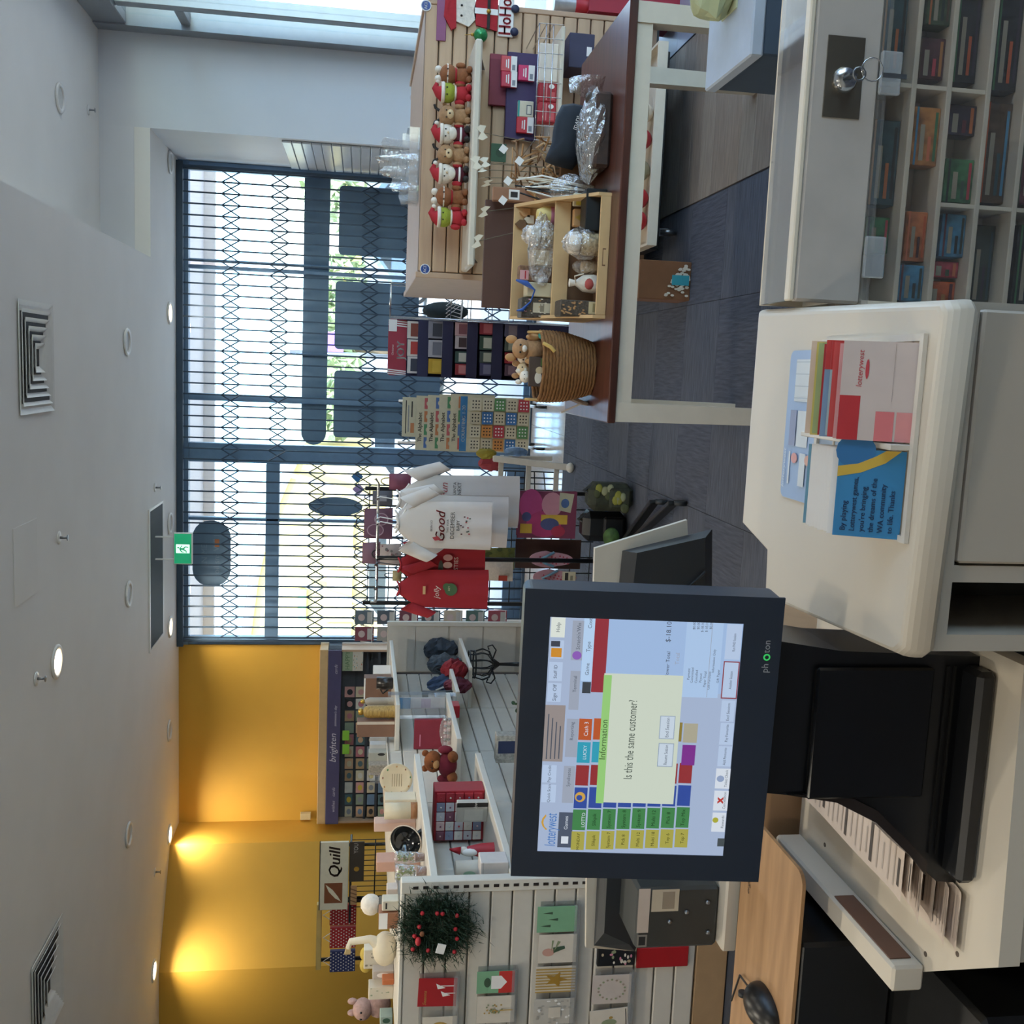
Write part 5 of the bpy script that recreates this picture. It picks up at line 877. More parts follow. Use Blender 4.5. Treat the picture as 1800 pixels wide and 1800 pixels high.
def gi(px, X=-2.25, z=1.3, yoff=0):
    """item on a gondola shelf: depth from where its middle is seen at distance X -> cx, Y, w, h"""
    ym = (px[2]+px[3])/2; Y = PX((px[0]+px[1])/2, ym, X).y+yoff; cx, cz, w_, h_ = rect(*px, Y); return cx, Y, w_, max(.01, cz+h_/2-z)
def gbox(name, lb, cat, px, m, z, X=-2.25, dep=.08, els=None, group=None, ch=.003, rz=0, wf=1):
    cx, Y, w_, h_ = gi(px, X, z); w_ *= wf; t = thing(name, lb, cat, (cx, Y, z), group); part(MB().b2((cx-w_/2, Y-dep/2, z), (cx+w_/2, Y+dep/2, z+h_), 0, min(ch, dep*.3)), 'body', m, t)
    if els: prints('print', t, (cx-w_/2, Y-dep/2, z), XU, ZU, -YU, w_, h_, els)
    t.rotation_euler = (0, 0, rz); return t
# ---- near bay, upper shelf (z 1.30)
Z1 = 1.301
cx, Y, w_, h_ = gi((668, 742, 1337, 1398), -2.25, Z1); t = thing('oval_platter', 'cream round platter printed with leaves and a verse, standing upright', 'platter', (cx, Y, Z1)); R_ = min(w_, h_)/2; ax = rotx(math.radians(82))
part(MB().lathe([(.001, 0), (R_*.8, .0), (R_, .012), (R_*1.0, .018), (R_*.8, .008), (.001, .006)], (cx, Y, Z1+R_), 32, axis=ax), 'plate', mat('#d9ccb0', .4), t)
lf = [('e', .5+.42*math.cos(k*.7), .5+.42*math.sin(k*.7), .03, .02, [TAN, GREEN, mat('#8a5a44', .6)][k % 3]) for k in range(18)]+[('r', .3, .62-.07*k, .7, .64-.07*k, mat('#9a8a70', .6)) for k in range(5)]
prints('print', t, (cx-R_, Y-.025, Z1), XU, ZU, -YU, 2*R_, 2*R_, lf)
gbox('gift_box_lid', 'cream boxed canister with cut-out handle beside the platter', 'box', (676, 745, 1398, 1412), mat('#d6cab2', .5), Z1, dep=.1, els=[('r', .3, .35, .6, .75, mat('#8d8573', .6))])
cx, Y, w_, h_ = gi((676, 748, 1412, 1438), -2.25, Z1); t = thing('canister', 'cream canister with a wooden base beside the black bowl', 'canister', (cx, Y, Z1)); part(MB().cyl((cx, Y, Z1+h_*.2), (cx, Y, Z1+h_), w_*.55, n=20), 'jar', mat('#cfc3a8', .4), t); part(MB().cyl((cx, Y, Z1), (cx, Y, Z1+h_*.2), w_*.55, n=20), 'wood_base', wood('#9c6b42', '#835634', 5), t)
cx, Y, w_, h_ = gi((668, 752, 1456, 1512), -2.23, Z1); r = w_*.52; t = thing('black_bowl', 'glossy black bowl with a pale rim tilted toward the aisle', 'bowl', (cx, Y, Z1)); ax = rotx(math.radians(68)); c0 = (cx, Y+.03, Z1+r*.96)
part(MB().lathe([(.001, -.07), (r*.5, -.065), (r*.85, -.03), (r, 0), (r*.97, .003), (r*.8, -.02), (r*.45, -.05), (.001, -.055)], c0, 32, axis=ax), 'bowl', mat('#14171a', .08, var=.02, coat=.6), t); part(MB().lathe([(r*.97, .001), (r*1.0, .005), (r*1.03, .0), (r*1.0, -.004)], c0, 32, axis=ax, cap=False), 'rim', mat('#cbb9a6', .4), t); part(MB().prism([(-.04, 0), (.04, 0), (0, .05)], (cx, Y+.05, Z1), XU, ZU, (0, .03, 0)), 'stand', BLACK, t)
gbox('pink_box', 'pale pink gift box behind the black bowl', 'box', (658, 750, 1440, 1456), mat('#cfae9f', .6), Z1, -2.36, .08)
gbox('white_pink_box', 'pink sided white box standing behind the wrapped herbs', 'box', (662, 756, 1505, 1524), mat('#c79a86', .6), Z1, -2.37, .1)
for k, (a, b, lb) in enumerate(((1495, 1519, 'potted herb in clear film nearest the black bowl'), (1518, 1546, 'potted herb in clear film at the near end of the shelf'))):
    cx, Y, w_, h_ = gi((694, 762, a, b), -2.2, Z1); t = thing('wrapped_herb', lb, 'plant', (cx, Y, Z1), 'wrapped herbs'); part(MB().lathe([(w_*.25, 0), (w_*.32, h_*.3), (w_*.28, h_*.3)], (cx, Y, Z1), 14), 'pot', mat('#7a4a35', .8), t)
    mb = MB(); rn = random.Random(k)
    for q in range(60): a_ = rn.random()*6.28; z_ = h_*(.3+.55*rn.random()); rr_ = w_*.35*rn.random(); c_ = V((cx+rr_*math.cos(a_), Y+rr_*math.sin(a_), Z1+z_)); mb.add([c_, c_+V((rn.uniform(-.012, .012), rn.uniform(-.01, .01), .018)), c_+V((rn.uniform(-.012, .012), rn.uniform(-.01, .01), .008))], [(0, 1, 2)])
    part(mb, 'leaves', mat('#7f8a3a', .7, var=.3), t, kind='stuff'); part(MB().lathe([(w_*.3, .001), (w_*.42, h_*.4), (w_*.5, h_*.95), (w_*.44, h_)], (cx, Y, Z1), 14), 'film', CELLO, t)
# ---- near bay, lower shelf (z .963)
Z2 = .964; rn = random.Random(4)
cx, Y, w_, h_ = gi((762, 840, 1382, 1474), -2.25, Z2); t = thing('advent_house', 'red advent calendar box covered in small patterned drawers', 'advent calendar', (cx, Y, Z2)); part(MB().b2((cx-w_/2, Y-.04, Z2), (cx+w_/2, Y+.08, Z2+h_), 0, .004), 'box', mat('#a3222e', .5), t)
AC = [mat(c, .55) for c in ('#d8cfc6', '#b0303a', '#8a8fa6', '#c9c4c8', '#d9b9b4', '#7d4a5c', '#e2d9cf')]
for i in range(5):
    for j in range(5):
        m0 = AC[(i*2+j*3+i*j) % 7]; a = cx-w_/2+w_*(.03+.19*i); b = Z2+h_*(.05+.185*j); d = part(MB().b2((a, Y-.05, b), (a+w_*.17, Y-.0402, b+h_*.165), 0, .002), 'drawer', m0, t); part(MB().sph((a+w_*.085, Y-.053, b+h_*.08), .005, 6, 4), 'knob', AC[(i+j*2+3) % 7], d)
gbox('folded_card', 'white gift card pack with a black side panel', 'card', (802, 862, 1404, 1446), mat('#c9c3b8', .6), Z2, -2.17, .03, [('r', .78, 0, 1, 1, DKC), ('r', .1, .15, .68, .75, mat('#d8d3c8', .6)), ('t', 'love', .89, .35, .12, PURE, {'shear': .3})], rz=-.25)
cx, Y, w_, h_ = gi((790, 862, 1482, 1508), -2.24, Z2); t = thing('santa_figure', 'small white and red Santa figurine on the near shelf', 'figurine', (cx, Y, Z2)); part(MB().lathe([(w_*.5, 0), (w_*.45, h_*.3), (w_*.28, h_*.6)], (cx, Y, Z2), 14), 'robe', RED, t); part(MB().sph((cx, Y, Z2+h_*.68), w_*.28, 12, 8), 'head', FUR_W, t); part(MB().cyl((cx, Y, Z2+h_*.76), (cx+.008, Y, Z2+h_), w_*.27, .004, 12), 'hat', RED, t); part(MB().sph((cx, Y-.02, Z2+h_*.55), (w_*.26, .02, h_*.18), 10, 6), 'beard', PURE, t)
cx, Y, w_, h_ = gi((800, 885, 1512, 1546), -2.2, Z2); t = thing('white_mug_box', 'white candle tin with a green sprig label', 'candle', (cx, Y, Z2)); part(MB().cyl((cx, Y, Z2), (cx, Y, Z2+h_), w_*.5, n=24), 'tin', mat('#cfc6b6', .5), t); prints('label', t, (cx-w_*.4, Y-w_*.5, Z2+h_*.3), XU, ZU, -YU, w_*.8, h_*.6, [('e', .55, .7, .2, .22, mat('#9fc0a0', .6)), ('r', .1, .55, .28, .85, mat('#3f5a40', .6))])
gbox('white_gift_box', 'plain white gift box with lid at the near end of the lower shelf', 'box', (842, 895, 1505, 1552), mat('#d8d0ca', .5), Z2, -2.13, .1, [('r', 0, .9, 1, .92, mat('#a9a29a', .6))])
# ---- second bay (z 1.045): teddy, red books, acrylic brochure stand
Z3 = 1.046; cx, Y, w_, h_ = gi((752, 806, 1318, 1362), -2.22, Z3); tb = mat('#8a4e28', .95, var=.18, scale=50, bump=.5)
t = thing('teddy_bear', 'brown teddy bear in a dark red jumper lying on the shelf', 'teddy bear', (cx, Y, Z3)); 
part(MB().sph((cx-.005, Y-.02, Z3+.055), (.075, .07, .055), 14, 9), 'jumper', mat('#7a2030', .9, var=.1), t); hd = part(MB().sph((cx+.01, Y-.01, Z3+.135), (.062, .055, .052), 16, 10), 'head', tb, t)
for sg in (-1, 1): part(MB().sph((cx+.01+.045*sg, Y, Z3+.18), (.02, .012, .02), 10, 6), 'ear', tb, hd); part(MB().sph((cx+.06*sg, Y-.07, Z3+.03), (.03, .05, .03), 10, 7), 'leg', tb, t); part(MB().sph((cx+.085*sg, Y-.03, Z3+.07), (.025, .03, .042), 10, 7), 'arm', mat('#7a2030', .9, var=.1), t); part(MB().sph((cx+.01+.02*sg, Y-.062, Z3+.145), .005, 6, 4), 'eye', BLACK, hd)
part(MB().sph((cx+.01, Y-.055, Z3+.122), (.026, .02, .02), 10, 6), 'muzzle', mat('#b98a5a', .9), hd)
cx, Y, w_, h_ = gi((728, 800, 1264, 1318), -2.3, Z3); t = thing('red_book', 'dark red boxed book standing behind the teddy', 'book', (cx, Y, Z3)); part(MB().b2((cx-w_/2, Y, Z3), (cx+w_/2, Y+.03, Z3+h_), 0, .003), 'cover', mat('#8d2a3c', .5), t); prints('print', t, (cx-w_/2, Y, Z3), XU, ZU, -YU, w_, h_, [('r', .1, .8, .5, .83, PINK)])
cx, Y, w_, h_ = gi((762, 806, 1258, 1312), -2.18, Z3); t = thing('pink_beads', 'clear bag of pink and silver beads before the red book', 'bag', (cx, Y, Z3))
for k in range(16): part(MB().sph((cx+w_*(.9*(k % 8)/8-.42), Y+.012*(k % 2), Z3+.012+.022*(k//8)), .011, 8, 5), 'bead', [mat('#d0b0b0', .3), mat('#b9bcc0', .2, metal=.6)][k % 2], t)
part(crumple(MB(), (cx, Y, Z3+.035), (w_*.5, .035, .034), 8), 'film', CELLO, t)
cx, Y, w_, h_ = gi((682, 800, 1218, 1262), -2.16, Z3); t = thing('brochure_stand', 'clear acrylic brochure stand with blue and white leaflets', 'stand', (cx, Y, Z3)); part(MB().b2((cx-w_/2, Y+.035, Z3), (cx+w_/2, Y+.038, Z3+h_)).b2((cx-w_/2, Y-.03, Z3), (cx+w_/2, Y-.027, Z3+h_*.75)).b2((cx-w_/2, Y-.03, Z3), (cx+w_/2, Y+.038, Z3+.003)).b2((cx-w_/2, Y-.03, Z3), (cx-w_/2+.003, Y+.035, Z3+h_)).b2((cx+w_/2-.003, Y-.03, Z3), (cx+w_/2, Y+.035, Z3+h_)), 'acrylic', CLEAR, t)
bx('leaflet', 'blue and white leaflet in the acrylic stand', 'leaflet', (698, 798, 1226, 1246), Y+.0, .01, mat('#cfd6e0', .5), z0=Z3+.0035, els=[('r', 0, .72, 1, .98, mat('#7fb0dc', .5)), ('r', .1, .3, .9, .5, mat('#b9b0d0', .5))]); p = PY(786, 1268, Y-.04)
solo(MB().prism([(.022*math.cos(a*.628+.3)*(1 if a % 2 else .5), .022*math.sin(a*.628+.3)*(1 if a % 2 else .5)) for a in range(10)], (p.x, Y-.032, p.z), XU, ZU, (0, -.004, 0)), 'gold_star', GOLD, 'gold star tag stuck on the acrylic stand', 'ornament')
Z4 = .973; gbox('small_photo_frame', 'small black photo frame beyond the acrylic stand', 'frame', (742, 790, 1214, 1234), BLACK, Z4, -2.2, .02, [('r', .2, .2, .8, .8, PURE)])
gbox('clear_gift_box', 'clear plastic gift box on the narrow shelf', 'box', (764, 812, 1220, 1242), clear(gloss=.3, cover=.25), Z4, -2.15, .08); gbox('red_gift_box', 'plain red box lying on the narrow shelf', 'box', (790, 815, 1236, 1258), RED, Z4, -2.14, .1)
# ---- bag heap on the far shelf
Z5 = .831; FB = mat('#39434f', .8, var=.35, scale=22); FR = mat('#8f2430', .8, var=.25, scale=22); FBL = mat('#4a5f80', .8, var=.2)
for k, (px, X, m0, lb) in enumerate((((746, 800, 1122, 1162), -2.2, FB, 'dark grey patterned fabric bag slumped on the far shelf'), ((752, 808, 1150, 1186), -2.22, mat('#55606a', .8, var=.4, scale=30), 'grey blue camouflage bag in the heap'), ((775, 820, 1160, 1196), -2.14, FR, 'red fabric bag at the front of the heap'), ((752, 812, 1186, 1222), -2.24, FBL, 'blue bag lettered in white at the left of the heap'), ((780, 822, 1192, 1218), -2.17, mat('#6a2a3c', .8, var=.2), 'wine red pouch at the left front of the heap'))):
    cx, Y, w_, h_ = gi(px, X, Z5); t = thing('fabric_bag', lb, 'bag', (cx, Y, Z5), 'fabric bags on the far shelf'); part(crumple(MB(), (cx, Y, Z5+h_*.5), (w_*.52, .07, h_*.5), 40+k, 18, 12, .42), 'bag', m0, t); part(MB().tube([(cx-w_*.3, Y-.05, Z5+h_*.6), (cx-w_*.1, Y-.07, Z5+h_*.8), (cx+w_*.1, Y-.07, Z5+h_*.55)], .008, 6), 'drawstring', PURE if 'blue bag' in lb else m0, t)
# ---- lower deck: black wire urn, plant, patterned box
Z6 = .301; cx, Y, w_, h_ = gi((825, 905, 1137, 1190), -2.2, Z6); Y = 7.45; r = .11; zt_ = PY(825, 1165, Y).z; t = thing('wire_urn', 'black wire urn candle holder with curled handles', 'candle holder', (cx, Y, Z6)); zb_ = zt_-.18; mb = MB()
part(MB().lathe([(.004, 0), (.09, 0), (.09, .012), (.02, .02), (.012, zb_-Z6-.05), (.05, zb_-Z6)], (cx, Y, Z6), 16), 'stem', BLACK, t)
for k in range(12):
    a = k*math.pi/6; part(MB().tube([(cx+q*math.cos(a), Y+q*math.sin(a), zb_+f) for q, f in ((.03, 0), (.1, .03), (.12, .08), (.1, .14), (.105, .18))], .005, 5), 'rib', BLACK, t)
for z_ in (.18, .14): part(MB().tube([(cx+.103*math.cos(a*math.pi/12), Y+.103*math.sin(a*math.pi/12), zb_+z_) for a in range(24)], .006, 6, closed=True), 'ring', BLACK, t)
for sg in (-1, 1): part(MB().tube([(cx+sg*.05, Y, zb_), (cx+sg*.11, Y, zb_-.02), (cx+sg*.15, Y, zb_+.01), (cx+sg*.14, Y, zb_+.045), (cx+sg*.115, Y, zb_+.035)], .006, 6), 'curl', BLACK, t)
cx, Y, w_, h_ = gi((900, 950, 1222, 1258), -2.2, Z6); t = thing('leafy_sprig', 'small leafy green sprig in a pot on the low deck', 'plant', (cx, Y, Z6)); part(MB().lathe([(.04, 0), (.05, .1), (.045, .1)], (cx, Y, Z6), 12), 'pot', DARK, t); zt_ = PY(903, 1240, Y).z
part(MB().tube([(cx, Y, Z6+.09), (cx+.01, Y, zt_)], .004, 5), 'stem', GREEN, t)
for k in range(12): f = (k+1)/12; a = k*2.4; c_ = V((cx+.04*math.cos(a), Y+.02*math.sin(a), Z6+.12+(zt_-Z6-.12)*f)); part(MB().sph(c_, (.022, .008, .014), 8, 5, rot=rotz(a)), 'leaf', mat('#3f5a34', .6), t)
bx('patterned_box', 'grey leaf patterned gift box with a navy panel on a lower shelf', 'box', (872, 960, 1292, 1342), 5.62, .08, mat('#a9a69c', .6, var=.35, scale=60), z0=Z6, els=[('r', .35, .6, .8, .98, mat('#2e3a5c', .5))])
# ---- far top shelf (z 1.372)
Z7 = 1.373; BRB = mat('#82604e', .65, var=.05)
gbox('brown_box', 'brown gift box behind the black mug on the top shelf', 'box', (640, 692, 1188, 1226), BRB, Z7, -2.28, .1, [('r', 0, .95, 1, 1, PURE)]); cx, Y, w_, h_ = gi((662, 692, 1190, 1212), -2.15, Z7)
t = thing('black_mug', 'black marbled mug before the brown box', 'mug', (cx, Y, Z7)); part(MB().lathe([(w_*.42, 0), (w_*.5, .01), (w_*.5, h_), (w_*.45, h_), (w_*.44, .02), (.001, .015)], (cx, Y, Z7), 18), 'cup', mat('#2b2725', .3, var=.3), t); part(MB().tube([(cx-w_*.48, Y, Z7+h_*.75), (cx-w_*.85, Y, Z7+h_*.6), (cx-w_*.48, Y, Z7+h_*.25)], .006, 6), 'handle', BLACK, t)
gbox('paper_sculpture', 'folded white paper ornament on the top shelf', 'ornament', (656, 690, 1170, 1186), PURE, Z7, -2.2, .04, rz=.5)
for px, m0, lb in (((634, 694, 1226, 1240), mat('#a39a8c', .5), 'grey bottle shaped candle with a gold cap'), ((630, 694, 1240, 1262), wood('#b5944f', '#8f7038', 8), 'golden wooden bottle shaped candle with a gold cap')):
    cx, Y, w_, h_ = gi(px, -2.2, Z7); t = thing('bottle_candle', lb, 'bottle', (cx, Y, Z7), 'bottles on the top shelf'); part(MB().lathe([(w_*.5, 0), (w_*.5, h_*.72), (w_*.4, h_*.82), (w_*.2, h_*.86), (w_*.2, h_*.9)], (cx, Y, Z7), 18), 'bottle', m0, t); part(MB().lathe([(w_*.24, h_*.88), (w_*.28, h_*.9), (w_*.28, h_*.97), (w_*.15, h_)], (cx, Y, Z7), 14), 'cap', GOLD, t)
gbox('tall_brown_box', 'tall brown box with a white edge on the top shelf', 'box', (628, 690, 1264, 1292), BRB, Z7, -2.3, .09, [('r', .82, 0, 1, 1, mat('#cdbfae', .6))])
Z8 = ZT+.0005
for px, m0, els, lb in (((650, 680, 1292, 1304), mat('#c3c8cc', .4), None, 'right white box of the pair on the gondola top'), ((650, 680, 1305, 1317), mat('#cfd3d6', .4), None, 'left white box of the pair on the gondola top'), ((648, 680, 1318, 1338), mat('#a8a79c', .6), [('e', .8, .3, .14, .2, DKC)], 'grey box with a black disc on the gondola top'), ((648, 680, 1340, 1360), mat('#968d80', .7, var=.3, scale=90), None, 'grey speckled box on the gondola top'), ((650, 682, 1361, 1374), CLEAR, None, 'clear acrylic block on the gondola top')):
    gbox('small_gift_box', lb, 'box', px, m0, Z8, -2.46, .07, els, 'small boxes on the gondola top', wf=.94)
# ---- near top: owl, goose, boxes, bunny
def nb(px, Y): return rect(*px, Y)
cx, w_, zb, h_ = item((634, 668, 1582, 1618), 4.35, Z8); t = thing('fluffy_owl', 'round fluffy white bird ornament with grey wings', 'ornament', (cx, 4.4, Z8)); part(MB().sph((cx, 4.4, Z8+h_-w_*.5), (w_*.5, .05, w_*.5), 16, 10, jit=.08), 'body', FUR_W, t); part(MB().sph((cx-.005, 4.4, Z8+h_-w_*.98), (w_*.4, .05, w_*.22), 12, 8), 'wings', mat('#6f6a60', .9), t); part(MB().cyl((cx, 4.4, Z8), (cx, 4.4, Z8+h_-w_*.9), .012, n=8), 'perch', BROWN, t)
bx('brown_white_box', 'brown gift box with a white lid on the near gondola top', 'box', (666, 702, 1604, 1634), 4.2, .08, mat('#9c6a4c', .6), z0=Z8, els=[('r', 0, .55, 1, 1, PURE)]); bx('white_ceramic_bowl', 'white ceramic trinket box beside the brown box', 'trinket box', (672, 704, 1583, 1602), 4.2, .06, mat('#cfc7b4', .4), z0=Z8, els=[('r', .2, .7, .8, .8, DKC)]); bx('white_vase_box', 'white gift bag behind the black stem ornament', 'bag', (680, 704, 1562, 1580), 4.3, .06, mat('#cfc0b4', .6), z0=Z8)
cx, w_, zb, h_ = item((606, 702, 1636, 1702), 4.3, Z8); GC_ = mat('#d9cdb4', .6); t = thing('goose_figure', 'white wooden goose figure with a long upright neck', 'figurine', (cx, 4.32, Z8)); n0 = PY(612, 1660, 4.3); n1 = PY(650, 1655, 4.3)
part(MB().sph((cx-.01, 4.32, Z8+.05), (w_*.48, .05, .055), 16, 10), 'body', GC_, t); part(MB().tube([(cx+.01, 4.32, Z8+.07), (n1.x, 4.32, n1.z), (n0.x, 4.32, n0.z-.01), (n0.x-.03, 4.32, n0.z+.0)], [.035, .018, .016, .012], 10), 'neck', GC_, t); part(MB().prism([(-.02, -.008), (.02, -.008), (.02, .008), (-.02, .02)], (n0.x-.035, 4.31, n0.z-.004), XU, ZU, (0, .02, 0)), 'beak', mat('#b9a070', .6), t)
for px, m0, els, lb, Y in (((640, 700, 1668, 1704), '#cfc7b6', dots(8, 5, [mat('#8f887a', .6)], .04), 'white decorated box behind the goose', 4.5), ((655, 698, 1706, 1722), '#b9b0a8', [('e', .5, .5, .3, .3, PURE)], 'white photo box with rings', 4.45), ((672, 698, 1722, 1732), '#b8683c', None, 'orange striped packet on the near top', 4.4), ((648, 698, 1734, 1758), '#d3cab8', dots(6, 2, [mat('#8f9a80', .6)], .05), 'white floral box left of the goose', 4.45), ((668, 700, 1786, 1802), '#9fb0a4', [('e', .5, .5, .3, .3, mat('#3f5f4f', .6))], 'mint box with a leafy print at the frame edge', 4.42)):
    bx('decor_box', lb, 'box', px, Y, .07, mat(m0, .6), z0=Z8, els=els, group='boxes on the near gondola top')
cx, w_, zb, h_ = item((616, 700, 1752, 1802), 4.6, Z8); t = thing('bunny_plush', 'dusty pink bunny plush sitting at the left frame edge', 'plush toy', (cx, 4.65, Z8)); PK = mat('#b08f86', .95, var=.15, scale=50, bump=.4); part(MB().sph((cx, 4.65, Z8+h_*.3), (w_*.42, .07, h_*.3), 14, 9), 'body', PK, t); part(MB().sph((cx, 4.62, Z8+h_*.7), (w_*.36, .06, h_*.24), 14, 9), 'head', PK, t)
for sg in (-1, 1): part(MB().sph((cx+sg*w_*.22, 4.64, Z8+h_*.95), (w_*.1, .02, h_*.12), 8, 6), 'ear', PK, t); part(MB().sph((cx+sg*w_*.12, 4.565, Z8+h_*.74), .006, 6, 4), 'eye', BLACK, t)
# yellow ribbon roll under goose
cx, w_, zb, h_ = item((632, 650, 1676, 1706), 4.7, Z8); t = thing('yellow_bow', 'yellow ribbon bow behind the white box', 'bow', (cx, 4.72, Z8)); part(MB().cyl((cx, 4.72, Z8), (cx, 4.72, Z8+h_*.7), .006, n=8), 'stick', GOLD, t); part(MB().sph((cx-.03, 4.72, Z8+h_*.8), (.04, .02, .03), 10, 7).sph((cx+.03, 4.72, Z8+h_*.8), (.04, .02, .03), 10, 7), 'loop', mat('#c9ac4a', .6), t)
# ---- wreath on the end panel
WC = PY(766, 1632, E0-.07); t = thing('christmas_wreath', 'dark green artificial pine wreath with berries hanging on the gondola end', 'wreath', (WC.x, WC.y, WC.z-.17)); rn = random.Random(6); mb = MB(); Rw = .088
for k in range(5200):
    a = rn.random()*6.2832; q = Rw+rn.gauss(0, .034); c_ = WC+V((q*math.cos(a), rn.uniform(-.03, .035), q*math.sin(a)*1.08)); d = V((math.cos(a)*rn.uniform(.1, 1.2)+rn.gauss(0, .6), rn.gauss(-.2, .5), math.sin(a)*rn.uniform(.1, 1.2)+rn.gauss(0, .6))).normalized()*rn.uniform(.025, .05); s_ = d.cross(V((rn.random(), rn.random(), rn.random()))).normalized()*.0022
    mb.add([c_-s_, c_+s_, c_+d], [(0, 1, 2)])
part(mb, 'needles', mat('#27402f', .75, var=.35, scale=40), t, kind='stuff'); part(MB().tube([WC+V((Rw*math.cos(a*math.pi/12), .02, Rw*1.08*math.sin(a*math.pi/12))) for a in range(24)], .014, 8, closed=True), 'ring', mat('#1e3226', .8), t)
for k in range(12): a = k*.55; part(MB().sph(WC+V(((Rw+.02*math.sin(k*2))*math.cos(a), -.04, (Rw+.02*math.sin(k*2))*1.08*math.sin(a))), .009, 8, 6), 'berry', RED, t)
p = PY(775, 1668, E0-.13); part(MB().box(p, (.042, .004, .035), roty(.25), 0, .001), 'price_tag', PURE, t); p = PY(735, 1655, E0-.12); part(MB().sph(p, (.02, .014, .012), 8, 6), 'red_bow', RED, t); part(MB().sph(PY(742, 1642, E0-.12), (.012, .01, .01), 8, 6), 'robin', BROWN, t)
part(MB().b2((WC.x-.004, E0-.04, WC.z+.1), (WC.x+.004, E0-.022, WC.z+.14)), 'hook', STEEL, t)
# ---- cards in clear ledges on the end panel
GRN = mat('#7fb08a', .6); DKG = mat('#3f5844', .6); SAG = mat('#8f9a78', .6); GST = mat('#b9974e', .5); PAP = mat('#d8cfc0', .6); CRD = mat('#c7362f', .6)
ECARDS = [((735, 803, 1719, 1772), mat('#ad2229', .5), [('t', 'Seasons', .3, .78, .09, GST, {'shear': .3, 'maxw': .5}), ('p', [(.62, .5), (.82, .55), (.66, .3)], PURE), ('p', [(.35, .36), (.55, .42), (.4, .16)], PURE), ('r', .72, .08, .75, .42, PURE), ('r', .46, .04, .49, .3, PURE)], 'red season greeting card with two white cocktail glasses', .03),
  ((742, 803, 1786, 1835), PAP, [('e', .5, .5, .32, .3, GST), ('e', .5, .5, .22, .2, PAP)], 'cream card with a gold wreath below the red card', 0), ((838, 905, 1706, 1747), GRN, [('r', 0, 0, 1, .42, CRD), ('p', [(.2, .62), (.8, .62), (.8, .36), (.5, .2), (.2, .36)], PURE), ('e', .5, .72, .22, .09, DKG)], 'green and red card with a white pot of holly', 0),
  ((838, 905, 1749, 1800), PAP, [('e', .5+.26*math.cos(k*1.3)*(k % 5)/5, .58+.3*math.sin(k*1.9)*(k % 7)/7, .03, .025, [SAG, GST][k % 2]) for k in range(30)]+[('r', .48, .06, .52, .4, GST)], 'cream card with a gold and green dotted tree', 0),
  ((944, 1015, 1592, 1640), GRN, [('p', [(.5+a-.05, .6+b), (.5+a+.05, .6+b), (.5+a, .85+b)], DKG) for a, b in ((-.25, .06), (0, -.12), (.25, .02))], 'green card with three small dark trees', 0), ((946, 1014, 1641, 1694), PAP, [('e', .38, .74, .14, .16, mat('#c99a8a', .6)), ('p', [(.35, .6), (.5, .3), (.6, .32), (.55, .62)], DKG), ('p', [(.4, .6), (.75, .42), (.78, .5)], SAG), ('p', [(.4, .66), (.8, .6), (.8, .66)], SAG)], 'white card with a banksia flower', 0),
  ((941, 1012, 1697, 1746), PAP, [('p', [(-.0+.11*k, 0), (.05+.11*k, 0), (.05+.11*k+.0, 1), (.0+.11*k, 1)], GST) for k in range(9)]+[('p', [(.5+(.3 if a % 2 else .13)*math.cos(a*.628+.31), .5+(.3 if a % 2 else .13)*math.sin(a*.628+.31)) for a in range(10)], mat('#a8812f', .5))], 'gold striped card with a gold star', 0), ((938, 1010, 1754, 1802), mat('#c3beb4', .5), dots(26, 3, [PURE, mat('#a9a59c', .5)], .04)+[('r', .3, .35, .7, .65, PAP)], 'silver speckled card with a pale centre label', 0),
  ((1040, 1110, 1712, 1766), mat('#cbbfb6', .6), [('e', .5+.34*math.cos(k*.35), .5+.34*math.sin(k*.35), .035, .03, [SAG, mat('#a08f80', .6)][k % 2]) for k in range(18)], 'pink grey card with a fine leaf wreath', 0), ((1036, 1105, 1770, 1812), PAP, [('r', .05, .05, .95, .07, DKC), ('e', .4, .5, .15, .2, SAG), ('e', .62, .45, .06, .05, GST)], 'tilted white card with a thin brown border', -.08)]
LDG = clear(gloss=.2, cover=.12)
for i, (px, m0, els, lb, tilt) in enumerate(ECARDS):
    cx, cz, ww, hh = rect(*px, E0-.05); t = thing('christmas_card', lb, 'card', (cx, E0-.045, cz-hh/2), 'cards on the gondola end'); part(MB().b2((cx-ww/2, E0-.05, cz-hh/2), (cx+ww/2, E0-.047, cz+hh/2)), 'card', m0, t); prints('print', t, (cx-ww/2, E0-.05, cz-hh/2), XU, ZU, -YU, ww, hh, els); t.rotation_euler = (0, tilt, 0)
for (xb, y0, y1) in ((806, 1712, 1840), (908, 1700, 1840), (1018, 1586, 1840), (1113, 1704, 1840)):
    a = PY(xb, y1, E0-.04); b = PY(xb, y0, E0-.04); t = thing('card_ledge', 'clear acrylic card ledge under the %s row of cards' % {806: 'red season', 908: 'green and red pot', 1018: 'green tree', 1113: 'leaf wreath'}[xb], 'ledge', (b.x-.1, E0-.04, b.z), 'clear card ledges'); z_ = b.z
    part(MB().b2((a.x, E0-.06, z_-.006), (b.x, E0-.022, z_)).b2((a.x, E0-.06, z_), (b.x, E0-.057, z_+.02)), 'ledge', LDG, t)
    part(MB().b2((a.x, E0-.026, z_), (b.x, E0-.0225, z_+.16)), 'back_plate', LDG, t)
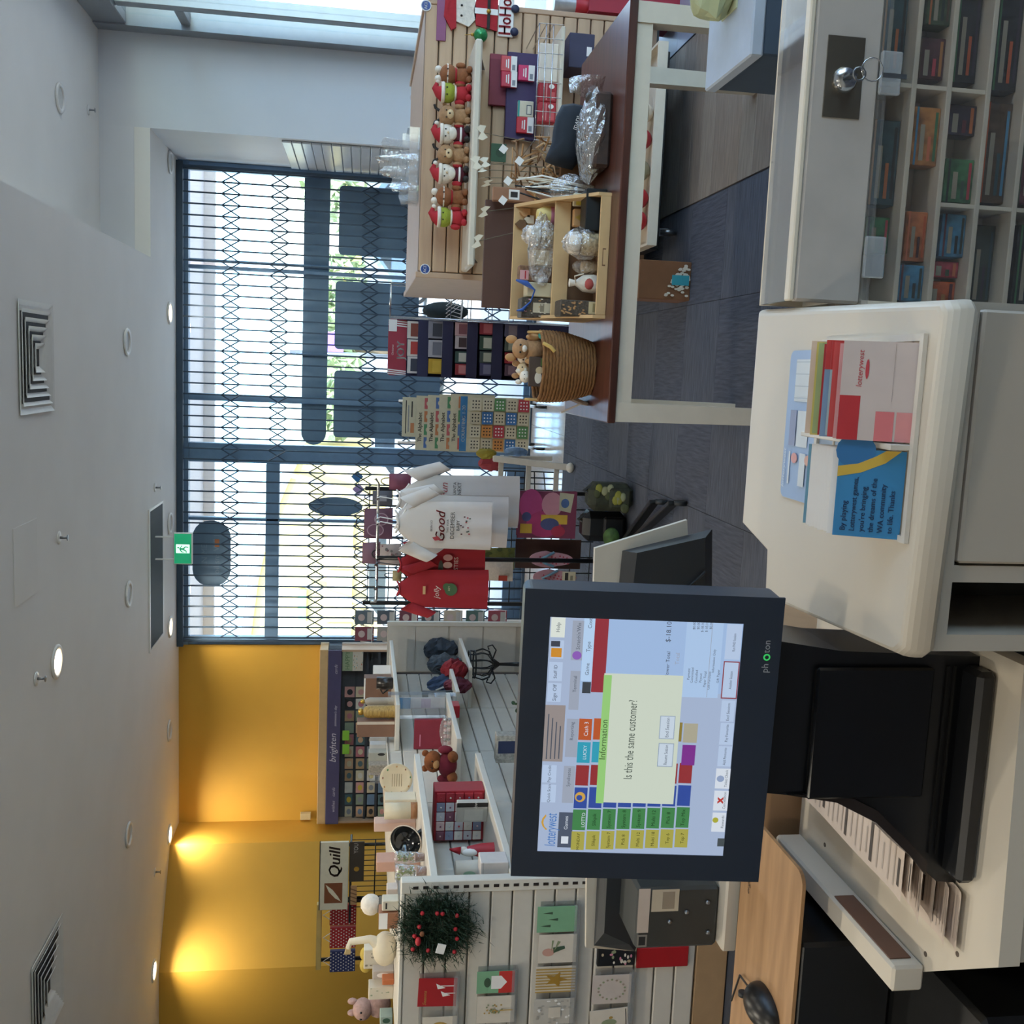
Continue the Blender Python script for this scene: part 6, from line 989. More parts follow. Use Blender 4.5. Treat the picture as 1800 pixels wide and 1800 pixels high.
bx('red_card_pack', 'plain bright red card low on the gondola end', 'card', (1118, 1212, 1664, 1702), E0-.04, .012, mat('#a8141c', .5)); bx('black_floral_pack', 'black floral napkin pack above the red card', 'packet', (1050, 1118, 1652, 1700), E0-.055, .02, BLACK, els=dots(18, 7, [PAP, mat('#b9a888', .6), SAG, PINK], .07, .6))
# ================================================================ wall bay with the navy header, against the tan wall
BYY = 9.62; a = PY(586, 1440, BYY); b = PY(586, 1143, BYY); wt = thing('wall_card_bay', 'maple wall bay with a navy brighten header full of greeting cards', 'card display', ((a.x+b.x)/2, 9.75, 0)); zA, zB, zC = PY(575, 1290, BYY).z, PY(598, 1290, BYY).z, PY(560, 1290, BYY).z
part(MB().b2((a.x, BYY+.05, 0), (b.x, 9.89, zA-.0)), 'back_board', mat('#4c5058', .7), wt); part(MB().b2((a.x-.02, BYY-.06, zA+.002), (b.x+.02, 9.89, zC), 0, .003), 'canopy', mat('#c9a777', .6), wt); hd = part(MB().b2((a.x-.02, BYY-.07, zB), (b.x+.02, BYY-.05, zA), 0, .002), 'header', mat('#4a4668', .5), wt)
prints('header_lettering', wt, (a.x, BYY-.07, zB), XU, ZU, -YU, b.x-a.x, zA-zB, [('t', 'brighten', .44, .3, .5, mat('#cfc9d4', .6), {'shear': .3}), ('t', 'someone\'s day', .63, .3, .2, mat('#cfc9d4', .6), {'shear': .25}), ('t', 'wishes', .06, .3, .25, mat('#b9b4c4', .6), {'shear': .3, 'al': 'l'}), ('t', 'cards', .18, .3, .25, mat('#b9b4c4', .6), {'shear': .3}), ('t', 'cards', .9, .3, .25, mat('#b9b4c4', .6), {'shear': .3})])
for x in (a.x-.02, b.x): part(MB().b2((x, BYY-.05, 0), (x+.02, 9.89, zB)), 'end_panel', MAPD, wt)
CN = [('cream', '#cfc2a4'), ('pink', '#cf9a94'), ('white', '#d4cfc4'), ('sage', '#8f9a86'), ('grey', '#8d9096'), ('peach', '#d2a988'), ('black', '#33343a'), ('teal', '#557077'), ('rose', '#b9757c'), ('yellow', '#d3b748'), ('tan', '#b39472'), ('blue', '#6f88a3')]
RN = ['top', 'second', 'third', 'fourth']; ORD = ['first', 'second', 'third', 'fourth', 'fifth', 'sixth', 'seventh', 'eighth', 'ninth', 'tenth', 'eleventh', 'twelfth']
for i in range(4):
    xr = 606+19.5*i; zl_ = PY(xr+18, 1290, BYY).z; yy = BYY+.03-.03*i; part(MB().b2((a.x, yy, zl_-.012), (b.x, BYY+.05, zl_-.004)).b2((a.x, yy-.004, zl_-.012), (b.x, yy, zl_+.012)), 'tier', mat('#3f434b', .6), wt)
    for j in range(12):
        y1 = 1436-21*j
        if y1-21 < 1186 and i < 2: continue
        nm, h_ = CN[(i*5+j*7+i*j*3+j//3) % 12]; nm2, h2 = CN[(i*7+j*5+4) % 12]
        bx('greeting_card', '%s card in the %s row of the wall bay, %s from the yellow corner' % (nm, RN[i], ORD[j]), 'card', (xr, xr+17, y1-19, y1), yy+.004, .008, mat(h_, .6), z0=zl_-.003, els=[('e', .5, .55, .28, .25, mat(h2, .6))], group='cards in the wall bay', ch=.001)
bx('happy_sign', 'pale green happy birthday sign at the right end of the wall bay', 'sign', (602, 620, 1142, 1180), BYY-.04, .004, mat('#9aa88a', .6), els=[('t', 'HAPPY', .5, .3, .45, mat('#5f7a58', .6), {'maxw': .9})]); bx('confetti_card', 'cream card with confetti print beside the happy sign', 'card', (620, 638, 1142, 1180), BYY-.045, .004, PAP, els=dots(20, 3, [CRD, GST, TEAL], .03))
for y0 in (1284, 1308): bx('lime_tag', 'lime green shelf tag on the %s of the wall bay' % ('centre right' if y0 < 1300 else 'centre left'), 'tag', (602, 614, y0, y0+18), BYY-.074, .004, mat('#7fb63a', .5))
bx('wall_switch', 'small cream sensor box on the yellow wall corner', 'sensor', (528, 546, 1430, 1442), 9.84, .05, mat('#d3c39a', .5))
# ================================================================ quill stand, wire racks, dotted gift wraps
QY = 6.9; cx, cz, ww, hh = rect(563, 612, 1476, 1602, QY); q = thing('stationery_stand', 'black wire stationery stand with a white feather logo sign', 'display stand', (cx, QY+.1, 0)); part(MB().box((cx, QY, cz), (ww, .02, hh), None, 0, .002), 'sign_board', mat('#d2c9b2', .5), q)
QD = mat('#3a2a22', .6); prints('sign_print', q, (cx-ww/2, QY-.01, cz-hh/2), XU, ZU, -YU, ww, hh, [('r', .1, .2, .4, .84, mat('#7a4526', .6)), ('p', [(.12, .24), (.2, .36), (.3, .55), (.38, .8), (.27, .68), (.17, .45)], mat('#d2c9b2', .5)), ('t', 'Quill', .68, .3, .42, QD, {'shear': .22, 'bold': .05, 'maxw': .5})])
part(MB().b2((cx-ww/2, QY-.012, cz+hh/2), (cx+ww/2, QY+.012, cz+hh/2+.006)), 'sign_edge', DKC, q)
for x in (cx-ww*.4, cx+ww*.4): part(MB().cyl((x, QY+.05, 0), (x, QY+.05, cz), .012, n=8), 'post', BLACK, q)
for k in range(9): part(MB().cyl((cx-ww*.5, QY+.02, .5+.12*k), (cx+ww*.5, QY+.02, .5+.12*k), .005, n=6), 'wire', BLACK, q)
for k in range(14): x = cx-ww*.5+ww*k/13; part(MB().cyl((x, QY+.02, .5), (x, QY+.02, cz-hh*.6), .003, n=5), 'wire', BLACK, q)
part(MB().b2((cx-ww*.5, QY-.25, 0), (cx+ww*.5, QY+.3, .03), 0, .004), 'base', BLACK, q); part(MB().b2((cx-ww*.65, QY-.06, cz-hh*.62), (cx+ww*.55, QY+.06, cz-hh*.54), 0, .003), 'tray', BLACK, q)
bx('gold_calendar', 'dark calendar with a gold ball and silver lettering under the feather logo sign', 'calendar', (614, 640, 1478, 1552), QY-.08, .01, mat('#3a3129', .5), els=[('e', .32, .5, .06, .18, GOLD), ('t', 'YOU', .84, .42, .3, mat('#a9a49a', .5), {'maxw': .25})], group=None)
bx('striped_wrap', 'tan striped wrap sheet beside the dark calendar', 'wrapping paper', (616, 627, 1556, 1592), QY-.08, .008, mat('#a8825c', .6), els=[('p', [(.1+.2*k, 0), (.16+.2*k, 0), (.28+.2*k, 1), (.22+.2*k, 1)], KRAFTD) for k in range(4)])
for px, c, lb in (((580, 626, 1590, 1628), '#a32028', 'red polka dot gift bag right of its twin'), ((580, 625, 1629, 1668), '#b0222a', 'red polka dot gift bag next to the blue one'), ((580, 624, 1670, 1710), '#2f3568', 'navy polka dot gift bag at the left')):
    dd = [('e', .08+.16*i+(.08 if j % 2 else 0), .06+.1*j, .028, .024, PURE) for i in range(6) for j in range(10)]; hangY = 7.05; cx, cz, ww, hh = rect(*px, hangY); t = thing('gift_bag', lb, 'gift bag', (cx, hangY, cz-hh/2), 'polka dot gift bags'); part(MB().b2((cx-ww/2, hangY, cz-hh/2), (cx+ww/2, hangY+.03, cz+hh/2), 0, .003), 'bag', mat(c, .55), t); prints('dots', t, (cx-ww/2, hangY, cz-hh/2), XU, ZU, -YU, ww, hh, dd); part(MB().tube([(cx-ww*.2, hangY+.01, cz+hh/2), (cx, hangY+.01, cz+hh/2+.05), (cx+ww*.2, hangY+.01, cz+hh/2)], .003, 5), 'handle', PURE, t)
cx, cz, ww, hh = rect(553, 568, 1585, 1708, 7.12); t = thing('wrap_rail', 'long maple rail holding the polka dot bags', 'rail', (cx, 7.12, 0)); part(MB().box((cx, 7.13, cz), (ww, .05, hh*.6), None, 0, .004), 'rail', mat('#d0b06a', .6), t)
for sg in (-1, 1): part(MB().cyl((cx+sg*ww*.45, 7.2, 0), (cx+sg*ww*.45, 7.2, cz), .015, n=8), 'post', BLACK, t)
part(MB().b2((cx-ww*.5, 6.95, 0), (cx+ww*.5, 7.4, .03), 0, .004), 'base', BLACK, t)
# ================================================================ sales counter (foreground)
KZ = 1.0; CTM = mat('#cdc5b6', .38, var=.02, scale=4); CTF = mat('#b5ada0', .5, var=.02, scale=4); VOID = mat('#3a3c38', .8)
ct = thing('sales_counter', 'white laminate sales counter with rounded front edge and drawers', 'counter', (-.1, 1.3, 0))
plan = [(.118, 1.617), (-.235, 1.62), (-.262, 1.505), (-.335, 1.498), (-.314, 1.092), (-.302, 1.077), (.089, 1.057), (.1, 1.067)]
mb = MB(); n = len(plan); P0 = [V((x, y, KZ)) for x, y in plan]; cc = sum(P0, V())/n
rings = [[p+(p-cc)*V((1, 1, 0)).length*0 for p in P0]]
def off(ps, d, z): return [V((p.x+(cc.x-p.x)*d, p.y+(cc.y-p.y)*d, z)) for p in ps]
lv = [off(P0, .05, KZ), off(P0, .034, KZ-.0012), off(P0, .021, KZ-.004), off(P0, .01, KZ-.009), off(P0, .003, KZ-.016), off(P0, 0, KZ-.024), off(P0, 0, KZ-.032), off(P0, .012, KZ-.038)]
for a in range(len(lv)-1): mb.add(lv[a]+lv[a+1], [(i, n+i, n+(i+1) % n, (i+1) % n) for i in range(n)], 0, True)
mb.add(lv[0], [list(range(n))]); mb.add(lv[-1], [list(range(n))[::-1]])
part(mb, 'worktop', CTM, ct); FY = 1.088
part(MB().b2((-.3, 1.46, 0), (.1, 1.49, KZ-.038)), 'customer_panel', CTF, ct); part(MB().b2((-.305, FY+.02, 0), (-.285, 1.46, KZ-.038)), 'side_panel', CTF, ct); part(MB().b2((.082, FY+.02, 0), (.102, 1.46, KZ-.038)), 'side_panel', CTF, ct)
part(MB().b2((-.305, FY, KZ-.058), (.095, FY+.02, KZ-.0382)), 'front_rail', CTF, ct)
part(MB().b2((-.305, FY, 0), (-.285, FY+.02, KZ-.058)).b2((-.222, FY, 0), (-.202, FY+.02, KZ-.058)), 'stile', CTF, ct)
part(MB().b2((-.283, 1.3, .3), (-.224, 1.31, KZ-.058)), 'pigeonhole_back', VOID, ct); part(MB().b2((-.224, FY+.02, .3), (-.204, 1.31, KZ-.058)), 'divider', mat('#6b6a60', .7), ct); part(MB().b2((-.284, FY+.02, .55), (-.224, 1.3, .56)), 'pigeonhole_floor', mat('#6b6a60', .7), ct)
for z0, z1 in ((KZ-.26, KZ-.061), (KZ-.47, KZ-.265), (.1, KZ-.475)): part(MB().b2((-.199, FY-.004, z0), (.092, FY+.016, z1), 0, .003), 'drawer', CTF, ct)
# blue counter mat
q = [PZ(1395, 617, KZ), PZ(1372, 868, KZ), PZ(1436, 884, KZ), PZ(1462, 617, KZ)]; mx0, mx1 = -.168, .048; my0, my1 = 1.34, 1.46; LB = mat('#9db4d4', .35, var=.03)
t = thing('counter_mat', 'translucent blue counter mat with printed ticket panels', 'mat', ((mx0+mx1)/2, 1.4, KZ)); part(MB().prism([(a, b) for a, b in rr(mx1-mx0, my1-my0+.06, .012)], (mx0, my0-.06, KZ+.0004), XU, YU, (0, 0, .0016)), 'sheet', LB, t)
MW = mat('#cfd6da', .4); prints('print', t, (mx0, my0-.06, KZ+.002), XU, YU, ZU, mx1-mx0, my1-my0+.06, [('r', .66, .45, .94, .86, MW), ('r', .36, .55, .6, .76, MW), ('r', .36, .78, .6, .9, mat('#8f98b4', .5)), ('r', .1, .84, .32, .87, MW), ('r', .1, .55, .32, .66, MW), ('e', .28, .76, .035, .06, mat('#d29a94', .5)), ('e', .28, .5, .035, .06, mat('#d2a494', .5)), ('t', 'lotterywest', .2, .92, .05, MW, {'shear': .2})]+[('r', .68+.08*k, .47, .685+.08*k, .84, mat('#a9b4bc', .5)) for k in range(4)])
# sunk brochure rack with two bays
b0, b1 = -.178, .062; y0, y1 = 1.09, 1.35; t = thing('brochure_rack', 'white wire brochure rack let into the counter top', 'rack', ((b0+b1)/2, 1.2, KZ)); WR = mat('#cfcac0', .4)
part(MB().b2((b0, y0, KZ+.0005), (b1, y0+.008, KZ+.006)).b2((b0, y1-.008, KZ+.0005), (b1, y1, KZ+.006)).b2((b0, y0+.008, KZ+.0005), (b0+.008, y1-.008, KZ+.006)).b2((b1-.008, y0+.008, KZ+.0005), (b1, y1-.008, KZ+.006)), 'rim', WR, t)
part(MB().b2((-.071, y0+.008, KZ+.0005), (-.064, y1-.008, KZ+.03), 0, .001), 'divider', WR, t)
for k in range(6): part(MB().cyl((b0+.008, y0+.03+.035*k, KZ+.003), (b1-.008, y0+.03+.035*k, KZ+.003), .0018, n=6), 'rack_wire', WR, t)
def leaf(x0, x1, Y, hgt, m0, lb, els=None, lean=.5, grp='brochures in the counter rack', th=.0018):
    """brochure leaning back in the rack: top edge away from the clerk"""
    t = thing('brochure', lb, 'brochure', ((x0+x1)/2, Y, KZ+.004), grp); v = V((0, math.sin(lean), math.cos(lean))); nn = V((0, -math.cos(lean), math.sin(lean)))
    part(MB().prism([(0, 0), (x1-x0, 0), (x1-x0, hgt), (0, hgt)], (x0, Y, KZ+.004), XU, v, -nn*th), 'sheet', m0, t)
    if els: prints('print', t, (x0, Y, KZ+.004), XU, v, nn, x1-x0, hgt, els, lift=.0003)
BB = mat('#2f7fb4', .45); DB = mat('#1c3f66', .5); AR = mat('#c9a944', .5)
arc = [(1.0, .05), (1.0, .3), (.9, .42), (.78, .62), (.72, .85), (.7, 1.0), (.6, 1.0), (.64, .78), (.72, .5), (.85, .2)]
leaf(-.176, -.073, 1.105, .075, BB, 'blue brochure with a yellow arc thanking players, front of the left rack bay', [('e', .98, .75, .2, .3, mat('#2a6ea6', .45)), ('p', [(.68, 1), (.8, 1), (.84, .7), (.93, .45), (1, .3), (1, .08), (.86, .3), (.74, .65)], AR)]+[('t', s_, .06, .82-.14*k, .085, DB, {'al': 'l', 'bold': .04, 'maxw': .62}) for k, s_ in enumerate(('By playing', 'Lotterywest games,', 'you\'re bringing', 'the dreams of the', 'WA community', 'to life. Thanks'))], .42)
for k in range(9): leaf(-.176+.001*(k % 3), -.074+.001*(k % 2), 1.118+.0085*k, .076, PURE if k < 8 else mat('#6fa0b8', .5), ['white card edge %s behind the blue thank you brochure' % ORD[k], 'pale blue folder at the back of the left rack bay'][k == 8], None, .42)
leaf(-.062, .052, 1.1, .082, mat('#c9bcb8', .5), 'white play slip with red panels, front of the right rack bay', [('r', .0, .72, .45, 1, mat('#b52a34', .5)), ('r', .0, .25, .3, .5, mat('#d3757a', .5)), ('r', .0, .0, .3, .22, mat('#d58f90', .5)), ('t', 'lotterywest', .72, .72, .08, mat('#b8404a', .5), {'shear': .2, 'maxw': .4}), ('e', .72, .66, .1, .025, mat('#b8404a', .5)), ('r', .4, .3, .98, .305, mat('#9a8f8c', .5))], .42)
SLC = [('#d59a9a', 'pink'), ('#c44a4a', 'red'), ('#a9c4cc', 'pale blue'), ('#7f9ab8', 'steel blue'), ('#b52f34', 'crimson'), ('#9fb07a', 'green'), ('#d0c06a', 'yellow'), ('#d6bfae', 'peach')]
for k, (c, nm) in enumerate(SLC): leaf(-.062+.0012*(k % 3), .052+.0015*(k % 4)-.003, 1.114+.0105*k, .08+.002*(k % 2), mat(c, .5), nm+' play slips in the right rack bay, %s from the front' % ORD[k+1], [('r', .7, .6, 1, 1, mat('#c23a3a', .5))] if nm in ('pale blue', 'steel blue') else None, .42)
# ================================================================ glazed ticket cabinet at the right
CY = 1.472; tk = thing('ticket_cabinet', 'white cabinet of scratch tickets with clear doors and a lock', 'cabinet', (.6, 1.5, 0)); KX0, KX1 = .122, 1.3
part(MB().b2((KX0, CY, .895), (KX1, CY+.02, KZ-.001), 0, .004), 'lock_panel', mat('#b3ada6', .5), tk); part(MB().b2((KX0, 1.585, 0), (KX1, 1.605, KZ+.0)), 'customer_glass_frame', mat('#c9bda6', .5), tk)
part(MB().b2((KX0, CY, KZ-.0005), (KX1, CY+.018, KZ+.008), 0, .002), 'top_edge', CREAM, tk); part(MB().b2((KX0, CY+.018, KZ), (KX1, 1.585, KZ+.006)), 'top_glass', clear(gloss=.35, rough=.03, cover=.05), tk); part(MB().b2((KX0, CY+.02, .93), (KX1, 1.585, .936)), 'ticket_tray', CREAM, tk)
part(MB().b2((KX0, 1.56, .3), (KX1, 1.585, .893)), 'back', mat('#c4bcae', .6), tk)
zs = [.893, .833, .777, .714, .652, .59, .52]
for z in zs[1:]: part(MB().b2((KX0+.006, CY+.012, z-.004), (KX1, 1.56, z+.004), 0, .001), 'shelf', mat('#c2b9a8', .5), tk)
vx = [(.443, 0, 3), (.277, 2, 6), (.62, 1, 6), (.8, 0, 6), (.98, 0, 6), (1.15, 0, 6)]
for x, a, b in vx: part(MB().b2((x-.003, CY+.014, zs[b]+.0045), (x+.003, 1.56, zs[a]-.0045)), 'divider', mat('#c9c0ae', .5), tk)
part(MB().b2((KX0, CY, .5), (KX0+.006, 1.56, .893)), 'side_panel', CREAM, tk)
part(MB().b2((KX0, CY-.006, .885), (KX1, CY, .897), 0, .001), 'door_rail', CLEAR, tk); part(MB().b2((KX0+.006, CY+.002, .3), (KX1, CY+.005, .885)), 'clear_door', clear(gloss=.1, cover=.03, col='#b9b2a8'), tk)
for x in (.19, .45): part(MB().b2((x-.03, CY-.014, .868), (x+.03, CY-.006, .9), 0, .002), 'hinge', clear(gloss=.4, cover=.25), tk)
lp = part(MB().b2((.385, CY-.002, .922), (.498, CY, .979), 0, .0005), 'lock_plate', mat('#7d766a', .3, metal=.8), tk); ax = rotx(math.radians(90)); LC = (.437, CY-.002, .951)
part(MB().lathe([(.018, 0), (.018, .006), (.014, .012), (.006, .013), (.001, .013)], LC, 24, axis=ax), 'lock_barrel', CHROME, lp)
k_ = thing('cabinet_key', 'small key with a split ring hanging in the cabinet lock', 'key', (.445, CY-.03, .93)); part(MB().b2((.4355, CY-.034, .945), (.4385, CY-.0155, .957)).tube([(.437, CY-.036, .95+.011*math.sin(a*.63)) if 0 else (.437+.009*math.cos(a*.63), CY-.038, .945+.009*math.sin(a*.63)) for a in range(10)], .0018, 5, closed=True), 'key', STEEL, k_)
part(MB().tube([(.445+.016*math.cos(a*.4), CY-.036, .925+.016*math.sin(a*.4)) for a in range(16)], .0009, 5, closed=True), 'ring', CHROME, k_); part(MB().b2((.436, CY-.038, .873), (.442, CY-.035, .908)), 'spare_key', STEEL, k_)
TKC = ['#2f4a50', '#3c5548', '#4a2f33', '#23282c', '#3f4f3a', '#9c6a3c', '#35303f', '#4a3a2c', '#3a6a48', '#a8623a', '#3f7796', '#a83f4a', '#b0522c', '#2c3a36', '#c06a4a', '#5a2f38']
TKN = ['dark teal', 'forest green', 'maroon', 'black', 'olive', 'orange tan', 'dark plum', 'dark brown', 'bright green', 'copper', 'sky blue', 'raspberry', 'burnt orange', 'bottle green', 'coral', 'wine']
rn = random.Random(21); ki = 0
cells = [(1, 0, .12, .443), (1, 0, .443, .8), (2, 1, .12, .443), (2, 1, .443, .62), (3, 2, .12, .277), (3, 2, .277, .443), (3, 2, .443, .62), (4, 3, .12, .277), (4, 3, .277, .62), (5, 4, .12, .277), (5, 4, .277, .62)]
SEEN = {(1, .12): [(.2, .26, 8), (.27, .4, 0)], (1, .443): [(.46, .6, 0), (.61, .74, 1)], (2, .12): [(.13, .19, 10), (.19, .27, 9), (.33, .42, 5)], (2, .443): [(.455, .52, 2), (.53, .61, 4)], (3, .12): [(.125, .17, 12), (.17, .2, 11), (.2, .27, 10)], (3, .277): [(.28, .35, 8), (.38, .43, 6)], (3, .443): [(.46, .6, 3)], (4, .12): [(.13, .26, 13)], (4, .277): [(.285, .44, 7), (.45, .6, 3)], (5, .12): [(.13, .26, 3)], (5, .277): [(.285, .45, 15)]}
for (b, a, x0, x1) in cells:
    for (u0, u1, c) in SEEN.get((b, x0), []):
        z0_ = zs[b]+.0045; h_ = (zs[a]-zs[b])*(.62+.25*rn.random()); d = .02+.03*rn.random()
        t = thing('scratch_ticket_pack', '%s scratch ticket pack on the cabinet\'s %s shelf, %s' % (TKN[c], ['', 'top', 'second', 'third', 'fourth', 'lowest'][b], 'left end' if u0 < .2 else ('middle' if u0 < .44 else 'right part')) + (' beside another' if ki % 2 else ''), 'ticket pack', ((u0+u1)/2, CY+d+.02, z0_), 'ticket packs in the cabinet'); ki += 1
        part(MB().b2((u0+.003, CY+d, z0_), (u1-.003, CY+d+.03, z0_+h_), 0, .001), 'pack', mat(TKC[c], .35, var=.5, scale=45), t)
        prints('print', t, (u0+.003, CY+d, z0_), XU, ZU, -YU, u1-u0-.006, h_, [('r', 0, .82, 1, .9, mat(TKC[(c+5) % 16], .4)), ('r', .08, .55, .7, .72, mat('#8f8878', .4)), ('r', .08, .3, .5, .42, mat(TKC[(c+9) % 16], .4)), ('r', .08, .1, .92, .2, mat(TKC[(c+3) % 16], .4))])
# tickets under the top glass
for k, (a, b, c, lb) in enumerate(((.13, .23, '#d8cfc4', 'white ticket strip under the cabinet glass, nearest the counter'), (.24, .34, '#cf8a4a', 'orange ticket strip in the middle under the cabinet glass'), (.35, .45, '#d8c9b0', 'cream ticket strip under the cabinet glass'), (.46, .62, '#d98a3c', 'orange ticket strip at the far right under the cabinet glass'))):
    t = thing('ticket_strip', lb, 'tickets', ((a+b)/2, 1.53, .9365), 'tickets under the top glass'); part(MB().b2((a, CY+.025, .9365), (b, 1.57, .9385)).b2((a, CY+.03, .9385), (b, CY+.036, .985)), 'tickets', mat(c, .5, var=.3, scale=70), t)
# box file beyond the cabinet at the top right
t = thing('storage_carton', 'pale blue carton with a dark side standing beyond the cabinet', 'carton', (1.0, 2.45, 0)); p = PY(1345, 30, 2.3)
part(MB().b2((p.x-.08, 2.3, 0), (p.x+.3, 2.6, p.z), 0, .004), 'carton', mat('#3a4a5c', .7), t); part(MB().b2((p.x-.085, 2.295, p.z), (p.x+.305, 2.605, p.z+.03), 0, .004), 'lid', mat('#a9b6c6', .6), t)
t = thing('crumpled_paper', 'crumpled pale green paper on the blue carton', 'paper', (p.x+.1, 2.45, p.z+.03)); part(crumple(MB(), (p.x+.1, 2.45, p.z+.075), (.07, .06, .05), 3, 12, 8, .5), 'paper', mat('#a9b08a', .8), t); part(MB().b2((p.x+.05, 2.4, p.z+.0305), (p.x+.15, 2.5, p.z+.034)), 'sheet', mat('#b9bf9c', .8), t)
# ================================================================ lower shelf, bench, cash drawer on the left
SZ2 = .8; sh = thing('terminal_shelf', 'lower white shelf carrying the lottery terminal', 'shelf', (-.6, 1.5, 0)); pl2 = [(-.338, 1.14), (-.338, 1.46), (-.338, 1.72), (-.873, 1.72), (-.873, 1.331), (-.735, 1.123)]
part(MB().prism(pl2, (0, 0, SZ2-.03), XU, YU, (0, 0, .03)), 'board', CTM, sh); part(MB().prism([(-.36, 1.3), (-.36, 1.7), (-.86, 1.7), (-.86, 1.4), (-.73, 1.2)], (0, 0, 0), XU, YU, (0, 0, SZ2-.0301)), 'carcass', mat('#3a3a38', .7), sh)
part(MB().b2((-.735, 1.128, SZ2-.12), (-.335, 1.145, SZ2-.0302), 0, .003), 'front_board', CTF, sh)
ld = part(MB().b2((-.87, 1.28, SZ2+.0005), (-.83, 1.71, SZ2+.05), 0, .004), 'ledge', CTM, sh); part(MB().b2((-.8298, 1.3, SZ2+.012), (-.828, 1.48, SZ2+.045)), 'brown_strip', mat('#6a4a3a', .6), ld)
for px, py in ((1450, 1485), (1627, 1677), (1683, 1677)): p = PZ(px, py, SZ2); part(MB().cyl((p.x, p.y, SZ2), (p.x, p.y, SZ2+.0006), .004, n=10), 'screw_hole', mat('#5a5048', .7), sh)
t = thing('cash_drawer', 'black cash drawer below the mouse pad', 'cash drawer', (-1.15, 1.6, 0)); part(MB().b2((-1.5, 1.22, .3), (-.88, 1.71, .74), 0, .008), 'body', mat('#191b1d', .25, coat=.4), t); part(MB().b2((-1.4, 1.46, .74), (-.9, 1.71, .905), 0, .006), 'riser', BLACK, t); part(MB().b2((-1.5, 1.25, 0), (-.9, 1.7, .2998)), 'stand', DARK, t); part(MB().sph((-1.02, 1.3, .742), (.03, .012, .006), 10, 6), 'lock', CHROME, t)
MZ = .9055; t = thing('mouse_pad', 'wood coloured mouse pad with rounded corner at the lower left', 'mouse pad', (-1.05, 1.59, MZ)); part(MB().prism([(a-1.35, b+1.46) for a, b in rr(.57, .25, .025)], (0, 0, MZ), XU, YU, (0, 0, .006)), 'pad', wood('#b08a62', '#96724e', 4, (1, 8, 1), .5), t); prints('brand_mark', t, (-.95, 1.66, MZ+.006), XU, YU, ZU, .08, .03, [('t', 'ergo', .5, .2, .4, mat('#4a3a30', .6), {'shear': .2})])
p = PZ(1345, 1745, MZ+.006); t = thing('computer_mouse', 'black computer mouse on the wood coloured pad', 'mouse', (p.x, p.y, MZ+.006)); 
part(MB().sph((p.x-.02, p.y-.01, MZ+.0065), (.034, .058, .036), 20, 14), 'shell', mat('#1c1c1d', .35), t); part(MB().cyl((p.x-.024, p.y+.03, MZ+.034), (p.x-.016, p.y+.03, MZ+.034), .008, n=12), 'wheel', DARK, t); part(MB().tube([(p.x-.02, p.y+.046, MZ+.016), (p.x-.03, p.y+.1, MZ+.012), (p.x-.1, p.y+.13, MZ+.012)], .002, 5), 'cable', BLACK, t)
t = thing('rear_bench', 'white bench behind the lottery terminal', 'bench', (-1.0, 1.95, 0)); part(MB().b2((-1.075, 1.73, .9), (-.42, 1.98, .93), 0, .004), 'top', CTM, t); part(MB().b2((-1.05, 1.75, 0), (-.45, 1.96, .8998)), 'panel', mat('#b9926a', .6), t)
# ================================================================ lottery terminal (touch screen on a black foot)
tilt = math.radians(6); yw = math.radians(2.0); U = V((math.cos(yw), -math.sin(yw), 0)); NB_ = V((-math.sin(yw), -math.cos(yw), 0)); VV = (ZU*math.cos(tilt)-NB_*math.sin(tilt)); NN = U.cross(VV)
SC = PY(1123, 1300, 1.2); DW, DH = .3105, .2405
def SP(s, t, n=0): return SC+U*((s-.5)*DW)+VV*((t-.5)*DH)+NN*n
tm = thing('lottery_terminal', 'black touch screen lottery terminal on a broad black foot', 'terminal', (SC.x, 1.27, SZ2)); BK = mat('#1f2a3a', .45, var=.03); BK2 = mat('#14161a', .3, var=.04)
bo = (-.112, 1.112, -.205, 1.135)
A_ = (bo[0]-.5)*DW; B_ = (bo[1]-.5)*DW; C_ = (bo[2]-.5)*DH; D_ = (bo[3]-.5)*DH
fr = [(a+A_, b+C_) for a, b in rr(B_-A_, D_-C_, .01)]
part(MB().prism(fr, SC-NN*.004, U, VV, -NN*.045), 'housing', BK, tm)
for a, b, c, d in ((A_, -DW/2, C_, D_), (DW/2, B_, C_, D_), (-DW/2, DW/2, DH/2, D_), (-DW/2, DW/2, C_, -DH/2)):
    part(MB().prism([(a, c), (b, c), (b, d), (a, d)], SC-NN*.0039, U, VV, NN*.004), 'bezel', BK, tm)
part(MB().prism([(A_+.03, C_+.03), (B_-.03, C_+.03), (B_-.05, D_-.03), (A_+.05, D_-.03)], SC-NN*.049, U, VV, -NN*.05), 'rear_housing', BLACK, tm)
def E(c, k=.78): return mat('#000000', .25, var=0, emit=c, es=k)
def cs(X, Y_):
    x = 920+X/4.09; y = 1060+Y_/4.09; tt_ = (x-957)/330; ly, ry = 1500+18*tt_, 1081+17*tt_; s_ = (ly-y)/(ly-ry); return s_, 1-(x-(945+24*s_))/(320+17*s_)
def RR(X0, X1, Y0, Y1, m): ym = (Y0+Y1)/2; s0 = cs((X0+X1)/2, Y1)[0]; s1 = cs((X0+X1)/2, Y0)[0]; return ('r', max(0, s0), max(0, cs(X1, ym)[1]), min(1, s1), min(1, cs(X0, ym)[1]), m)
def TX(txt, X, Y_, h, m, **k): s_, t_ = cs(X, Y_); return ('t', txt, s_, t_-h/2, h, m, k)
ew = E('#d3dbe6'); btn = E('#b3c6e2'); gry = E('#9aa3b4'); ink = E('#4a5260'); els = [('r', 0, 0, 1, 1, E('#a3b3cf'))]
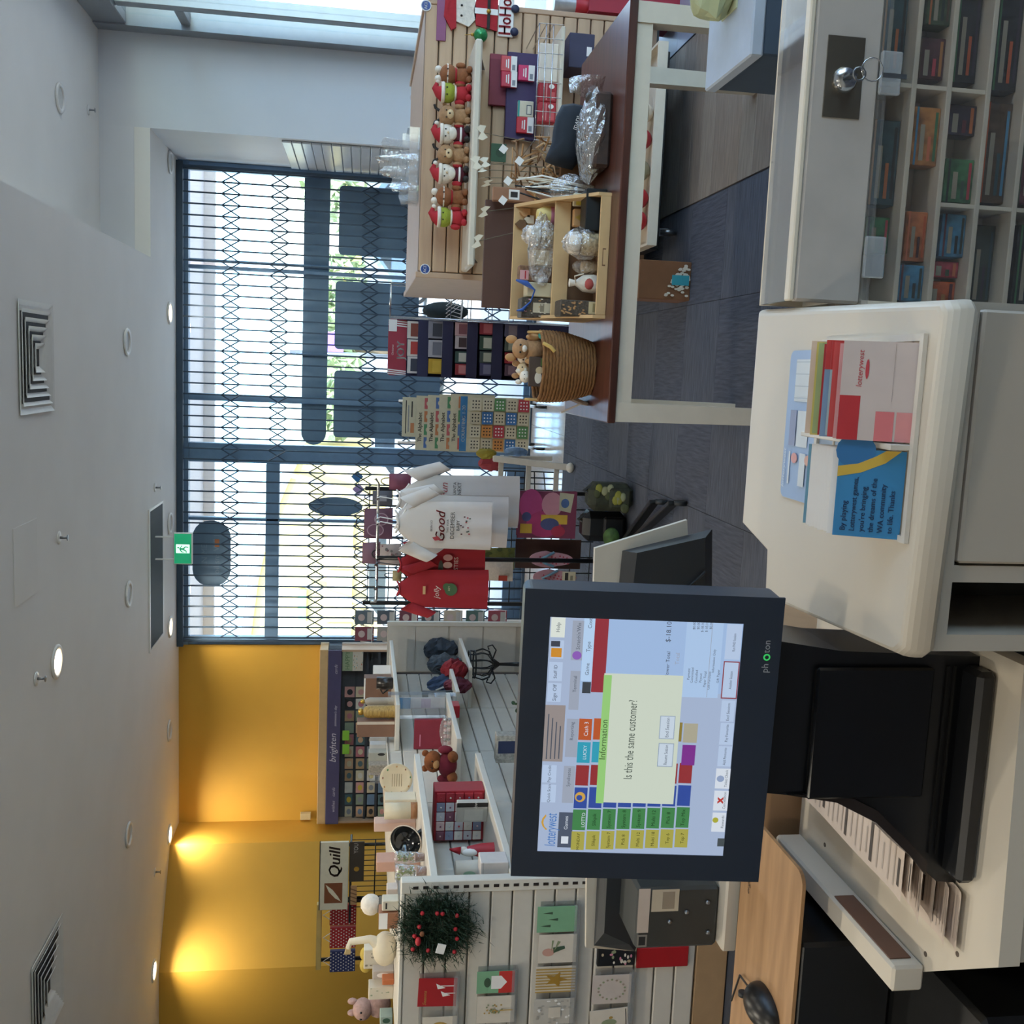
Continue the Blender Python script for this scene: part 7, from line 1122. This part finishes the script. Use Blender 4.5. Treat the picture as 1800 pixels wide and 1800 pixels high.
els += [RR(420, 1580, 100, 640, E('#9db8de')), RR(205, 305, 95, 235, E('#d9e0d8')), RR(200, 295, 255, 385, btn), RR(205, 280, 310, 375, E('#c98a2e')), RR(205, 270, 260, 300, E('#3c4250')), RR(190, 285, 410, 545, btn), RR(180, 275, 560, 695, btn), RR(152, 295, 718, 1130, E('#938a88')), RR(140, 240, 1155, 1285, btn), RR(135, 235, 1300, 1432, btn)]
els += [RR(250, 350, 1510, 1775, E('#4a5468')), RR(285, 365, 1165, 1440, gry), RR(308, 392, 820, 1100, gry), RR(335, 405, 475, 755, gry), RR(352, 440, 120, 400, gry), TX('Games', 305, 1590, .02, ew), TX('Syndicates', 325, 1250, .018, ink), TX('Reporting', 350, 910, .018, ink), TX('Terminal', 372, 570, .018, ink), TX('Scratch\'n\'Win', 400, 230, .02, ink, maxw=.11), ('e', *cs(388, 365), .018, .024, E('#8a5ab4')), RR(270, 320, 1690, 1745, ew)]
els += [TX('lotterywest', 195, 1640, .06, E('#3f74b8'), shear=.15, maxw=.145), ('p', [cs(165, 1640), cs(140, 1610), cs(132, 1580), cs(140, 1550), cs(165, 1520), cs(168, 1535), cs(150, 1560), cs(147, 1585), cs(155, 1615), cs(172, 1632)], E('#c79a3a')), TX('Help', 255, 165, .02, ink), TX('Staff ID', 235, 478, .018, ink), TX('Sign Off', 228, 628, .02, ink), TX('Pay Credit', 190, 1220, .016, ink), TX('Quick Scan', 185, 1366, .016, ink)]
for k in range(4): els.append(RR(175+28*k, 183+28*k, 780+30*k, 1110, ink))
els += [RR(428, 520, 100, 550, E('#b3cfee')), TX('Game', 460, 465, .02, ink), TX('Type', 470, 305, .02, ink), TX('Cost', 482, 140, .02, ink), RR(425, 485, 555, 636, E('#3a4048')), RR(503, 600, 102, 632, E('#8f2f3a'))]
COLS = [(1655, 1795, '#a5a04a', range(8)), (1490, 1645, '#3f7f4a', range(8)), (1325, 1480, '#2f4a9a', range(8)), (1160, 1310, '#8f2f34', (0, 1, 6, 7)), (990, 1142, '#2f9ab4', (0, 1)), (820, 975, '#b4552c', (0, 1))]
for a, b, c, rws in COLS:
    for k in rws: x0 = 352+104.5*k-.07*((a+b)/2-1560); els.append(RR(x0, x0+92, a, b, E(c))); 
for k in range(1, 8): els += [TX(['', 'Slikpik', 'System 7', 'System 8', 'System 9', 'Multi 12', 'Pick 8', 'Top Mix'][k], 352+104.5*k+46, 1568, .02, E('#16351c')), TX(['', 'Slikpik', 'System 7', 'Pick 8', 'Multi 12', 'Multi 18', 'Top 6', 'Top 7'][k], 345+104.5*k+46, 1725, .018, E('#3f3c14'))]
els += [TX('MONDAY', 388, 1730, .016, E('#3f3c14')), TX('LOTTO', 425, 1568, .018, ew), ('e', *cs(405, 1395), .022, .028, E('#c9a04a')), ('e', *cs(400, 1400), .012, .016, E('#2f4a9a')), TX('Cash 3', 450, 895, .022, ew, maxw=.06), TX('LUCKY', 440, 1065, .018, ew), RR(1127, 1222, 1026, 1176, E('#7a2f8a')), RR(1140, 1240, 868, 1010, E('#a8a490')), RR(1110, 1130, 860, 1000, E('#8a7a3a'))]
els += [TX('Power Total', 1030, 440, .02, ink, maxw=.12), TX('$-18.10', 1045, 135, .026, ink, al='r'), TX('Total', 1100, 400, .022, gry), RR(1150, 1412, 130, 682, E('#a9c4e6')), TX('Payment', 1180, 510, .013, ink)]
for k in range(5): els += [TX(['Committed', 'Cancelled', 'Payout', 'Paper Total', 'Gift Purchase'][k], 1205+30*k, 520+10*k, .013, ink, maxw=.1), TX(['$0.00', '$0.00', '$-18.10', '$-18.10', '$0.00'][k], 1225+30*k, 140, .013, ink, al='r')]
els += [RR(1330, 1334, 140, 680, gry), TX('Information Only', 1360, 420, .013, ink), TX('Gift Paper', 1390, 530, .013, ink)]
els += [RR(1448, 1558, 160, 412, btn), RR(1420, 1536, 424, 694, E('#8a4048')), RR(1428, 1528, 432, 686, btn), RR(1410, 1505, 705, 860, btn), RR(1400, 1495, 870, 1030, btn), RR(1385, 1480, 1040, 1190, btn), RR(1365, 1468, 1205, 1355, ew), RR(1350, 1452, 1370, 1520, ew), RR(1335, 1432, 1535, 1680, ew), RR(1372, 1432, 1730, 1792, E('#444c50'))]
for txt, X, Y_ in (('Run PHD Session', 1508, 290), ('Another Session', 1480, 560), ('End Session', 1460, 790), ('Pay Favourite', 1448, 945), ('Add Favourite', 1432, 1115), ('Ticket Check', 1440, 1280), ('Cancellation', 1425, 1445), ('Rewards', 1410, 1605)): els.append(TX(txt, X, Y_, .015, ink, maxw=.075))
els += [TX('x', 1385, 1445, .05, E('#b43a34'), bold=.08), ('e', *cs(1360, 1590), .012, .016, E('#a8a83a')), ('e', *cs(1400, 1280), .014, .02, E('#8fa0c0'))]
els += [RR(548, 1104, 505, 1450, E('#c9d3c4')), RR(546, 602, 505, 1445, E('#93c878')), TX('Information', 570, 975, .034, E('#3f5a34')), TX('Is this the same customer?', 760, 980, .046, E('#45504a'), maxw=.34), RR(970, 1078, 808, 978, E('#8fa0b4')), RR(975, 1073, 813, 973, E('#c4d2e0')), RR(956, 1066, 1008, 1182, E('#8fa0b4')), RR(961, 1061, 1013, 1177, E('#c4d2e0')), TX('End Session', 1025, 895, .018, ink, maxw=.085), TX('Resume Session', 1012, 1095, .018, ink, maxw=.085)]
# screen glass and picture
scn = part(MB().prism([(-DW/2, -DH/2), (DW/2, -DH/2), (DW/2, DH/2), (-DW/2, DH/2)], SC-NN*.0035, U, VV, NN*.002), 'screen', BLACK, tm); prints('picture', scn, SP(0, 0, -.0015), U, VV, NN, DW, DH, els, lift=.00004, label='lit touch screen asking Is this the same customer?')
prints('brand_mark', tm, SP(.80, -.16), U, VV, NN, .06, .016, [('t', 'ph', .0, .2, .55, gry if 0 else mat('#a9adb2', .5), {'al': 'l'}), ('t', 'ton', .43, .2, .55, mat('#a9adb2', .5), {'al': 'l'}), ('e', .34, .38, .075, .28, E('#3fd46a', .6)), ('e', .34, .38, .042, .16, BK)], lift=.0004)
# foot
YF = SC.y+.03; ol = [(-.33, 1.1), (-.345, 1.0), (-.35, .86), (-.352, SZ2+.0005), (-.675, SZ2+.0005), (-.672, .83), (-.63, .875), (-.58, .93), (-.55, .99), (-.538, 1.1)]
part(MB().prism(ol, (0, YF, 0), XU, ZU, (0, .12, 0)), 'foot', BK2, tm); part(MB().b2((-.655, YF-.045, SZ2+.0005), (-.362, YF-.0002, SZ2+.028), 0, .008), 'toe', BK2, tm); part(MB().b2((-.545, YF-.012, .87), (-.365, YF-.0002, 1.035), 0, .004), 'printer_door', mat('#0f1114', .22, var=.02), tm)
for z in (.845, .835): part(MB().b2((-.63, YF-.004, z), (-.365, YF-.0002, z+.003)), 'seam', mat('#060708', .5), tm)
part(MB().prism([(-.54, 1.06), (-.552, .99), (-.582, .93), (-.632, .875), (-.66, .85), (-.64, .85), (-.61, .88), (-.565, .93), (-.54, .98)], (0, YF-.0003, 0), XU, ZU, (0, -.006, 0)), 'side_trim', mat('#3d3634', .22, metal=.5), tm)
# receipts fanned out on the shelf beside the foot
RPM = mat('#cdbfb4', .6, var=.03); rn = random.Random(13)
for k in range(6):
    x0 = -.735-.008*k+.012*(k % 2); ln = [.36, .2, .17, .15, .14, .12][k]; zb_ = SZ2+.002+.006*(5-k); yn = 1.29-.018*k; w2 = .084
    t = thing('receipt', ['long printed receipt strip curling out from behind the terminal foot', 'second receipt below the long strip', 'third receipt in the fan beside the foot', 'fourth receipt in the fan beside the foot', 'fifth receipt in the fan beside the foot', 'lowest receipt of the fan, nearest the shelf edge'][k], 'receipt', (x0, yn, zb_), 'receipts beside the terminal')
    fn = lambda u, v, x0=x0, yn=yn, ln=ln, zb_=zb_, k=k: V((x0+w2*u+.03*v*(.5 if k else 0), yn+ln*v-.0*u, zb_+.012*math.exp(-8*v)*(1.0)+.004*math.sin(5*v+k)))
    part(MB().grid(fn, 4, 14), 'paper', RPM, t); mb = MB()
    for q in range(18 if k == 0 else 7):
        v0 = .03+.05*q if k == 0 else .03+.06*q; h2 = .012 if q % 5 else .024; a, b = (.12, .88) if q % 3 else (.2, .7)
        if v0+h2 < .97: mb.add([fn(a, v0)+V((0, 0, .0006)), fn(b, v0)+V((0, 0, .0006)), fn(b, v0+h2)+V((0, 0, .0006)), fn(a, v0+h2)+V((0, 0, .0006))], [(0, 1, 2, 3)], 1 if q % 5 == 0 else 0)
    part(mb, 'printing', [mat('#b3a79e', .6), mat('#4a4442', .6)], t)
# customer display seen from behind, and the card terminal
DY = 1.93; g = lambda x, y, Y=DY: PY(x, y, Y); cdp = thing('customer_display', 'customer display seen from behind, white frame and black back', 'display', (-.6, DY, .93)); pts3 = [g(1046, 964), g(1034, 1300), g(1030, 1666), g(1118, 1672), g(1225, 1300), g(1208, 914)]
mb = MB(); n = len(pts3); mb.add(pts3+[p+V((0, .012, 0)) for p in pts3], [list(range(n)), list(range(n, 2*n))[::-1]]+[(i, n+i, n+(i+1) % n, (i+1) % n) for i in range(n)]); part(mb, 'frame', mat('#c3bbac', .5), cdp)
p4 = [g(1094, 968, DY-.01), g(1060, 1300, DY-.01), g(1044, 1662, DY-.01), g(1116, 1672, DY-.01), g(1190, 1480, DY-.01), g(1250, 1250, DY-.01), g(1252, 930, DY-.01)]; p5_ = [g(1120, 972, DY-.05), g(1080, 1300, DY-.05), g(1062, 1640, DY-.05), g(1106, 1660, DY-.05), g(1180, 1470, DY-.05), g(1236, 1250, DY-.05), g(1240, 945, DY-.05)]
n = len(p4); mb = MB().add(p4+p5_, [list(range(n)), list(range(n, 2*n))[::-1]]+[(i, (i+1) % n, n+(i+1) % n, n+i) for i in range(n)]); part(mb, 'back_cover', mat('#23272b', .5, var=.04), cdp); part(MB().cyl(V((-.6, DY+.02, .93)), g(1150, 1300, DY+.01), .03, n=12), 'stand', BLACK, cdp)
part(MB().tube([g(1180, 1060, DY-.055), g(1240, 1005, DY-.055)], .003, 5), 'cable', BLACK, cdp)
EY = 1.76; e0 = rect(1116, 1300, 1556, 1670, EY); t = thing('ticket_scanner', 'dark grey ticket scanner with a white label behind the terminal', 'scanner', (e0[0], EY+.1, .93)); e1 = e0[1]+e0[3]/2
part(MB().b2((e0[0]-e0[2]/2, EY, .9305), (e0[0]+e0[2]/2, EY+.13, e1), 0, .006), 'body', mat('#3a3d3c', .4, var=.04), t); hx = e0[0]+e0[2]/2; ew_ = e0[2]
prints('labels', t, (e0[0]-ew_/2, EY, .9305), XU, ZU, -YU, ew_, e1-.9305, [('r', .28, .85, 1, .99, mat('#c9beb4', .5)), ('r', .62, .5, .98, .83, mat('#c4bca8', .5)), ('r', .66, .55, .94, .7, mat('#9a9080', .5)), ('r', .05, .86, .25, .98, mat('#8a8a84', .5)), ('r', .08, .88, .22, .96, DARK)])
for sx_, sz_ in ((.6, .4), (.75, .15), (.25, .12), (.45, .6)): part(MB().sph((e0[0]+(sx_-.5)*ew_, EY-.002, .93+(e1-.93)*sz_), .005, 8, 5), 'screw', STEEL, t)
